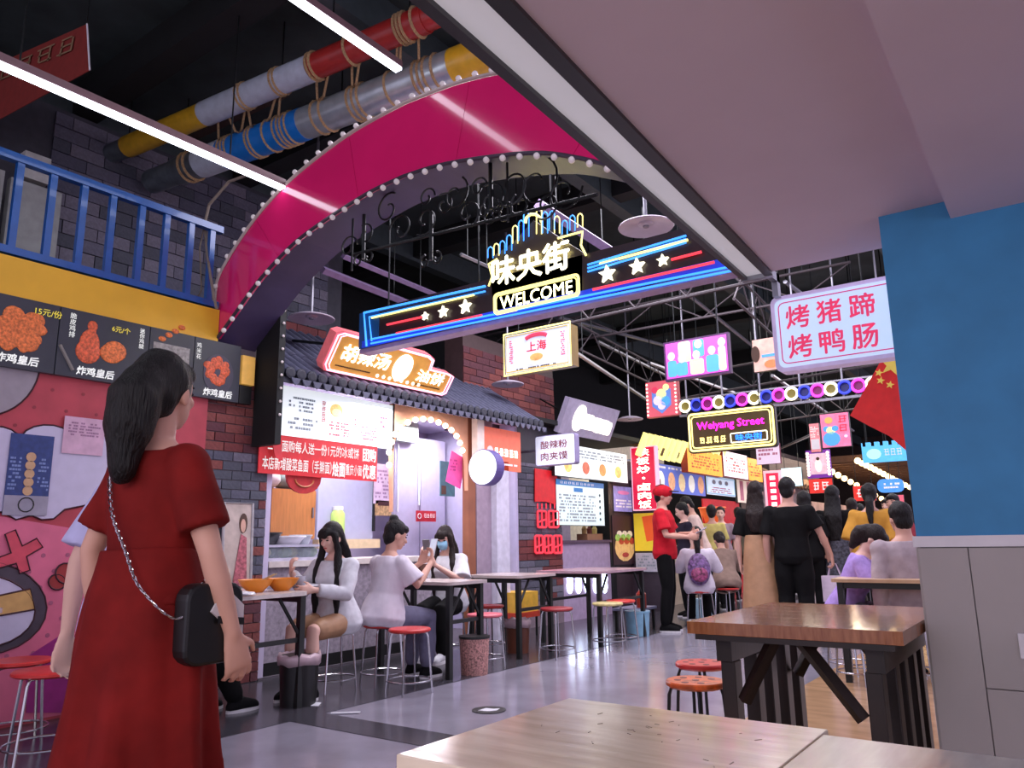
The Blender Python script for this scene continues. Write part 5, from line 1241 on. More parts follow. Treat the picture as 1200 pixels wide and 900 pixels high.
# brown slab table
m_brown = wood('brown_lacquer', (138, 82, 50), (182, 122, 80), .14, 4, (14, 2, 2), .15)
m_bleg = wood('dark_stain', (26, 20, 17), (44, 32, 26), .4, 6)
bt = thing('brown_slab_table', 'glossy brown plank table with black slatted legs by the blue wall', 'table', (-.84, 3.4, 0))
bx0, bx1, by0, by1 = -1.262, -.505, 2.90, 3.93
npl = 7
for k in range(npl):
    a = by0 + (by1 - by0) * k / npl; b = by0 + (by1 - by0) * (k + 1) / npl
    MB().box((bx0 + .003 * (k % 2), a + .0004, .705), (bx1, b - .0004, .75)).build('plank', m_brown, bt, bevel=.001)
MB().box((bx0 + .03, by0 + .002, .685), (bx1 - .03, by0 + .03, .704)).build('front_lip', m_bleg, bt)
MB().box((bx0 + .08, by0 + .08, .60), (bx0 + .14, by1 - .08, .698)).build('apron', m_bleg, bt)
MB().box((bx1 - .14, by0 + .08, .60), (bx1 - .08, by1 - .08, .698)).build('apron', m_bleg, bt)
for sx in (bx0 + .07, bx1 - .17):
    for k, yk in enumerate((2.99, 3.24, 3.42, 3.62, 3.80)):
        MB().box((sx + .02, yk, 0), (sx + .075, yk + .075, .60)).build('slat_leg', m_bleg, bt, bevel=.004)
for yk in (3.0, 3.7):
    MB().tube([(bx0 + .17, yk, .46), (bx0 + .30, yk, .69)], .026, 4).build('brace', m_bleg, bt)
    MB().tube([(bx1 - .17, yk, .44), (bx1 - .36, yk, .69)], .026, 4).build('brace', m_bleg, bt)

# red stools
m_seat = M('stool_red', (206, 52, 48), rough=.35, var=.12); m_seat2 = M('stool_orange', (222, 96, 40), rough=.35, var=.5, scale=25)
m_seatp = M('stool_pink', (220, 110, 120), rough=.35); m_seatg = M('stool_green_pink', (206, 190, 130), rough=.35, var=.3, scale=20)
def stool(x, y, label, h=.45, r=.155, mt=m_seat, leg=m_chrome, holes=False, ring=True):
    t = thing('round_stool', label, 'stool', (x, y, 0), group='round stools', world=False)
    MB().lathe([(r * .9, h - .028), (r, h - .018), (r, h - .006), (r * .96, h), (.01, h)], n=28).build('seat', mt, t, smooth='auto')
    for k in range(4):
        q = k * math.pi / 2 + .5; c_, s_ = math.cos(q), math.sin(q)
        MB().tube([(c_ * r * .5, s_ * r * .5, h - .03), (c_ * r * .82, s_ * r * .82, h - .032), (c_ * r * .9, s_ * r * .9, h - .06), (c_ * r * 1.12, s_ * r * 1.12, 0)], .008, 6).build('leg', leg, t)
    if ring: MB().tube([(r * 1.05 * math.cos(q), r * 1.05 * math.sin(q), .09) for q in np.linspace(0, 6.283, 21)[:-1]], .006, 6, True).build('foot_ring', leg, t)
    if holes:
        for k in range(7):
            q = k * .9; rr = r * (.0 if k == 0 else .6); MB().lathe([(.016, h), (.016, h + .001)], (rr * math.cos(q), rr * math.sin(q), 0), n=10).build('hole', M('hole_dark', (110, 26, 24)), t)
    return t
def st_px(px, py, *a, **k): q = P(px, py, Z=.45); return stool(q.x, q.y, *a, **k)
st_px(815, 797, 'orange-red stool with yellow flower pattern, nearer of two by the brown table', mt=m_seat2, leg=m_blackm, ring=False, r=.13, holes=True)
st_px(822, 776, 'plain red stool with holes, farther of two by the brown table', mt=m_seat, leg=m_blackm, ring=False, r=.13, holes=True)
st_px(480, 736, 'red stool with chrome legs in front of the white-tee girl')
st_px(60, 784, 'red stool at the left edge before the pink mural', r=.18)
st_px(22, 773, 'red stool tucked behind the leftmost one', r=.17)
st_px(568, 719, 'pink stool right of the patterned bin', mt=m_seatp)
st_px(574, 709, 'small red stool behind the pink stool', r=.14)
st_px(652, 712, 'dark red stool under the third table', mt=M('stool_dark', (150, 40, 44), rough=.4))
st_px(712, 706, 'pale green and pink stool before the lilac counter', mt=m_seatg, leg=m_steel)
st_px(727, 703, 'red stool just behind the pale green one')
st_px(1000, 727, 'red stool under the far wooden table', r=.14)

# dining tables along the stalls
def dtable(label, x0, x1, y0, y1, top=m_top, z=.75, round_=.05):
    t = thing('dining_table', label, 'table', ((x0 + x1) / 2, (y0 + y1) / 2, 0), group='tables along the stalls')
    MB().prism([(a, b, z - .025) for a, b in rrect(x0, y0, x1, y1, round_)], (0, 0, .025)).build('table_top', top, t)
    for lx in (x0 + .04, x1 - .08):
        for ly in (y0 + .04, y1 - .08): MB().box((lx, ly, 0), (lx + .042, ly + .042, z - .025)).build('leg', m_leg, t)
    for ly in (y0 + .055, y1 - .075): MB().box((x0 + .06, ly, z - .07), (x1 - .06, ly + .02, z - .025)).build('apron', m_leg, t)
    MB().box((x0 + .055, y0 + .06, .42), (x0 + .075, y1 - .06, .45)).build('stretcher', m_leg, t)
    MB().box((x1 - .075, y0 + .06, .42), (x1 - .055, y1 - .06, .45)).build('stretcher', m_leg, t)
    for lx in (x0 + .06, x1 - .06):
        for s in (1, -1):
            yq = y0 + .07 if s > 0 else y1 - .07
            MB().tube([(lx, yq, z - .28), (lx, yq + s * .17, z - .04)], .013, 5).build('brace', m_leg, t)
    return t
dtable('white-topped table with two orange bowls at the noodle stall', -5.12, -4.28, 2.80, 3.62, M('top_white', (206, 196, 190), rough=.25), round_=.12)
dtable('grey-topped table between the two girls with phones', -4.98, -4.10, 4.84, 5.36)
dtable('table beside the brick pier, nearer of the empty ones', -4.92, -4.24, 6.0, 6.66)
dtable('long empty table in front of the lilac counter', -4.82, -4.0, 7.1, 8.2, M('top_rose', (170, 140, 150), rough=.25))
dtable('pale dark-legged table at the left edge behind the stools', -5.25, -4.75, 1.35, 1.9)
ft = dtable('far wooden table with two planks where the lavender girl sits', -1.56, -.80, 6.28, 7.3, wood('far_wood', (176, 140, 104), (206, 172, 136), .35))
# small table-top things
def lathe_thing(name, label, cat, px, py, Z, prof, mat, group=None, part='body', X=None):
    c = P(px, py, Z=Z)
    t = thing(name, label, cat, (c.x, c.y, Z), group=group, world=False)
    MB().lathe(prof, n=24).build(part, mat, t, smooth='auto')
    return t
m_bowl = M('bowl_orange', (226, 138, 44), rough=.35, var=.08)
bowlp = [(.05, 0), (.06, .012), (.10, .05), (.118, .085), (.112, .085), (.09, .05), (.02, .02)]
for nm, lab, px, py in (('orange_bowl', 'orange noodle bowl on the white table, left one with chopsticks', 299, 694), ('orange_bowl', 'orange noodle bowl on the white table, right one', 330, 692)):
    t = lathe_thing(nm, lab, 'bowl', px, py, .751, bowlp, m_bowl, 'orange noodle bowls')
    MB().lathe([(.01, .05), (.088, .052)], n=18).build('noodles', M('noodles', (196, 150, 90), var=.4, scale=60), t)
    if px < 310:
        for s in (0, .02): MB().tube([(-.02 + s, 0, .055), (.12, .06 + s, .12)], .0035, 5).build('chopstick', M('bamboo', (206, 176, 130)), t)
t = lathe_thing('glass_cup', 'clear glass cup beside the orange bowls', 'cup', 352, 690, .751, [(.03, 0), (.035, .09), (.033, .09), (.028, .01)], M('cup_glass', (210, 212, 222), rough=.05, alpha=.5)); MB().lathe([(.028, .01), (.031, .06)], n=16).build('drink', M('tea', (190, 180, 170), rough=.1, alpha=.6), t)
for i, (px, py, lab) in enumerate(((362, 688, 'crumpled napkins by the girl with long hair'), (283, 698, 'folded napkin left of the orange bowls'))):
    c = P(px, py, Z=.755); mb = MB(); r = random.Random(i); mb.ball((c.x, c.y, .765), (.08, .09, .012), 12, 6)
    mb.v = [(a, b, max(z_ + r.uniform(-.006, .008), .752)) for a, b, z_ in mb.v]; mb.build('paper_napkin', m_white, None, label=lab, cat='napkin', group='napkins', smooth=True)
t = lathe_thing('drink_cup', 'tall takeaway drink cup on the grey-topped table', 'cup', 495, 678, .751, [(.032, 0), (.042, .13), (.038, .13), (.03, .01)], M('cup_brown', (96, 62, 50), rough=.3)); MB().lathe([(.044, .128), (.044, .14), (.03, .145)], n=18).build('lid', m_white, t); MB().tube([(0, 0, .14), (.015, .01, .21)], .004, 6).build('straw', m_white, t)
for i, (px, py, h, lab) in enumerate(((1030, 674, .20, 'tall tan drink cup on the far wooden table'), (1038, 675, .15, 'short frosted cup beside the tall drink cup'))):
    t = lathe_thing('drink_cup', lab, 'cup', px, py, .751, [(.035, 0), (.05, h), (.045, h), (.03, .01)], M('cup_milk_%d' % i, ((196, 160, 120), (214, 206, 206))[i], rough=.2)); MB().tube([(0, 0, h - .03), (.02, .0, h + .07)], .005, 6).build('straw', M('straw_pink', (226, 150, 170)), t)
# bins and buckets
def bin_(px, py, label, r, h, mt, liner=None, cat='bin', name='waste_bin', band=None):
    c = P(px, py, Z=0); t = thing(name, label, cat, (c.x, c.y, 0), group='bins and buckets', world=False)
    MB().lathe([(r * .88, 0), (r, h), (r * .95, h), (r * .84, .02)], n=26).build('body', mt, t, smooth='auto')
    MB().lathe([(r * 1.03, h - .015), (r * 1.03, h + .004), (r * .93, h + .004)], n=26).build('rim', band or mt, t)
    if liner:
        mb = MB(); mb.lathe([(r * 1.06, h - .05), (r * 1.08, h), (r * 1.0, h + .02), (r * .8, h - .08)], n=26); rr = random.Random(px)
        mb.v = [(a * rr.uniform(.95, 1.07), b * rr.uniform(.95, 1.07), z_ + rr.uniform(-.015, .012)) for a, b, z_ in mb.v]; mb.build('liner', liner, t, smooth=True)
    return t
m_liner = M('bin_liner', (196, 170, 176), rough=.3)
bin_(556, 790, 'rose patterned cylindrical bin at the foot of the grey table', .125, .30, M('bin_pattern', (176, 128, 120), rough=.5, var=.75, scale=70), band=m_leg)
bin_(349, 826, 'black bin with a pinkish plastic liner under the white table', .135, .32, M('bin_black', (24, 24, 24), rough=.4), m_liner)
bin_(607, 765, 'brown bin with plastic liner under the pier table', .12, .30, M('bin_brown', (110, 60, 40), rough=.4), m_liner)
bin_(748, 745, 'light blue plastic bucket near the man in red', .14, .27, M('bucket_blue', (130, 176, 200), rough=.4), name='plastic_bucket', cat='bucket')
bin_(826, 725, 'pale blue bucket behind the girl with the backpack', .13, .26, M('bucket_pale', (150, 180, 196), rough=.4), name='plastic_bucket', cat='bucket')
lb_ = thing('low_bench', 'low blue-grey bench between the stools and the bucket', 'bench', P(745, 712, Z=.27))
q = P(745, 711, Z=.27); MB().box((q.x - .16, q.y - .3, .24), (q.x + .16, q.y + .25, .268)).build('bench_top', M('bench_blue', (120, 122, 150)), lb_)
for a in (-.14, .11):
    for b in (-.28, .2): MB().box((q.x + a, q.y + b, 0), (q.x + a + .03, q.y + b + .03, .24)).build('leg', m_leg, lb_)
t = lathe_thing('sauce_bottle', 'red sauce bottle standing on a low shelf by the bucket', 'bottle', 752, 712, .27, [(.06, 0), (.06, .16), (.025, .2), (.025, .24)], M('sauce_red', (150, 46, 30), rough=.3)); MB().lathe([(.028, .235), (.028, .27)], n=14).build('cap', M('cap_cream', (220, 200, 150)), t)
cr = thing('yellow_crate', 'yellow crate with red rim standing under the pier table', 'crate', P(606, 728, Z=.3))
q = P(607, 735, X=-5.3); MB().box((q.x - .15, q.y - .2, .28), (q.x + .15, q.y + .2, .50)).build('body', M('crate_yellow', (220, 172, 60)), cr); MB().box((q.x - .16, q.y - .22, .22), (q.x + .16, q.y + .22, .28)).build('red_shelf', M('crate_red', (190, 60, 40)), cr)
for a in (-.14, .12):
    for b in (-.2, .18): MB().box((q.x + a, q.y + b, 0), (q.x + a + .02, q.y + b + .02, .22)).build('leg', m_leg, cr)
for i, (px, py, lab) in enumerate(((405, 836, 'thin white paper slip on the dark floor'), (366, 826, 'crumpled tissue on the floor beside the black bin'))):
    c = P(px, py, Z=.003); MB().obox(c + Vector((0, 0, .004)), (.07, .06, 0) if i == 0 else (.05, .02, 0), (-.008, .01, 0) if i == 0 else (-.02, .03, .004), (0, 0, .003)).build('paper_scrap', m_white, None, label=lab, cat='paper', group='paper scraps')
# standing picture board by the brick pier
pb_ = thing('portrait_board', 'framed vintage portrait board leaning by the brick pier', 'picture', P(280, 690, X=-5.3))
fpb = Fr((-5.30, P(262, 640, X=-5.3).y, P(262, 700, X=-5.3).z), (0, 1, 0), (-.12, .06, 1)); wpb = P(296, 640, X=-5.3).y - P(262, 640, X=-5.3).y; hpb = .72
mb = MB(); fpb.rect(mb, 0, 0, wpb, hpb, -.02, 0); mb.build('board', M('portrait_cream', (186, 170, 160), var=.15), pb_)
mb = MB(); fpb.line(mb, [(0, 0), (wpb, 0), (wpb, hpb), (0, hpb)], .012, 0, True); mb.build('frame', M('frame_silver', (170, 166, 170)), pb_)
D(fpb, pb_, 'hair_print', m_ptd, 'disc', wpb * .68, hpb * .78, wpb * .14, hpb * .11); D(fpb, pb_, 'face_print', M('face_print', (206, 160, 140)), 'disc', wpb * .66, hpb * .75, wpb * .09, hpb * .075, d=.006)
D(fpb, pb_, 'dress_print', M('dress_print', (170, 90, 100), var=.5, scale=40), 'poly', [(wpb * .35, hpb * .1), (wpb * .85, hpb * .1), (wpb * .8, hpb * .62), (wpb * .6, hpb * .66)], d=.003)
# ================================================================= people
V = Vector
def loft(mb, secs, n=18, rip=None):
    "secs: (centre, half-width vector, half-depth vector[, ripple])"
    vs = []; fs = []
    for k, s in enumerate(secs):
        c, a, b = V(s[0]), V(s[1]), V(s[2]); rp_ = s[3] if len(s) > 3 else 0
        for j in range(n):
            q = 2 * math.pi * j / n
            g = 1 + rp_ * (math.sin(7 * q + k * .35) * .6 + math.sin(11 * q + 1.3 - k * .2) * .4)
            vs.append(c + (a * math.cos(q) + b * math.sin(q)) * g)
    m_ = len(secs)
    fs = [(i * n + j, i * n + (j + 1) % n, (i + 1) * n + (j + 1) % n, (i + 1) * n + j) for i in range(m_ - 1) for j in range(n)]
    fs.append(tuple(reversed(range(n)))); fs.append(tuple((m_ - 1) * n + j for j in range(n)))
    return mb.add(vs, fs)
def limb(mb, pts, rs, n=12):
    "tapered limb with rounded ends"
    pts = [V(p) for p in pts]
    P2, R2 = [], []
    d0 = (pts[0] - pts[1]).normalized(); d1 = (pts[-1] - pts[-2]).normalized()
    for f_ in (.95, .7): P2.append(pts[0] + d0 * rs[0] * f_); R2.append(rs[0] * math.sqrt(1 - f_ * f_))
    P2 += pts; R2 += list(rs)
    for f_ in (.7, .95): P2.append(pts[-1] + d1 * rs[-1] * f_); R2.append(rs[-1] * math.sqrt(1 - f_ * f_))
    return mb.tube(P2, R2, n)
def ell(mb, c, r, ax=None, n=16, m=12):
    "ellipsoid with axes ax=(right,fwd,up)"
    t = MB(); t.ball((0, 0, 0), tuple(r), n, m)
    ax = ax or (V((1, 0, 0)), V((0, 1, 0)), V((0, 0, 1))); c = V(c)
    return mb.add([c + ax[0] * x + ax[1] * y + ax[2] * z for x, y, z in t.v], t.f)
def skin_mesh(mb, name, mat, parent, vox, smooth=4, fold=0.0, fscale=9.0, fac=.5, post=None):
    "one continuous surface out of overlapping closed volumes"
    me = bpy.data.meshes.new(name); me.from_pydata([tuple(v) for v in mb.v], [], mb.f); me.update()
    o = bpy.data.objects.new(name, me); TS.collection.objects.link(o)
    r = o.modifiers.new('r', 'REMESH'); r.mode = 'VOXEL'; r.voxel_size = vox; r.use_smooth_shade = True
    s = o.modifiers.new('s', 'SMOOTH'); s.iterations = smooth; s.factor = fac
    dg = scratch_dg()
    m2 = bpy.data.meshes.new_from_object(o.evaluated_get(dg))
    bpy.data.objects.remove(o); bpy.data.meshes.remove(me)
    if fold or post:
        nv = len(m2.vertices); co = np.empty(nv * 3); m2.vertices.foreach_get('co', co); co = co.reshape(-1, 3)
        no = np.empty(nv * 3); m2.vertices.foreach_get('normal', no); no = no.reshape(-1, 3)
        if fold:
            a = 0
            for k_, (u_, v_, w_, ph) in enumerate(((1.0, .4, .35, .3), (-.6, 1.1, .5, 1.7), (.9, -1.2, .3, 2.9), (1.9, 1.3, .8, .9), (-2.2, 1.6, 1.0, 4.1), (2.6, -2.1, 1.4, 5.2))):
                a = a + np.sin((co[:, 0] * u_ + co[:, 1] * v_ + co[:, 2] * w_) * fscale * 2.4 + ph + 1.3 * np.sin((co[:, 2] * 1.7 + co[:, 0] * .8) * fscale * .7 + k_)) / (1 + .35 * k_)
            a = a * .3
            co = co + no * (a * fold)[:, None]
        if post: co = post(co, no)
        m2.vertices.foreach_set('co', co.ravel()); m2.update()
    m2.name = name; m2.materials.clear(); m2.materials.append(mat)
    m2.polygons.foreach_set('use_smooth', [True] * len(m2.polygons))
    o = bpy.data.objects.new(name, m2); COL.objects.link(o); o.parent = parent
    return o

m_hair = M('black_hair', (15, 12, 12), rough=.5, var=.6, scale=30, stretch=(6, 6, .6), bump=.9, spec=.3)
m_hairb = M('brown_hair', (30, 19, 16), rough=.5, var=.6, scale=30, stretch=(6, 6, .6), bump=.9, spec=.3)
SK = [M('skin_%d' % i, c, rough=.55, var=.05, scale=8) for i, c in enumerate(((214, 164, 144), (198, 150, 130), (222, 178, 160)))]
m_eye = M('eye_dark', (26, 18, 16), rough=.2); m_lip = M('lips', (176, 84, 84), rough=.5)

def cloth(name, rgb, var=.12, scale=18, rough=.8): return M('cloth_' + name, rgb, rough=rough, var=var, scale=scale, bump=.08, spec=.15)
def hand(mb, W, d, th, sd, curl, s, vox):
    "palm, four unequal bent fingers and a thumb leaving the side of the palm"
    d = d.normalized(); th = (th - d * th.dot(d)).normalized(); n = d.cross(th).normalized() * sd   # n: palm side
    c = W + d * .045 * s
    loft(mb, [(W - d * .012 * s, th * .024 * s, n * .018 * s), (W + d * .02 * s, th * .032 * s, n * .016 * s), (W + d * .06 * s, th * .040 * s, n * .015 * s), (W + d * .088 * s, th * .040 * s, n * .012 * s), (W + d * .098 * s, th * .034 * s, n * .008 * s)], 12)
    for i, L in enumerate((.066, .075, .070, .055)):
        off = (1.5 - i) * .0215 * s
        b = W + d * (.085 - .004 * abs(i - 1)) * s + th * off
        dd = (d + th * (1.5 - i) * .05).normalized()
        p1 = b + (dd * math.cos(curl * .5) + n * math.sin(curl * .5)) * L * .5 * s
        p2 = p1 + (dd * math.cos(curl * 1.4) + n * math.sin(curl * 1.4)) * L * .32 * s
        p3 = p2 + (dd * math.cos(curl * 2.1) + n * math.sin(curl * 2.1)) * L * .26 * s
        limb(mb, [b - dd * .02 * s, b, p1, p2, p3], [x * s for x in (.0085, .0088, .0082, .0075, .0062)], 10)
    b = W + d * .022 * s + th * .026 * s
    t1 = b + (d * .6 + th * .75 + n * .25).normalized() * .038 * s; t2 = t1 + (d * .9 + th * .25 + n * .35).normalized() * .03 * s
    limb(mb, [b - th * .012 * s, b, t1, t2], [x * s for x in (.013, .0125, .010, .0075)], 10)

def person(label, xy, face, H=1.65, female=True, lean=0.0, hz=.93, head=(0, 0), arms=None, legs=None, skin=0, top=None, bottom=None, shoes=None, hair=('short', m_hair), vox=.010, z0=0.0, name='person', group=None, cvox=None, faced=True, handinfo=None, side=0.0, extra=None, sw=None):
    """one person; local frame: +Y the way they face, +X their right. Lengths for 1.72 m, scaled by H."""
    s = H / 1.72
    rz = math.atan2(-face[0], face[1])
    t = thing(name, label, 'person', (xy[0], xy[1], z0), rz, group, world=False)
    sp = V((math.sin(side) , math.sin(lean) * math.cos(side), math.cos(lean) * math.cos(side))).normalized()
    pc = V((0, 0, hz)) * s
    fw_ = V((0, math.cos(lean), -math.sin(lean))); rt = fw_.cross(sp).normalized(); fw_ = sp.cross(rt)
    def at(h, a=0, f=0): return pc + (sp * h + rt * a + fw_ * f) * s
    sw = sw or (.165 if female else .195)
    secs = ([(-.10, .12, .10, 0), (-.03, .165, .12, -.01), (.05, .16, .112, -.005), (.17, .125, .092, 0), (.27, .138, .105, .012), (.34, .150, .112, .015), (.42, .148, .092, 0), (.475, .105, .070, -.01), (.515, .058, .052, -.012)] if female else
            [(-.10, .13, .10, 0), (-.03, .165, .118, -.005), (.06, .155, .112, 0), (.17, .150, .105, 0), (.28, .168, .115, .005), (.37, .180, .115, .003), (.43, .172, .095, -.005), (.485, .115, .075, -.012), (.525, .065, .06, -.012)])
    def torso(mb, infl, lo, hi, grow=0.0, n=22):
        S = []
        for h, a, b, f in secs:
            if lo <= h <= hi: S.append((at(h, 0, f), rt * (a + infl + grow * max(0, .2 - h)) * s, fw_ * (b + infl + grow * max(0, .2 - h)) * s))
        loft(mb, S, n)
    yaw, pit = head
    hf = (fw_ * math.cos(yaw) + rt * math.sin(yaw)); hu = sp.copy()
    hf2 = (hf * math.cos(pit) + hu * math.sin(pit)).normalized(); hr = hf2.cross(hu).normalized(); hu2 = hr.cross(hf2)
    nb = at(.50, 0, -.012); hc = nb + (sp * .115 + hu2 * .045 + hf2 * .028) * s
    def hp(r, f, u): return hc + (hr * r + hf2 * f + hu2 * u) * s
    hax = (hr, hf2, hu2)
    # joints
    A = []
    for i, sg in enumerate((1, -1)):
        sh = at(.425, sg * sw, -.005)
        d_ = (arms[i] if arms and arms[i] else None)
        if d_ is None: el, wr = at(.14, sg * (sw + .055), -.035), at(-.10, sg * (sw + .06), .035)
        else: el, wr = V(d_[0]) * s, V(d_[1]) * s
        A.append((sh, el, wr))
    Lg = []
    for i, sg in enumerate((1, -1)):
        hj = at(-.02, sg * .088, 0)
        if legs and legs[i]: kn, an = V(legs[i][0]) * s, V(legs[i][1]) * s
        else: kn, an = V((sg * .095, .02, .50)) * s, V((sg * .10, -.03, .085)) * s
        Lg.append((hj, kn, an))
    # ---- body: one continuous surface
    mb = MB()
    torso(mb, 0, -.2, .6)
    limb(mb, [at(.46, 0, -.012), nb, hp(0, -.025, -.05)], [x * s for x in ((.052, .05, .05) if female else (.062, .06, .058))])
    ell(mb, hp(0, -.008, .022), [x * s for x in (.073, .092, .098)], hax, 20, 14)
    ell(mb, hp(0, .022, -.042), [x * s for x in (.055, .062, .068)], hax, 18, 12)
    ell(mb, hp(0, .055, -.085), [x * s for x in (.024, .022, .020)], hax, 10, 8)
    limb(mb, [hp(0, .078, .012), hp(0, .096, -.018), hp(0, .100, -.028)], [x * s for x in (.008, .010, .012)], 8)
    ell(mb, hp(0, .078, -.056), [x * s for x in (.022, .010, .009)], hax, 10, 8)
    ell(mb, hp(.03, .066, -.022), [x * s for x in (.022, .02, .02)], hax, 10, 8); ell(mb, hp(-.03, .066, -.022), [x * s for x in (.022, .02, .02)], hax, 10, 8)
    for sg in (1, -1): ell(mb, hp(sg * .074, -.012, -.012), [x * s for x in (.010, .019, .032)], hax, 10, 8)
    for i, sg in enumerate((1, -1)):
        sh, el, wr = A[i]
        limb(mb, [at(.43, sg * .07, 0), sh], [.05 * s, .05 * s])
        up_ = (sh + el) / 2; fo_ = el.lerp(wr, .35)
        k_ = 1.0 if female else 1.15
        limb(mb, [sh, up_, el, fo_, wr], [x * s * k_ for x in (.046, .041, .033, .034, .022)], 14)
        hi_ = (handinfo[i] if handinfo and handinfo[i] else None)
        d = (wr - el).normalized()
        if hi_: dd, th, curl = V(hi_[0]), V(hi_[1]), hi_[2]
        else:
            dd = d; th = V((0, 1, 0)) if abs(d.y) < .75 else V((-sg * .5, 0, 1)); curl = .5
        # palm side faces the body / down
        nn = dd.normalized().cross((th - dd.normalized() * th.dot(dd.normalized())).normalized())
        sd = 1 if nn.dot(V((-sg, 0, -.6))) > 0 else -1
        hand(mb, wr, dd, th, sd, curl, s * (1.0 if female else 1.1), vox)
    for i, sg in enumerate((1, -1)):
        hj, kn, an = Lg[i]
        limb(mb, [hj, hj.lerp(kn, .45), kn, kn.lerp(an, .3), an], [x * s for x in (.088, .076, .054, .052, .034)], 14)
        toe = an + V((0, .135, -.05)) * s if not (legs and legs[i] and len(legs[i]) > 2) else V(legs[i][2]) * s
        heel = an + V((0, -.035, -.045)) * s
        limb(mb, [heel, an + V((0, .04, -.03)) * s, toe], [x * s for x in (.032, .036, .026)])
        limb(mb, [an, heel], [.034 * s, .03 * s])
    skin_mesh(mb, 'body', SK[skin], t, vox, 3)
    cv = cvox or max(vox * 1.15, .009)
    # ---- face
    if faced:
        for sg in (1, -1):
            mb = MB(); ell(mb, hp(sg * .031, .0755, .006), [x * s for x in (.013, .008, .006)], hax, 10, 8); mb.build('eye', m_eye, t, smooth=True)
            mb = MB(); limb(mb, [hp(sg * .016, .086, .026), hp(sg * .031, .084, .031), hp(sg * .047, .072, .025)], [x * s for x in (.0028, .0032, .002)], 6); mb.build('eyebrow', m_hair, t)
        mb = MB(); ell(mb, hp(0, .0835, -.056), [x * s for x in (.019, .008, .006)], hax, 12, 8); mb.build('lips', m_lip, t, smooth=True)
    # ---- hair
    kind, hm = hair[0], hair[1]
    if kind != 'none':
        mb = MB()
        up_o = .047 if kind in ('short', 'bun', 'crop') else .036
        ell(mb, hp(0, -.026, up_o), [x * s for x in (.086, .098, .097)], hax, 20, 14)
        ell(mb, hp(0, -.058, -.01), [x * s for x in (.074, .058, .085)], hax, 16, 12)
        if kind in ('long', 'bangs', 'pony', 'bun', 'tail'):
            ell(mb, hp(0, .045, .066), [x * s for x in (.066, .05, .040)], hax, 14, 10)
        if kind in ('long', 'bangs'):
            L = hair[2] if len(hair) > 2 else .35
            bk = at(.50 - L * .9, 0, -.13); md = at(.42, 0, -.125)
            loft(mb, [(hp(0, -.05, .03), hr * .082 * s, hf2 * .06 * s), (hp(0, -.065, -.06), hr * .092 * s, hf2 * .055 * s), (hp(0, -.08, -.13), hr * .10 * s, hf2 * .05 * s), (md, rt * .105 * s, fw_ * .038 * s), (md.lerp(bk, .5), rt * .10 * s, fw_ * .03 * s), (bk, rt * .06 * s, fw_ * .02 * s)], 18)
            if kind == 'bangs':
                for sg in (1, -1):
                    fL = hair[3] if len(hair) > 3 else .34
                    limb(mb, [hp(sg * .07, .02, .04), hp(sg * .080, .028, -.03), hp(sg * .085, .03, -.10), at(.40, sg * .10, .09), at(.40 - fL * .5, sg * .105, .125), at(.40 - fL, sg * .10, .13)], [x * s for x in (.024, .026, .03, .034, .03, .014)], 10)
                loft(mb, [(hp(0, .075, .072), hr * .055 * s, hf2 * .016 * s), (hp(0, .089, .045), hr * .056 * s, hf2 * .012 * s), (hp(0, .092, .022), hr * .052 * s, hf2 * .006 * s)], 14)
        if kind in ('pony', 'tail'):
            L = hair[2] if len(hair) > 2 else .34; wv = 1.0 if kind == 'pony' else .6
            p0 = hp(0, -.105, .03 if kind == 'pony' else -.03)
            limb(mb, [hp(0, -.06, .02), p0 + hf2 * .02 * s, p0 - hf2 * .03 * s - sp * .06 * s, p0 - hf2 * .045 * s - sp * L * .5 * s, p0 - hf2 * .06 * s - sp * L * s], [x * s * wv for x in (.064, .066, .076, .068, .034)], 14)
        if kind == 'bun': ell(mb, hp(0, -.06, .135), [x * s for x in (.045, .045, .04)], hax, 12, 10)
        skin_mesh(mb, 'hair', hm, t, max(.009, vox), 4, fold=.006 * s, fscale=24)
    # ---- clothes
    if top:
        mt, sl, lowh, infl, grow = top['mat'], top.get('sleeve', .5), top.get('low', -.06), top.get('infl', .016), top.get('grow', .05)
        mb = MB(); torso(mb, infl, lowh - .05, top.get('hi', .50), grow)
        if top.get('hem'):
            h = top['hem']; q = at(lowh, 0, 0); loft(mb, [(at(.1, 0, 0), rt * .165 * s, fw_ * .13 * s), (at(lowh, 0, 0), rt * h * s, fw_ * h * .85 * s)], 22)
        for i, sg in enumerate((1, -1)):
            sh, el, wr = A[i]
            k_ = 1.0 if female else 1.15
            pts = [at(.435, sg * .06, 0), sh + sp * .004 * s]; rs = [.06, .058 * k_ + infl * .3]
            sr = top.get('sr', .018)
            if sl <= 1: pts += [sh.lerp(el, sl * .5), sh.lerp(el, sl)]; rs += [.047 * k_ + sr, .044 * k_ + sr * 1.5]
            else: pts += [sh.lerp(el, .5), el, el.lerp(wr, (sl - 1) * .5), el.lerp(wr, sl - 1)]; rs += [.045 + sr, .040 + sr, .036 + sr, .03 + sr * .8]
            ell(mb, pts[1], [rs[1] * s * 1.02] * 3, None, 12, 8); mb.tube(pts, [x * s for x in rs], 16)
        skin_mesh(mb, top.get('name', 'shirt'), mt, t, cv, 4, fold=top.get('fold', .006) * s, fscale=9)
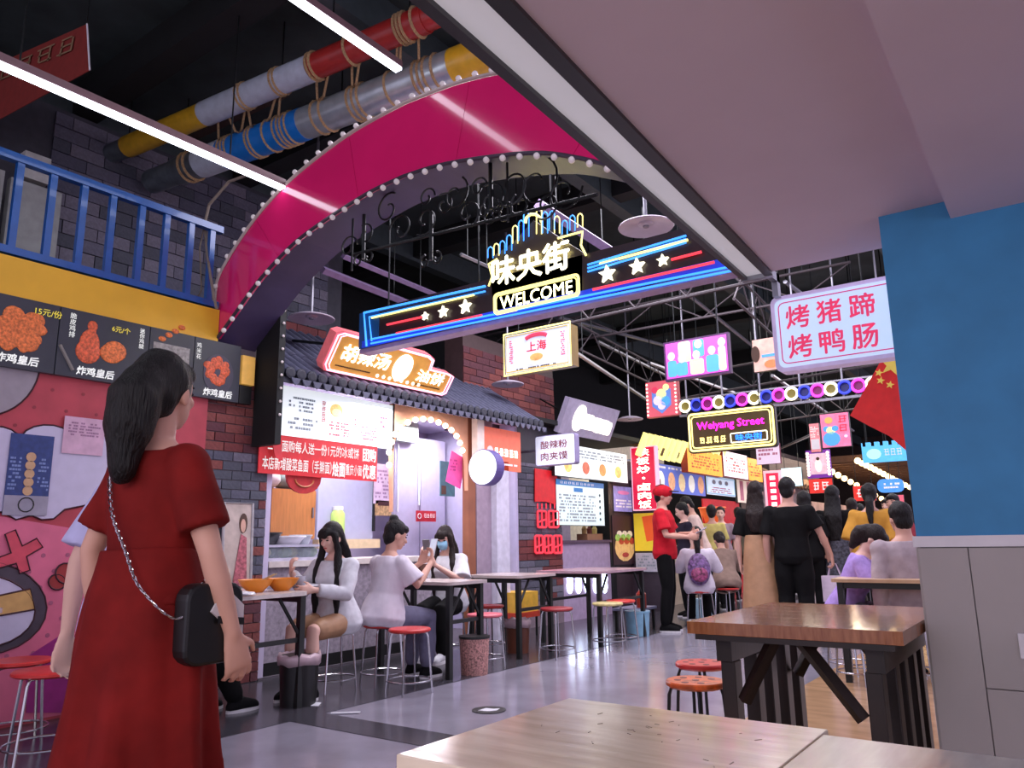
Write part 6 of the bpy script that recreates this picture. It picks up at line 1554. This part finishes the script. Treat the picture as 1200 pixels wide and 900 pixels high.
    if bottom:
        k = bottom['kind']; mt = bottom['mat']
        mb = MB()
        if k in ('pants', 'shorts'):
            torso(mb, .012, -.2, .12)
            fr_ = bottom.get('len', .96); w_ = bottom.get('w', 1.0)
            for i in (0, 1):
                hj, kn, an = Lg[i]
                ln_ = [hj, hj.lerp(kn, .5), kn]; rs = [.102, .088 * w_, .068 * w_]
                if fr_ > .5: f2 = (fr_ - .5) * 2; ln_ += [kn.lerp(an, f2 * .5), kn.lerp(an, f2)]; rs += [.066 * w_, .055 * w_]
                else: ln_ = [hj, hj.lerp(kn, fr_), hj.lerp(kn, fr_ * 2)]; rs = [.102, .092 * w_, .085 * w_]
                limb(mb, ln_, [x * s for x in rs], 14)
            skin_mesh(mb, 'trousers' if k == 'pants' else 'shorts', mt, t, cv, 4, fold=.006 * s, fscale=8)
        elif k == 'skirt':
            z1 = bottom['hem'] * s; w0, w1 = bottom.get('w0', .15), bottom.get('w1', .24); rp_ = bottom.get('rip', .03); hi_ = bottom.get('hi', .17)
            c0, c1 = at(hi_, 0, 0), V((0, bottom.get('dy', 0.0), 0)) + V((pc.x, pc.y, z1))
            S = []
            for i in range(9):
                q = i / 8; e = q ** bottom.get('pow', .8)
                c = c0.lerp(c1, q); ww = (w0 + (w1 - w0) * e) * s
                S.append((c, V((ww, 0, 0)), V((0, ww * .86, 0)), rp_ * q))
            loft(mb, S, 44)
            skin_mesh(mb, bottom.get('name', 'skirt'), mt, t, cv, 1, fold=bottom.get('fold', .005) * s, fscale=6)
    if shoes:
        for i in (0, 1):
            an = Lg[i][2]; toe = an + V((0, .14, -.052)) * s if not (legs and legs[i] and len(legs[i]) > 2) else V(legs[i][2]) * s
            heel = an + V((0, -.03, -.045)) * s
            mb = MB(); limb(mb, [heel, an + V((0, .045, -.028)) * s, toe], [x * s for x in (.04, .044, .036)]); limb(mb, [an + V((0, 0, .0)) * s, heel], [.042 * s, .038 * s])
            so = skin_mesh(mb, 'shoe', shoes, t, .008, 3)
            f_ = (toe - heel).normalized(); f_.z = 0; f_.normalize(); r_ = V((f_.y, -f_.x, 0)); zz = max(min(heel.z, toe.z) - .036 * s, .0)
            mbs = MB(); cc = (heel + toe) / 2; cc.z = zz + .012
            mbs.prism([cc + f_ * (.125 * s * math.cos(q)) + r_ * (.047 * s * math.sin(q)) - V((0, 0, .012)) for q in np.linspace(0, 6.283, 19)[:-1]], (0, 0, .022)); mbs.build('sole', M('sole_white', (206, 204, 206), rough=.6), so)
    t['_h'] = 0
    del t['_h']
    return dict(t=t, at=at, hp=hp, A=A, Lg=Lg, s=s, hax=hax, rt=rt, fw=fw_, sp=sp)
# ---------------------------------------------------------------- the individual people
def xy(px, py, **k): q = P(px, py, **k); return (q.x, q.y)
m_dress = cloth('crimson', (120, 26, 24), .25, 8)
# woman in red
w = person('woman in a long dark red dress walking past, seen from behind', (-2.03, 1.155), (-.06, 1.0), 1.605, sw=.145, head=(-.38, .05), skin=0,
    arms=[((.225, .03, 1.12), (.25, .10, .895)), ((-.225, -.05, 1.13), (-.225, -.01, .90))],
    handinfo=[((0, .28, -.95), (.15, 1, .2), .62), None],
    top=dict(mat=m_dress, sleeve=.72, low=.10, infl=.022, grow=.02, sr=.018, fold=.008, name='dress_bodice', hi=.495),
    bottom=dict(kind='skirt', mat=m_dress, hem=.30, w0=.15, w1=.26, rip=.2, fold=.009, hi=.20, pow=.75, name='dress_skirt'),
    shoes=cloth('black', (13, 13, 14)), hair=('pony', m_hair, .275), vox=.006, cvox=.009)
# bag with chain
s_ = w['s']; T_ = w['t']
bag = thing('shoulder_bag', 'black and white shoulder bag on a silver chain across the red dress', 'bag', T_.location, T_.rotation_euler.z, world=False)
bc = V((.20, .05, .93)) * s_
mb = MB(); mb.prism([bc + V((-.02, a, b)) for a, b in rrect(-.085, -.10, .085, .10, .04)], (.055, 0, 0)); mb.build('bag_body', M('bag_black', (20, 20, 22), rough=.4), bag, bevel=.008)
mb = MB(); mb.prism([bc + V((.037, a, b)) for a, b in ((-.02, .03), (.08, -.05), (.08, .04), (.02, .09))], (.006, 0, 0)); mb.build('white_panel', M('bag_white', (206, 204, 226)), bag)
mb = MB(); mb.prism([bc + V((.043, a, b)) for a, b in ((.0, .0), (.08, -.01), (.08, .008), (.0, .018))], (.004, 0, 0)); mb.build('strap', M('bag_black', (20, 20, 22)), bag)
ch = [w['at'](.40, -.03, -.128), w['at'](.30, .02, -.142), w['at'](.2, .09, -.138), w['at'](.1, .155, -.125), w['at'](.02, .215, -.05), bc + V((0, -.02, .10))]
path = catmull([tuple(p) for p in ch], 10)
for k, p in enumerate(path[::1]):
    mb = MB(); q = V(p); d = (V(path[min(k + 1, len(path) - 1)]) - V(path[max(k - 1, 0)])).normalized(); o_ = d.cross(V((0, 0, 1)) if k % 2 else V((.3, 1, .2))).normalized()
    mb.tube([q + d * .009 * math.cos(a) + o_ * .005 * math.sin(a) for a in np.linspace(0, 6.283, 9)[:-1]], .0016, 4, True); mb.build('chain_link', m_chrome, bag)
# companion behind her
c2 = person('person in lavender shirt and pale blue jeans half hidden behind the red dress', (-2.46, 1.34), (-.1, 1), 1.55, skin=2, head=(.1, 0),
    arms=[None, ((-.20, -.08, 1.13), (-.21, -.09, .88))], handinfo=[None, ((0, -.1, -1), (.1, 1, 0), .6)],
    top=dict(mat=cloth('lavender', (190, 188, 226), .06), sleeve=.8, low=-.05, infl=.018, sr=.026, grow=.02), bottom=dict(kind='pants', mat=cloth('pale_jeans', (142, 178, 206), .08)), shoes=cloth('white', (205, 205, 210)), hair=('crop', m_hair), vox=.008)
# seated diner in black trousers
SIT = [((.10, .42, .50), (.10, .40, .085)), ((-.10, .42, .50), (-.11, .42, .085))]
def sitter(label, x, y, face, H=1.60, **k):
    k.setdefault('hz', .545); k.setdefault('legs', SIT)
    return person(label, (x, y), face, H, **k)
def arm_fwd(el, wr): return (el, wr)
m_blackc = cloth('black', (13, 13, 14)); m_whitec = cloth('white', (206, 198, 208), .06); m_denim = cloth('slate', (110, 108, 130)); m_sneak = cloth('canvas_black', (14, 14, 16))
stool(-4.72, 2.66, 'red stool under the diner hidden by the red dress', h=.45)
d3 = sitter('seated diner in black trousers and sneakers behind the red dress', -4.72, 2.66, (.05, 1), 1.66, lean=.22, arms=[((.24, .16, .84), (.10, .30, .98)), ((-.2, .2, .80), (-.05, .36, .80))], skin=1,
    top=dict(mat=cloth('floral', (176, 160, 160), .6, 40), sleeve=.8), bottom=dict(kind='pants', mat=m_blackc, w=1.15), shoes=m_sneak, hair=('short', m_hair), vox=.010,
    legs=[((.10, .42, .50), (.12, .62, .085)), ((-.10, .40, .50), (-.1, .48, .085))])
# girl with long hair
stool(-4.62, 4.12, 'red stool under the girl with long hair')
g1 = sitter('girl with long black hair eating at the white table', -4.62, 4.12, (.22, -1), 1.60, lean=.10, head=(.12, -.22), skin=2,
    arms=[((.24, .12, .78), (.19, .34, .93)), ((-.20, .16, .76), (-.06, .38, .80))], handinfo=[((-.2, .3, .9), (-.6, .6, .2), 1.0), ((.5, .8, 0), (0, 0, 1), .7)],
    top=dict(mat=m_whitec, sleeve=1.85, low=-.10, infl=.03, grow=.16, sr=.026), bottom=dict(kind='shorts', mat=M('cloth_tan', (170, 130, 96)), len=.4), shoes=m_sneak, hair=('bangs', m_hair, .42, .42), vox=.008)
# white-tee girl seen from behind
stool(-4.50, 4.50, 'red stool under the girl in the white tee')
g2 = sitter('girl with a hair bun in a white tee holding a phone, back turned', -4.50, 4.50, (.10, 1), 1.62, lean=.16, head=(.35, -.12), skin=1,
    arms=[((.25, .16, .78), (.16, .40, .97)), ((-.2, .2, .76), (-.02, .42, .95))], handinfo=[((-.3, .3, .9), (-.7, .5, 0), .8), ((.3, .4, .85), (.6, .5, 0), .8)],
    top=dict(mat=cloth('tee_white', (214, 206, 216), .05), sleeve=.8, low=-.12, infl=.032, grow=.10, sr=.034, fold=.009), bottom=dict(kind='pants', mat=m_denim, len=.93, w=1.15), shoes=m_sneak, hair=('bun', m_hair), vox=.008)
# masked girl
stool(-4.98, 5.86, 'red stool under the girl with the face mask')
g3 = sitter('girl in a pale blue face mask looking at her phone', -4.98, 5.86, (.30, -1), 1.60, lean=.14, head=(-.02, -.25), skin=2,
    arms=[((.22, .2, .76), (.13, .36, .99)), ((-.23, .2, .76), (-.02, .40, .93))], handinfo=[((-.3, .4, .8), (-.7, .3, .3), .9), ((.4, .4, .8), (.7, .3, .3), .9)],
    top=dict(mat=m_whitec, sleeve=.9, low=-.08, infl=.03, sr=.036, grow=.1), bottom=dict(kind='pants', mat=m_blackc, w=1.1), shoes=cloth('white', (205, 205, 210)), hair=('bangs', m_hairb, .36, .34), vox=.008)
mb = MB(); q = g3['hp']; loft(mb, [(q(0, .062, .0), g3['hax'][0] * .045, g3['hax'][1] * .03), (q(0, .072, -.03), g3['hax'][0] * .052, g3['hax'][1] * .042), (q(0, .066, -.068), g3['hax'][0] * .046, g3['hax'][1] * .042), (q(0, .05, -.098), g3['hax'][0] * .03, g3['hax'][1] * .03)], 16)
mb.build('face_mask', M('mask_blue', (140, 190, 214), rough=.8), g3['t'], smooth=True)
def phone(p, label, off, nrm, mat=(210, 212, 220)):
    W = p['A'][1][2] * .5 + p['A'][0][2] * .5
    t = thing('mobile_phone', label, 'phone', p['t'].location, p['t'].rotation_euler.z, world=False, group='mobile phones')
    n = V(nrm).normalized(); r = V((1, 0, 0)); r = (r - n * r.dot(n)).normalized(); u = n.cross(r)
    if u.z < 0: u = -u
    c = W + V(off)
    MB().obox(c, r * .038, u * .075, n * .004).build('case', M('phone_case_%d' % mat[0], mat, rough=.3), t, bevel=.003)
    MB().obox(c + n * .0045, r * .034, u * .069, n * .0006).build('screen', M('phone_screen', (190, 200, 214), emit=.5), t)
phone(g2, 'phone with lit screen held by the girl in the white tee', (.02, .06, .12), (0, -1, .3))
phone(g3, 'grey phone held up by the masked girl', (.0, .04, .13), (0, -1, .3), (120, 116, 120))
# worker in red
m_redc = cloth('polo_red', (190, 30, 44))
wk = person('man in a red cap and red polo holding papers', (-4.02, 8.72), (1, .30), 1.70, female=False, head=(-.05, -.05), skin=1, hz=.94,
    arms=[((.25, .06, 1.12), (.20, .30, 1.10)), ((-.22, .1, 1.12), (-.02, .32, 1.14))], handinfo=[((-.2, .9, 0), (0, 0, 1), .9), ((.4, .8, .1), (0, 0, 1), .9)],
    top=dict(mat=m_redc, sleeve=.75, low=-.06, sr=.026, infl=.02), bottom=dict(kind='pants', mat=m_blackc, w=1.1), shoes=m_blackc, hair=('crop', m_hair), vox=.010)
q = wk['hp']; mb = MB(); ell(mb, q(0, -.014, .050), (.100, .120, .086), wk['hax'], 18, 12)
cap = mb.build('cap', m_redc, wk['t'], smooth=True)
mb = MB(); a_, b_, c_ = wk['hax']; mb.prism([q(.078 * math.cos(t), .075 + .115 * math.sin(t), .055) for t in np.linspace(0, math.pi, 11)], c_ * .008); mb.build('brim', M('brim_dark', (40, 20, 24)), cap)
pg = thing('order_papers', 'white order papers in the hands of the man in red', 'paper', wk['t'].location, wk['t'].rotation_euler.z, world=False)
MB().obox(wk['A'][0][2] * .5 + wk['A'][1][2] * .5 + V((.0, .10, .03)), (.09, 0, 0), (0, .10, .05), (0, -.001, .002)).build('sheet', m_white, pg)
MB().obox(wk['A'][0][2] * .5 + wk['A'][1][2] * .5 + V((.01, .11, .04)), (.08, .01, 0), (0, .10, .06), (0, -.001, .002)).build('sheet', M('sheet_print', (180, 170, 190), var=.4, scale=60), pg)
# people behind the worker
person('dark-vested server behind the man in red', xy(803, 640, Y=10.4), (-.6, -.6), 1.58, skin=2, head=(.3, -.3), top=dict(mat=cloth('vest_navy', (40, 36, 50)), sleeve=.6), bottom=dict(kind='pants', mat=m_blackc), shoes=m_blackc, hair=('short', m_hair), vox=.013)
person('man in a cream-pink shirt bending over the stall counter', xy(822, 640, Y=11.1), (-.95, -.35), 1.72, female=False, lean=.25, head=(-.2, -.25), skin=1, top=dict(mat=cloth('cream_pink', (222, 196, 184)), sleeve=.8), bottom=dict(kind='pants', mat=m_blackc), shoes=m_blackc, hair=('crop', m_hair), vox=.013)
person('person in a yellow-green shirt behind the cream shirted man', xy(836, 640, Y=11.7), (-.5, .8), 1.58, skin=1, top=dict(mat=cloth('lime', (196, 184, 110)), sleeve=.8), bottom=dict(kind='pants', mat=m_blackc), shoes=m_blackc, hair=('short', m_hair), vox=.013)
person('small far figure in grey before the red stall front', xy(847, 640, Y=13.0), (.3, -1), 1.60, skin=2, top=dict(mat=cloth('far_grey', (150, 130, 140)), sleeve=.8), bottom=dict(kind='pants', mat=m_blackc), shoes=m_blackc, hair=('short', m_hair), vox=.014)
# seated girl with floral backpack
x, y = xy(818, 660, Y=9.15)
stool(x, y, 'red stool under the girl with the floral backpack')
gb = sitter('seated girl in white with a ponytail and floral backpack, back turned', x, y, (-.42, .9), 1.58, lean=.12, skin=1, head=(0, -.2), arms=[((.26, .1, .76), (.16, .34, .80)), ((-.26, .1, .76), (-.1, .34, .80))],
    top=dict(mat=cloth('jacket_white', (214, 206, 218), .08), sleeve=1.8, low=-.08, infl=.035, sr=.03), bottom=dict(kind='pants', mat=m_blackc), shoes=m_whitec, hair=('tail', m_hair, .34), vox=.011)
bp_ = thing('floral_backpack', 'small floral backpack on the seated girl in white', 'backpack', gb['t'].location, gb['t'].rotation_euler.z, world=False)
mb = MB(); ell(mb, gb['at'](.20, 0, -.20), (.135, .075, .19), (gb['rt'], gb['fw'], gb['sp']), 18, 12); mb.build('bag', M('floral_print', (120, 90, 140), var=.9, scale=30), bp_, smooth=True)
mb = MB(); ell(mb, gb['at'](.13, 0, -.265), (.10, .03, .09), (gb['rt'], gb['fw'], gb['sp']), 14, 10); mb.build('pocket', M('floral_pocket', (150, 70, 110), var=.9, scale=34), bp_, smooth=True)
x, y = xy(850, 660, Y=9.8)
stool(x, y, 'red stool under the hunched diner in grey')
sitter('hunched diner in a taupe jacket beside the backpack girl', x, y, (-.5, .85), 1.60, lean=.5, skin=1, head=(0, -.3), top=dict(mat=cloth('taupe', (140, 118, 106)), sleeve=1.8, infl=.03), bottom=dict(kind='pants', mat=m_blackc), shoes=m_whitec, hair=('short', m_hairb), vox=.012, arms=[((.24, .25, .72), (.1, .45, .82)), ((-.24, .25, .72), (-.1, .45, .82))])
# couple and the others on the street
person('woman in a black top and long tan skirt, back turned', (-2.72, 8.25), (-.15, 1), 1.665, skin=2, head=(.1, 0), top=dict(mat=m_blackc, sleeve=.8, low=.15, infl=.014, sr=.02), bottom=dict(kind='skirt', mat=cloth('tan', (166, 120, 72), .12, 6), hem=.28, w0=.15, w1=.23, rip=.02, hi=.20), shoes=m_blackc, hair=('long', m_hairb, .30), vox=.010, faced=False)
mn = person('man all in black carrying a white paper bag', (-2.36, 8.16), (-.1, 1), 1.68, female=False, skin=1, hz=.92, top=dict(mat=m_blackc, sleeve=.8, low=-.14, infl=.02, grow=.03, sr=.022), bottom=dict(kind='pants', mat=m_blackc, w=1.25), shoes=m_blackc, hair=('crop', m_hair), vox=.010, faced=False, arms=[((.285, .02, 1.14), (.36, .10, .90)), None], handinfo=[((.1, .1, -1), (0, 1, 0), 1.2), None])
wb = mn['A'][0][2]
pbg = thing('paper_carrier_bag', 'white paper carrier bag held by the man in black', 'bag', mn['t'].location, mn['t'].rotation_euler.z, world=False)
c = wb + V((.01, .03, -.30)); MB().box(c + V((-.12, -.05, -.15)), c + V((.12, .05, .10))).build('bag_body', M('paper_bag', (206, 190, 206), rough=.7), pbg)
for yy in (-.04, .04): MB().tube([c + V((-.06, yy, .10)), c + V((-.03, yy * .5, .22)), c + V((.02, yy * .2, .22)), c + V((.06, yy, .10))], .004, 5).build('handle', M('paper_handle', (190, 170, 190)), pbg)
person('dark-haired walker glimpsed behind the man in black', xy(947, 640, Y=9.4), (-.1, 1), 1.60, skin=1, top=dict(mat=m_blackc, sleeve=.8), bottom=dict(kind='pants', mat=m_blackc), shoes=m_blackc, hair=('long', m_hair, .3), vox=.013, faced=False)
pl = person('woman in a black top and plaid skirt walking away', xy(981, 640, Y=9.6), (-.1, 1), 1.66, skin=2, top=dict(mat=m_blackc, sleeve=.9, low=.15, infl=.014), bottom=dict(kind='skirt', mat=M('plaid', (60, 60, 70), var=.8, scale=40, rough=.8), hem=.55, w0=.15, w1=.25, hi=.18), shoes=m_blackc, hair=('long', m_hair, .42), vox=.011, faced=False)
person('dark-haired walker between the plaid skirt and the mustard blouse', xy(1003, 640, Y=11.5), (-.1, 1), 1.58, skin=1, top=dict(mat=cloth('plum', (70, 44, 56)), sleeve=.8), bottom=dict(kind='pants', mat=m_blackc), shoes=m_blackc, hair=('short', m_hairb), vox=.014, faced=False)
person('woman in a loose mustard blouse with a low ponytail', xy(1025, 640, Y=8.6), (-.12, 1), 1.60, skin=1, top=dict(mat=cloth('mustard', (190, 138, 56), .12, 8), sleeve=.9, low=-.16, infl=.05, grow=.22, sr=.05, fold=.012), bottom=dict(kind='pants', mat=m_blackc), shoes=m_blackc, hair=('tail', m_hair, .30), vox=.011, faced=False)
# far wooden table diners
x, y = xy(985, 660, Y=6.75)
stool(x, y, 'red stool under the girl in lavender')
sitter('girl in a lavender puff-sleeve top bent over the far table', x, y, (1, .15), 1.58, lean=.42, skin=2, head=(.1, -.35), arms=[((.22, .30, .72), (.10, .44, .84)), ((-.22, .30, .72), (-.06, .44, .84))], top=dict(mat=cloth('lilac', (160, 134, 196), .12, 30), sleeve=.8, sr=.05, infl=.025), bottom=dict(kind='pants', mat=M('cloth_monochrome', (120, 120, 130), var=.95, scale=40)), shoes=m_blackc, hair=('pony', m_hairb, .2), vox=.010)
x, y = xy(1066, 660, Y=6.6)
stool(x, y, 'stool under the man in pale grey at the blue wall')
sitter('man in a pale grey shirt seated at the blue wall, back turned', x, y, (-.55, .85), 1.70, female=False, lean=.1, skin=1, top=dict(mat=cloth('pale_grey', (166, 152, 156)), sleeve=1.7, low=-.1, infl=.03, grow=.1), bottom=dict(kind='pants', mat=cloth('jeans', (50, 62, 92)), w=1.1), shoes=m_blackc, hair=('crop', m_hair), vox=.011, faced=False)
# far crowd
for i, (px, Y, H, rgb, lab) in enumerate(((935, 15.5, 1.6, (150, 60, 60), 'far passer-by in dull red beyond the couple'), (1012, 14.5, 1.62, (110, 100, 120), 'far passer-by in slate beyond the mustard blouse'), (1045, 13.0, 1.64, (190, 180, 186), 'far passer-by in white beside the blue wall'), (868, 13.5, 1.6, (90, 84, 70), 'far passer-by in olive behind the tan skirt'), (1052, 10.5, 1.58, (150, 60, 70), 'passer-by in rose near the blue wall edge'))):
    person(lab, xy(px, 640, Y=Y), (-.2, 1 if i % 2 else -1), H, skin=i % 3, top=dict(mat=cloth('crowd_%d' % i, rgb), sleeve=.8), bottom=dict(kind='pants', mat=m_blackc), shoes=m_blackc, hair=('short' if i % 2 else 'long', m_hair), vox=.015, group='far passers-by')
bpy.data.scenes.remove(TS)
bpy.context.view_layer.update()
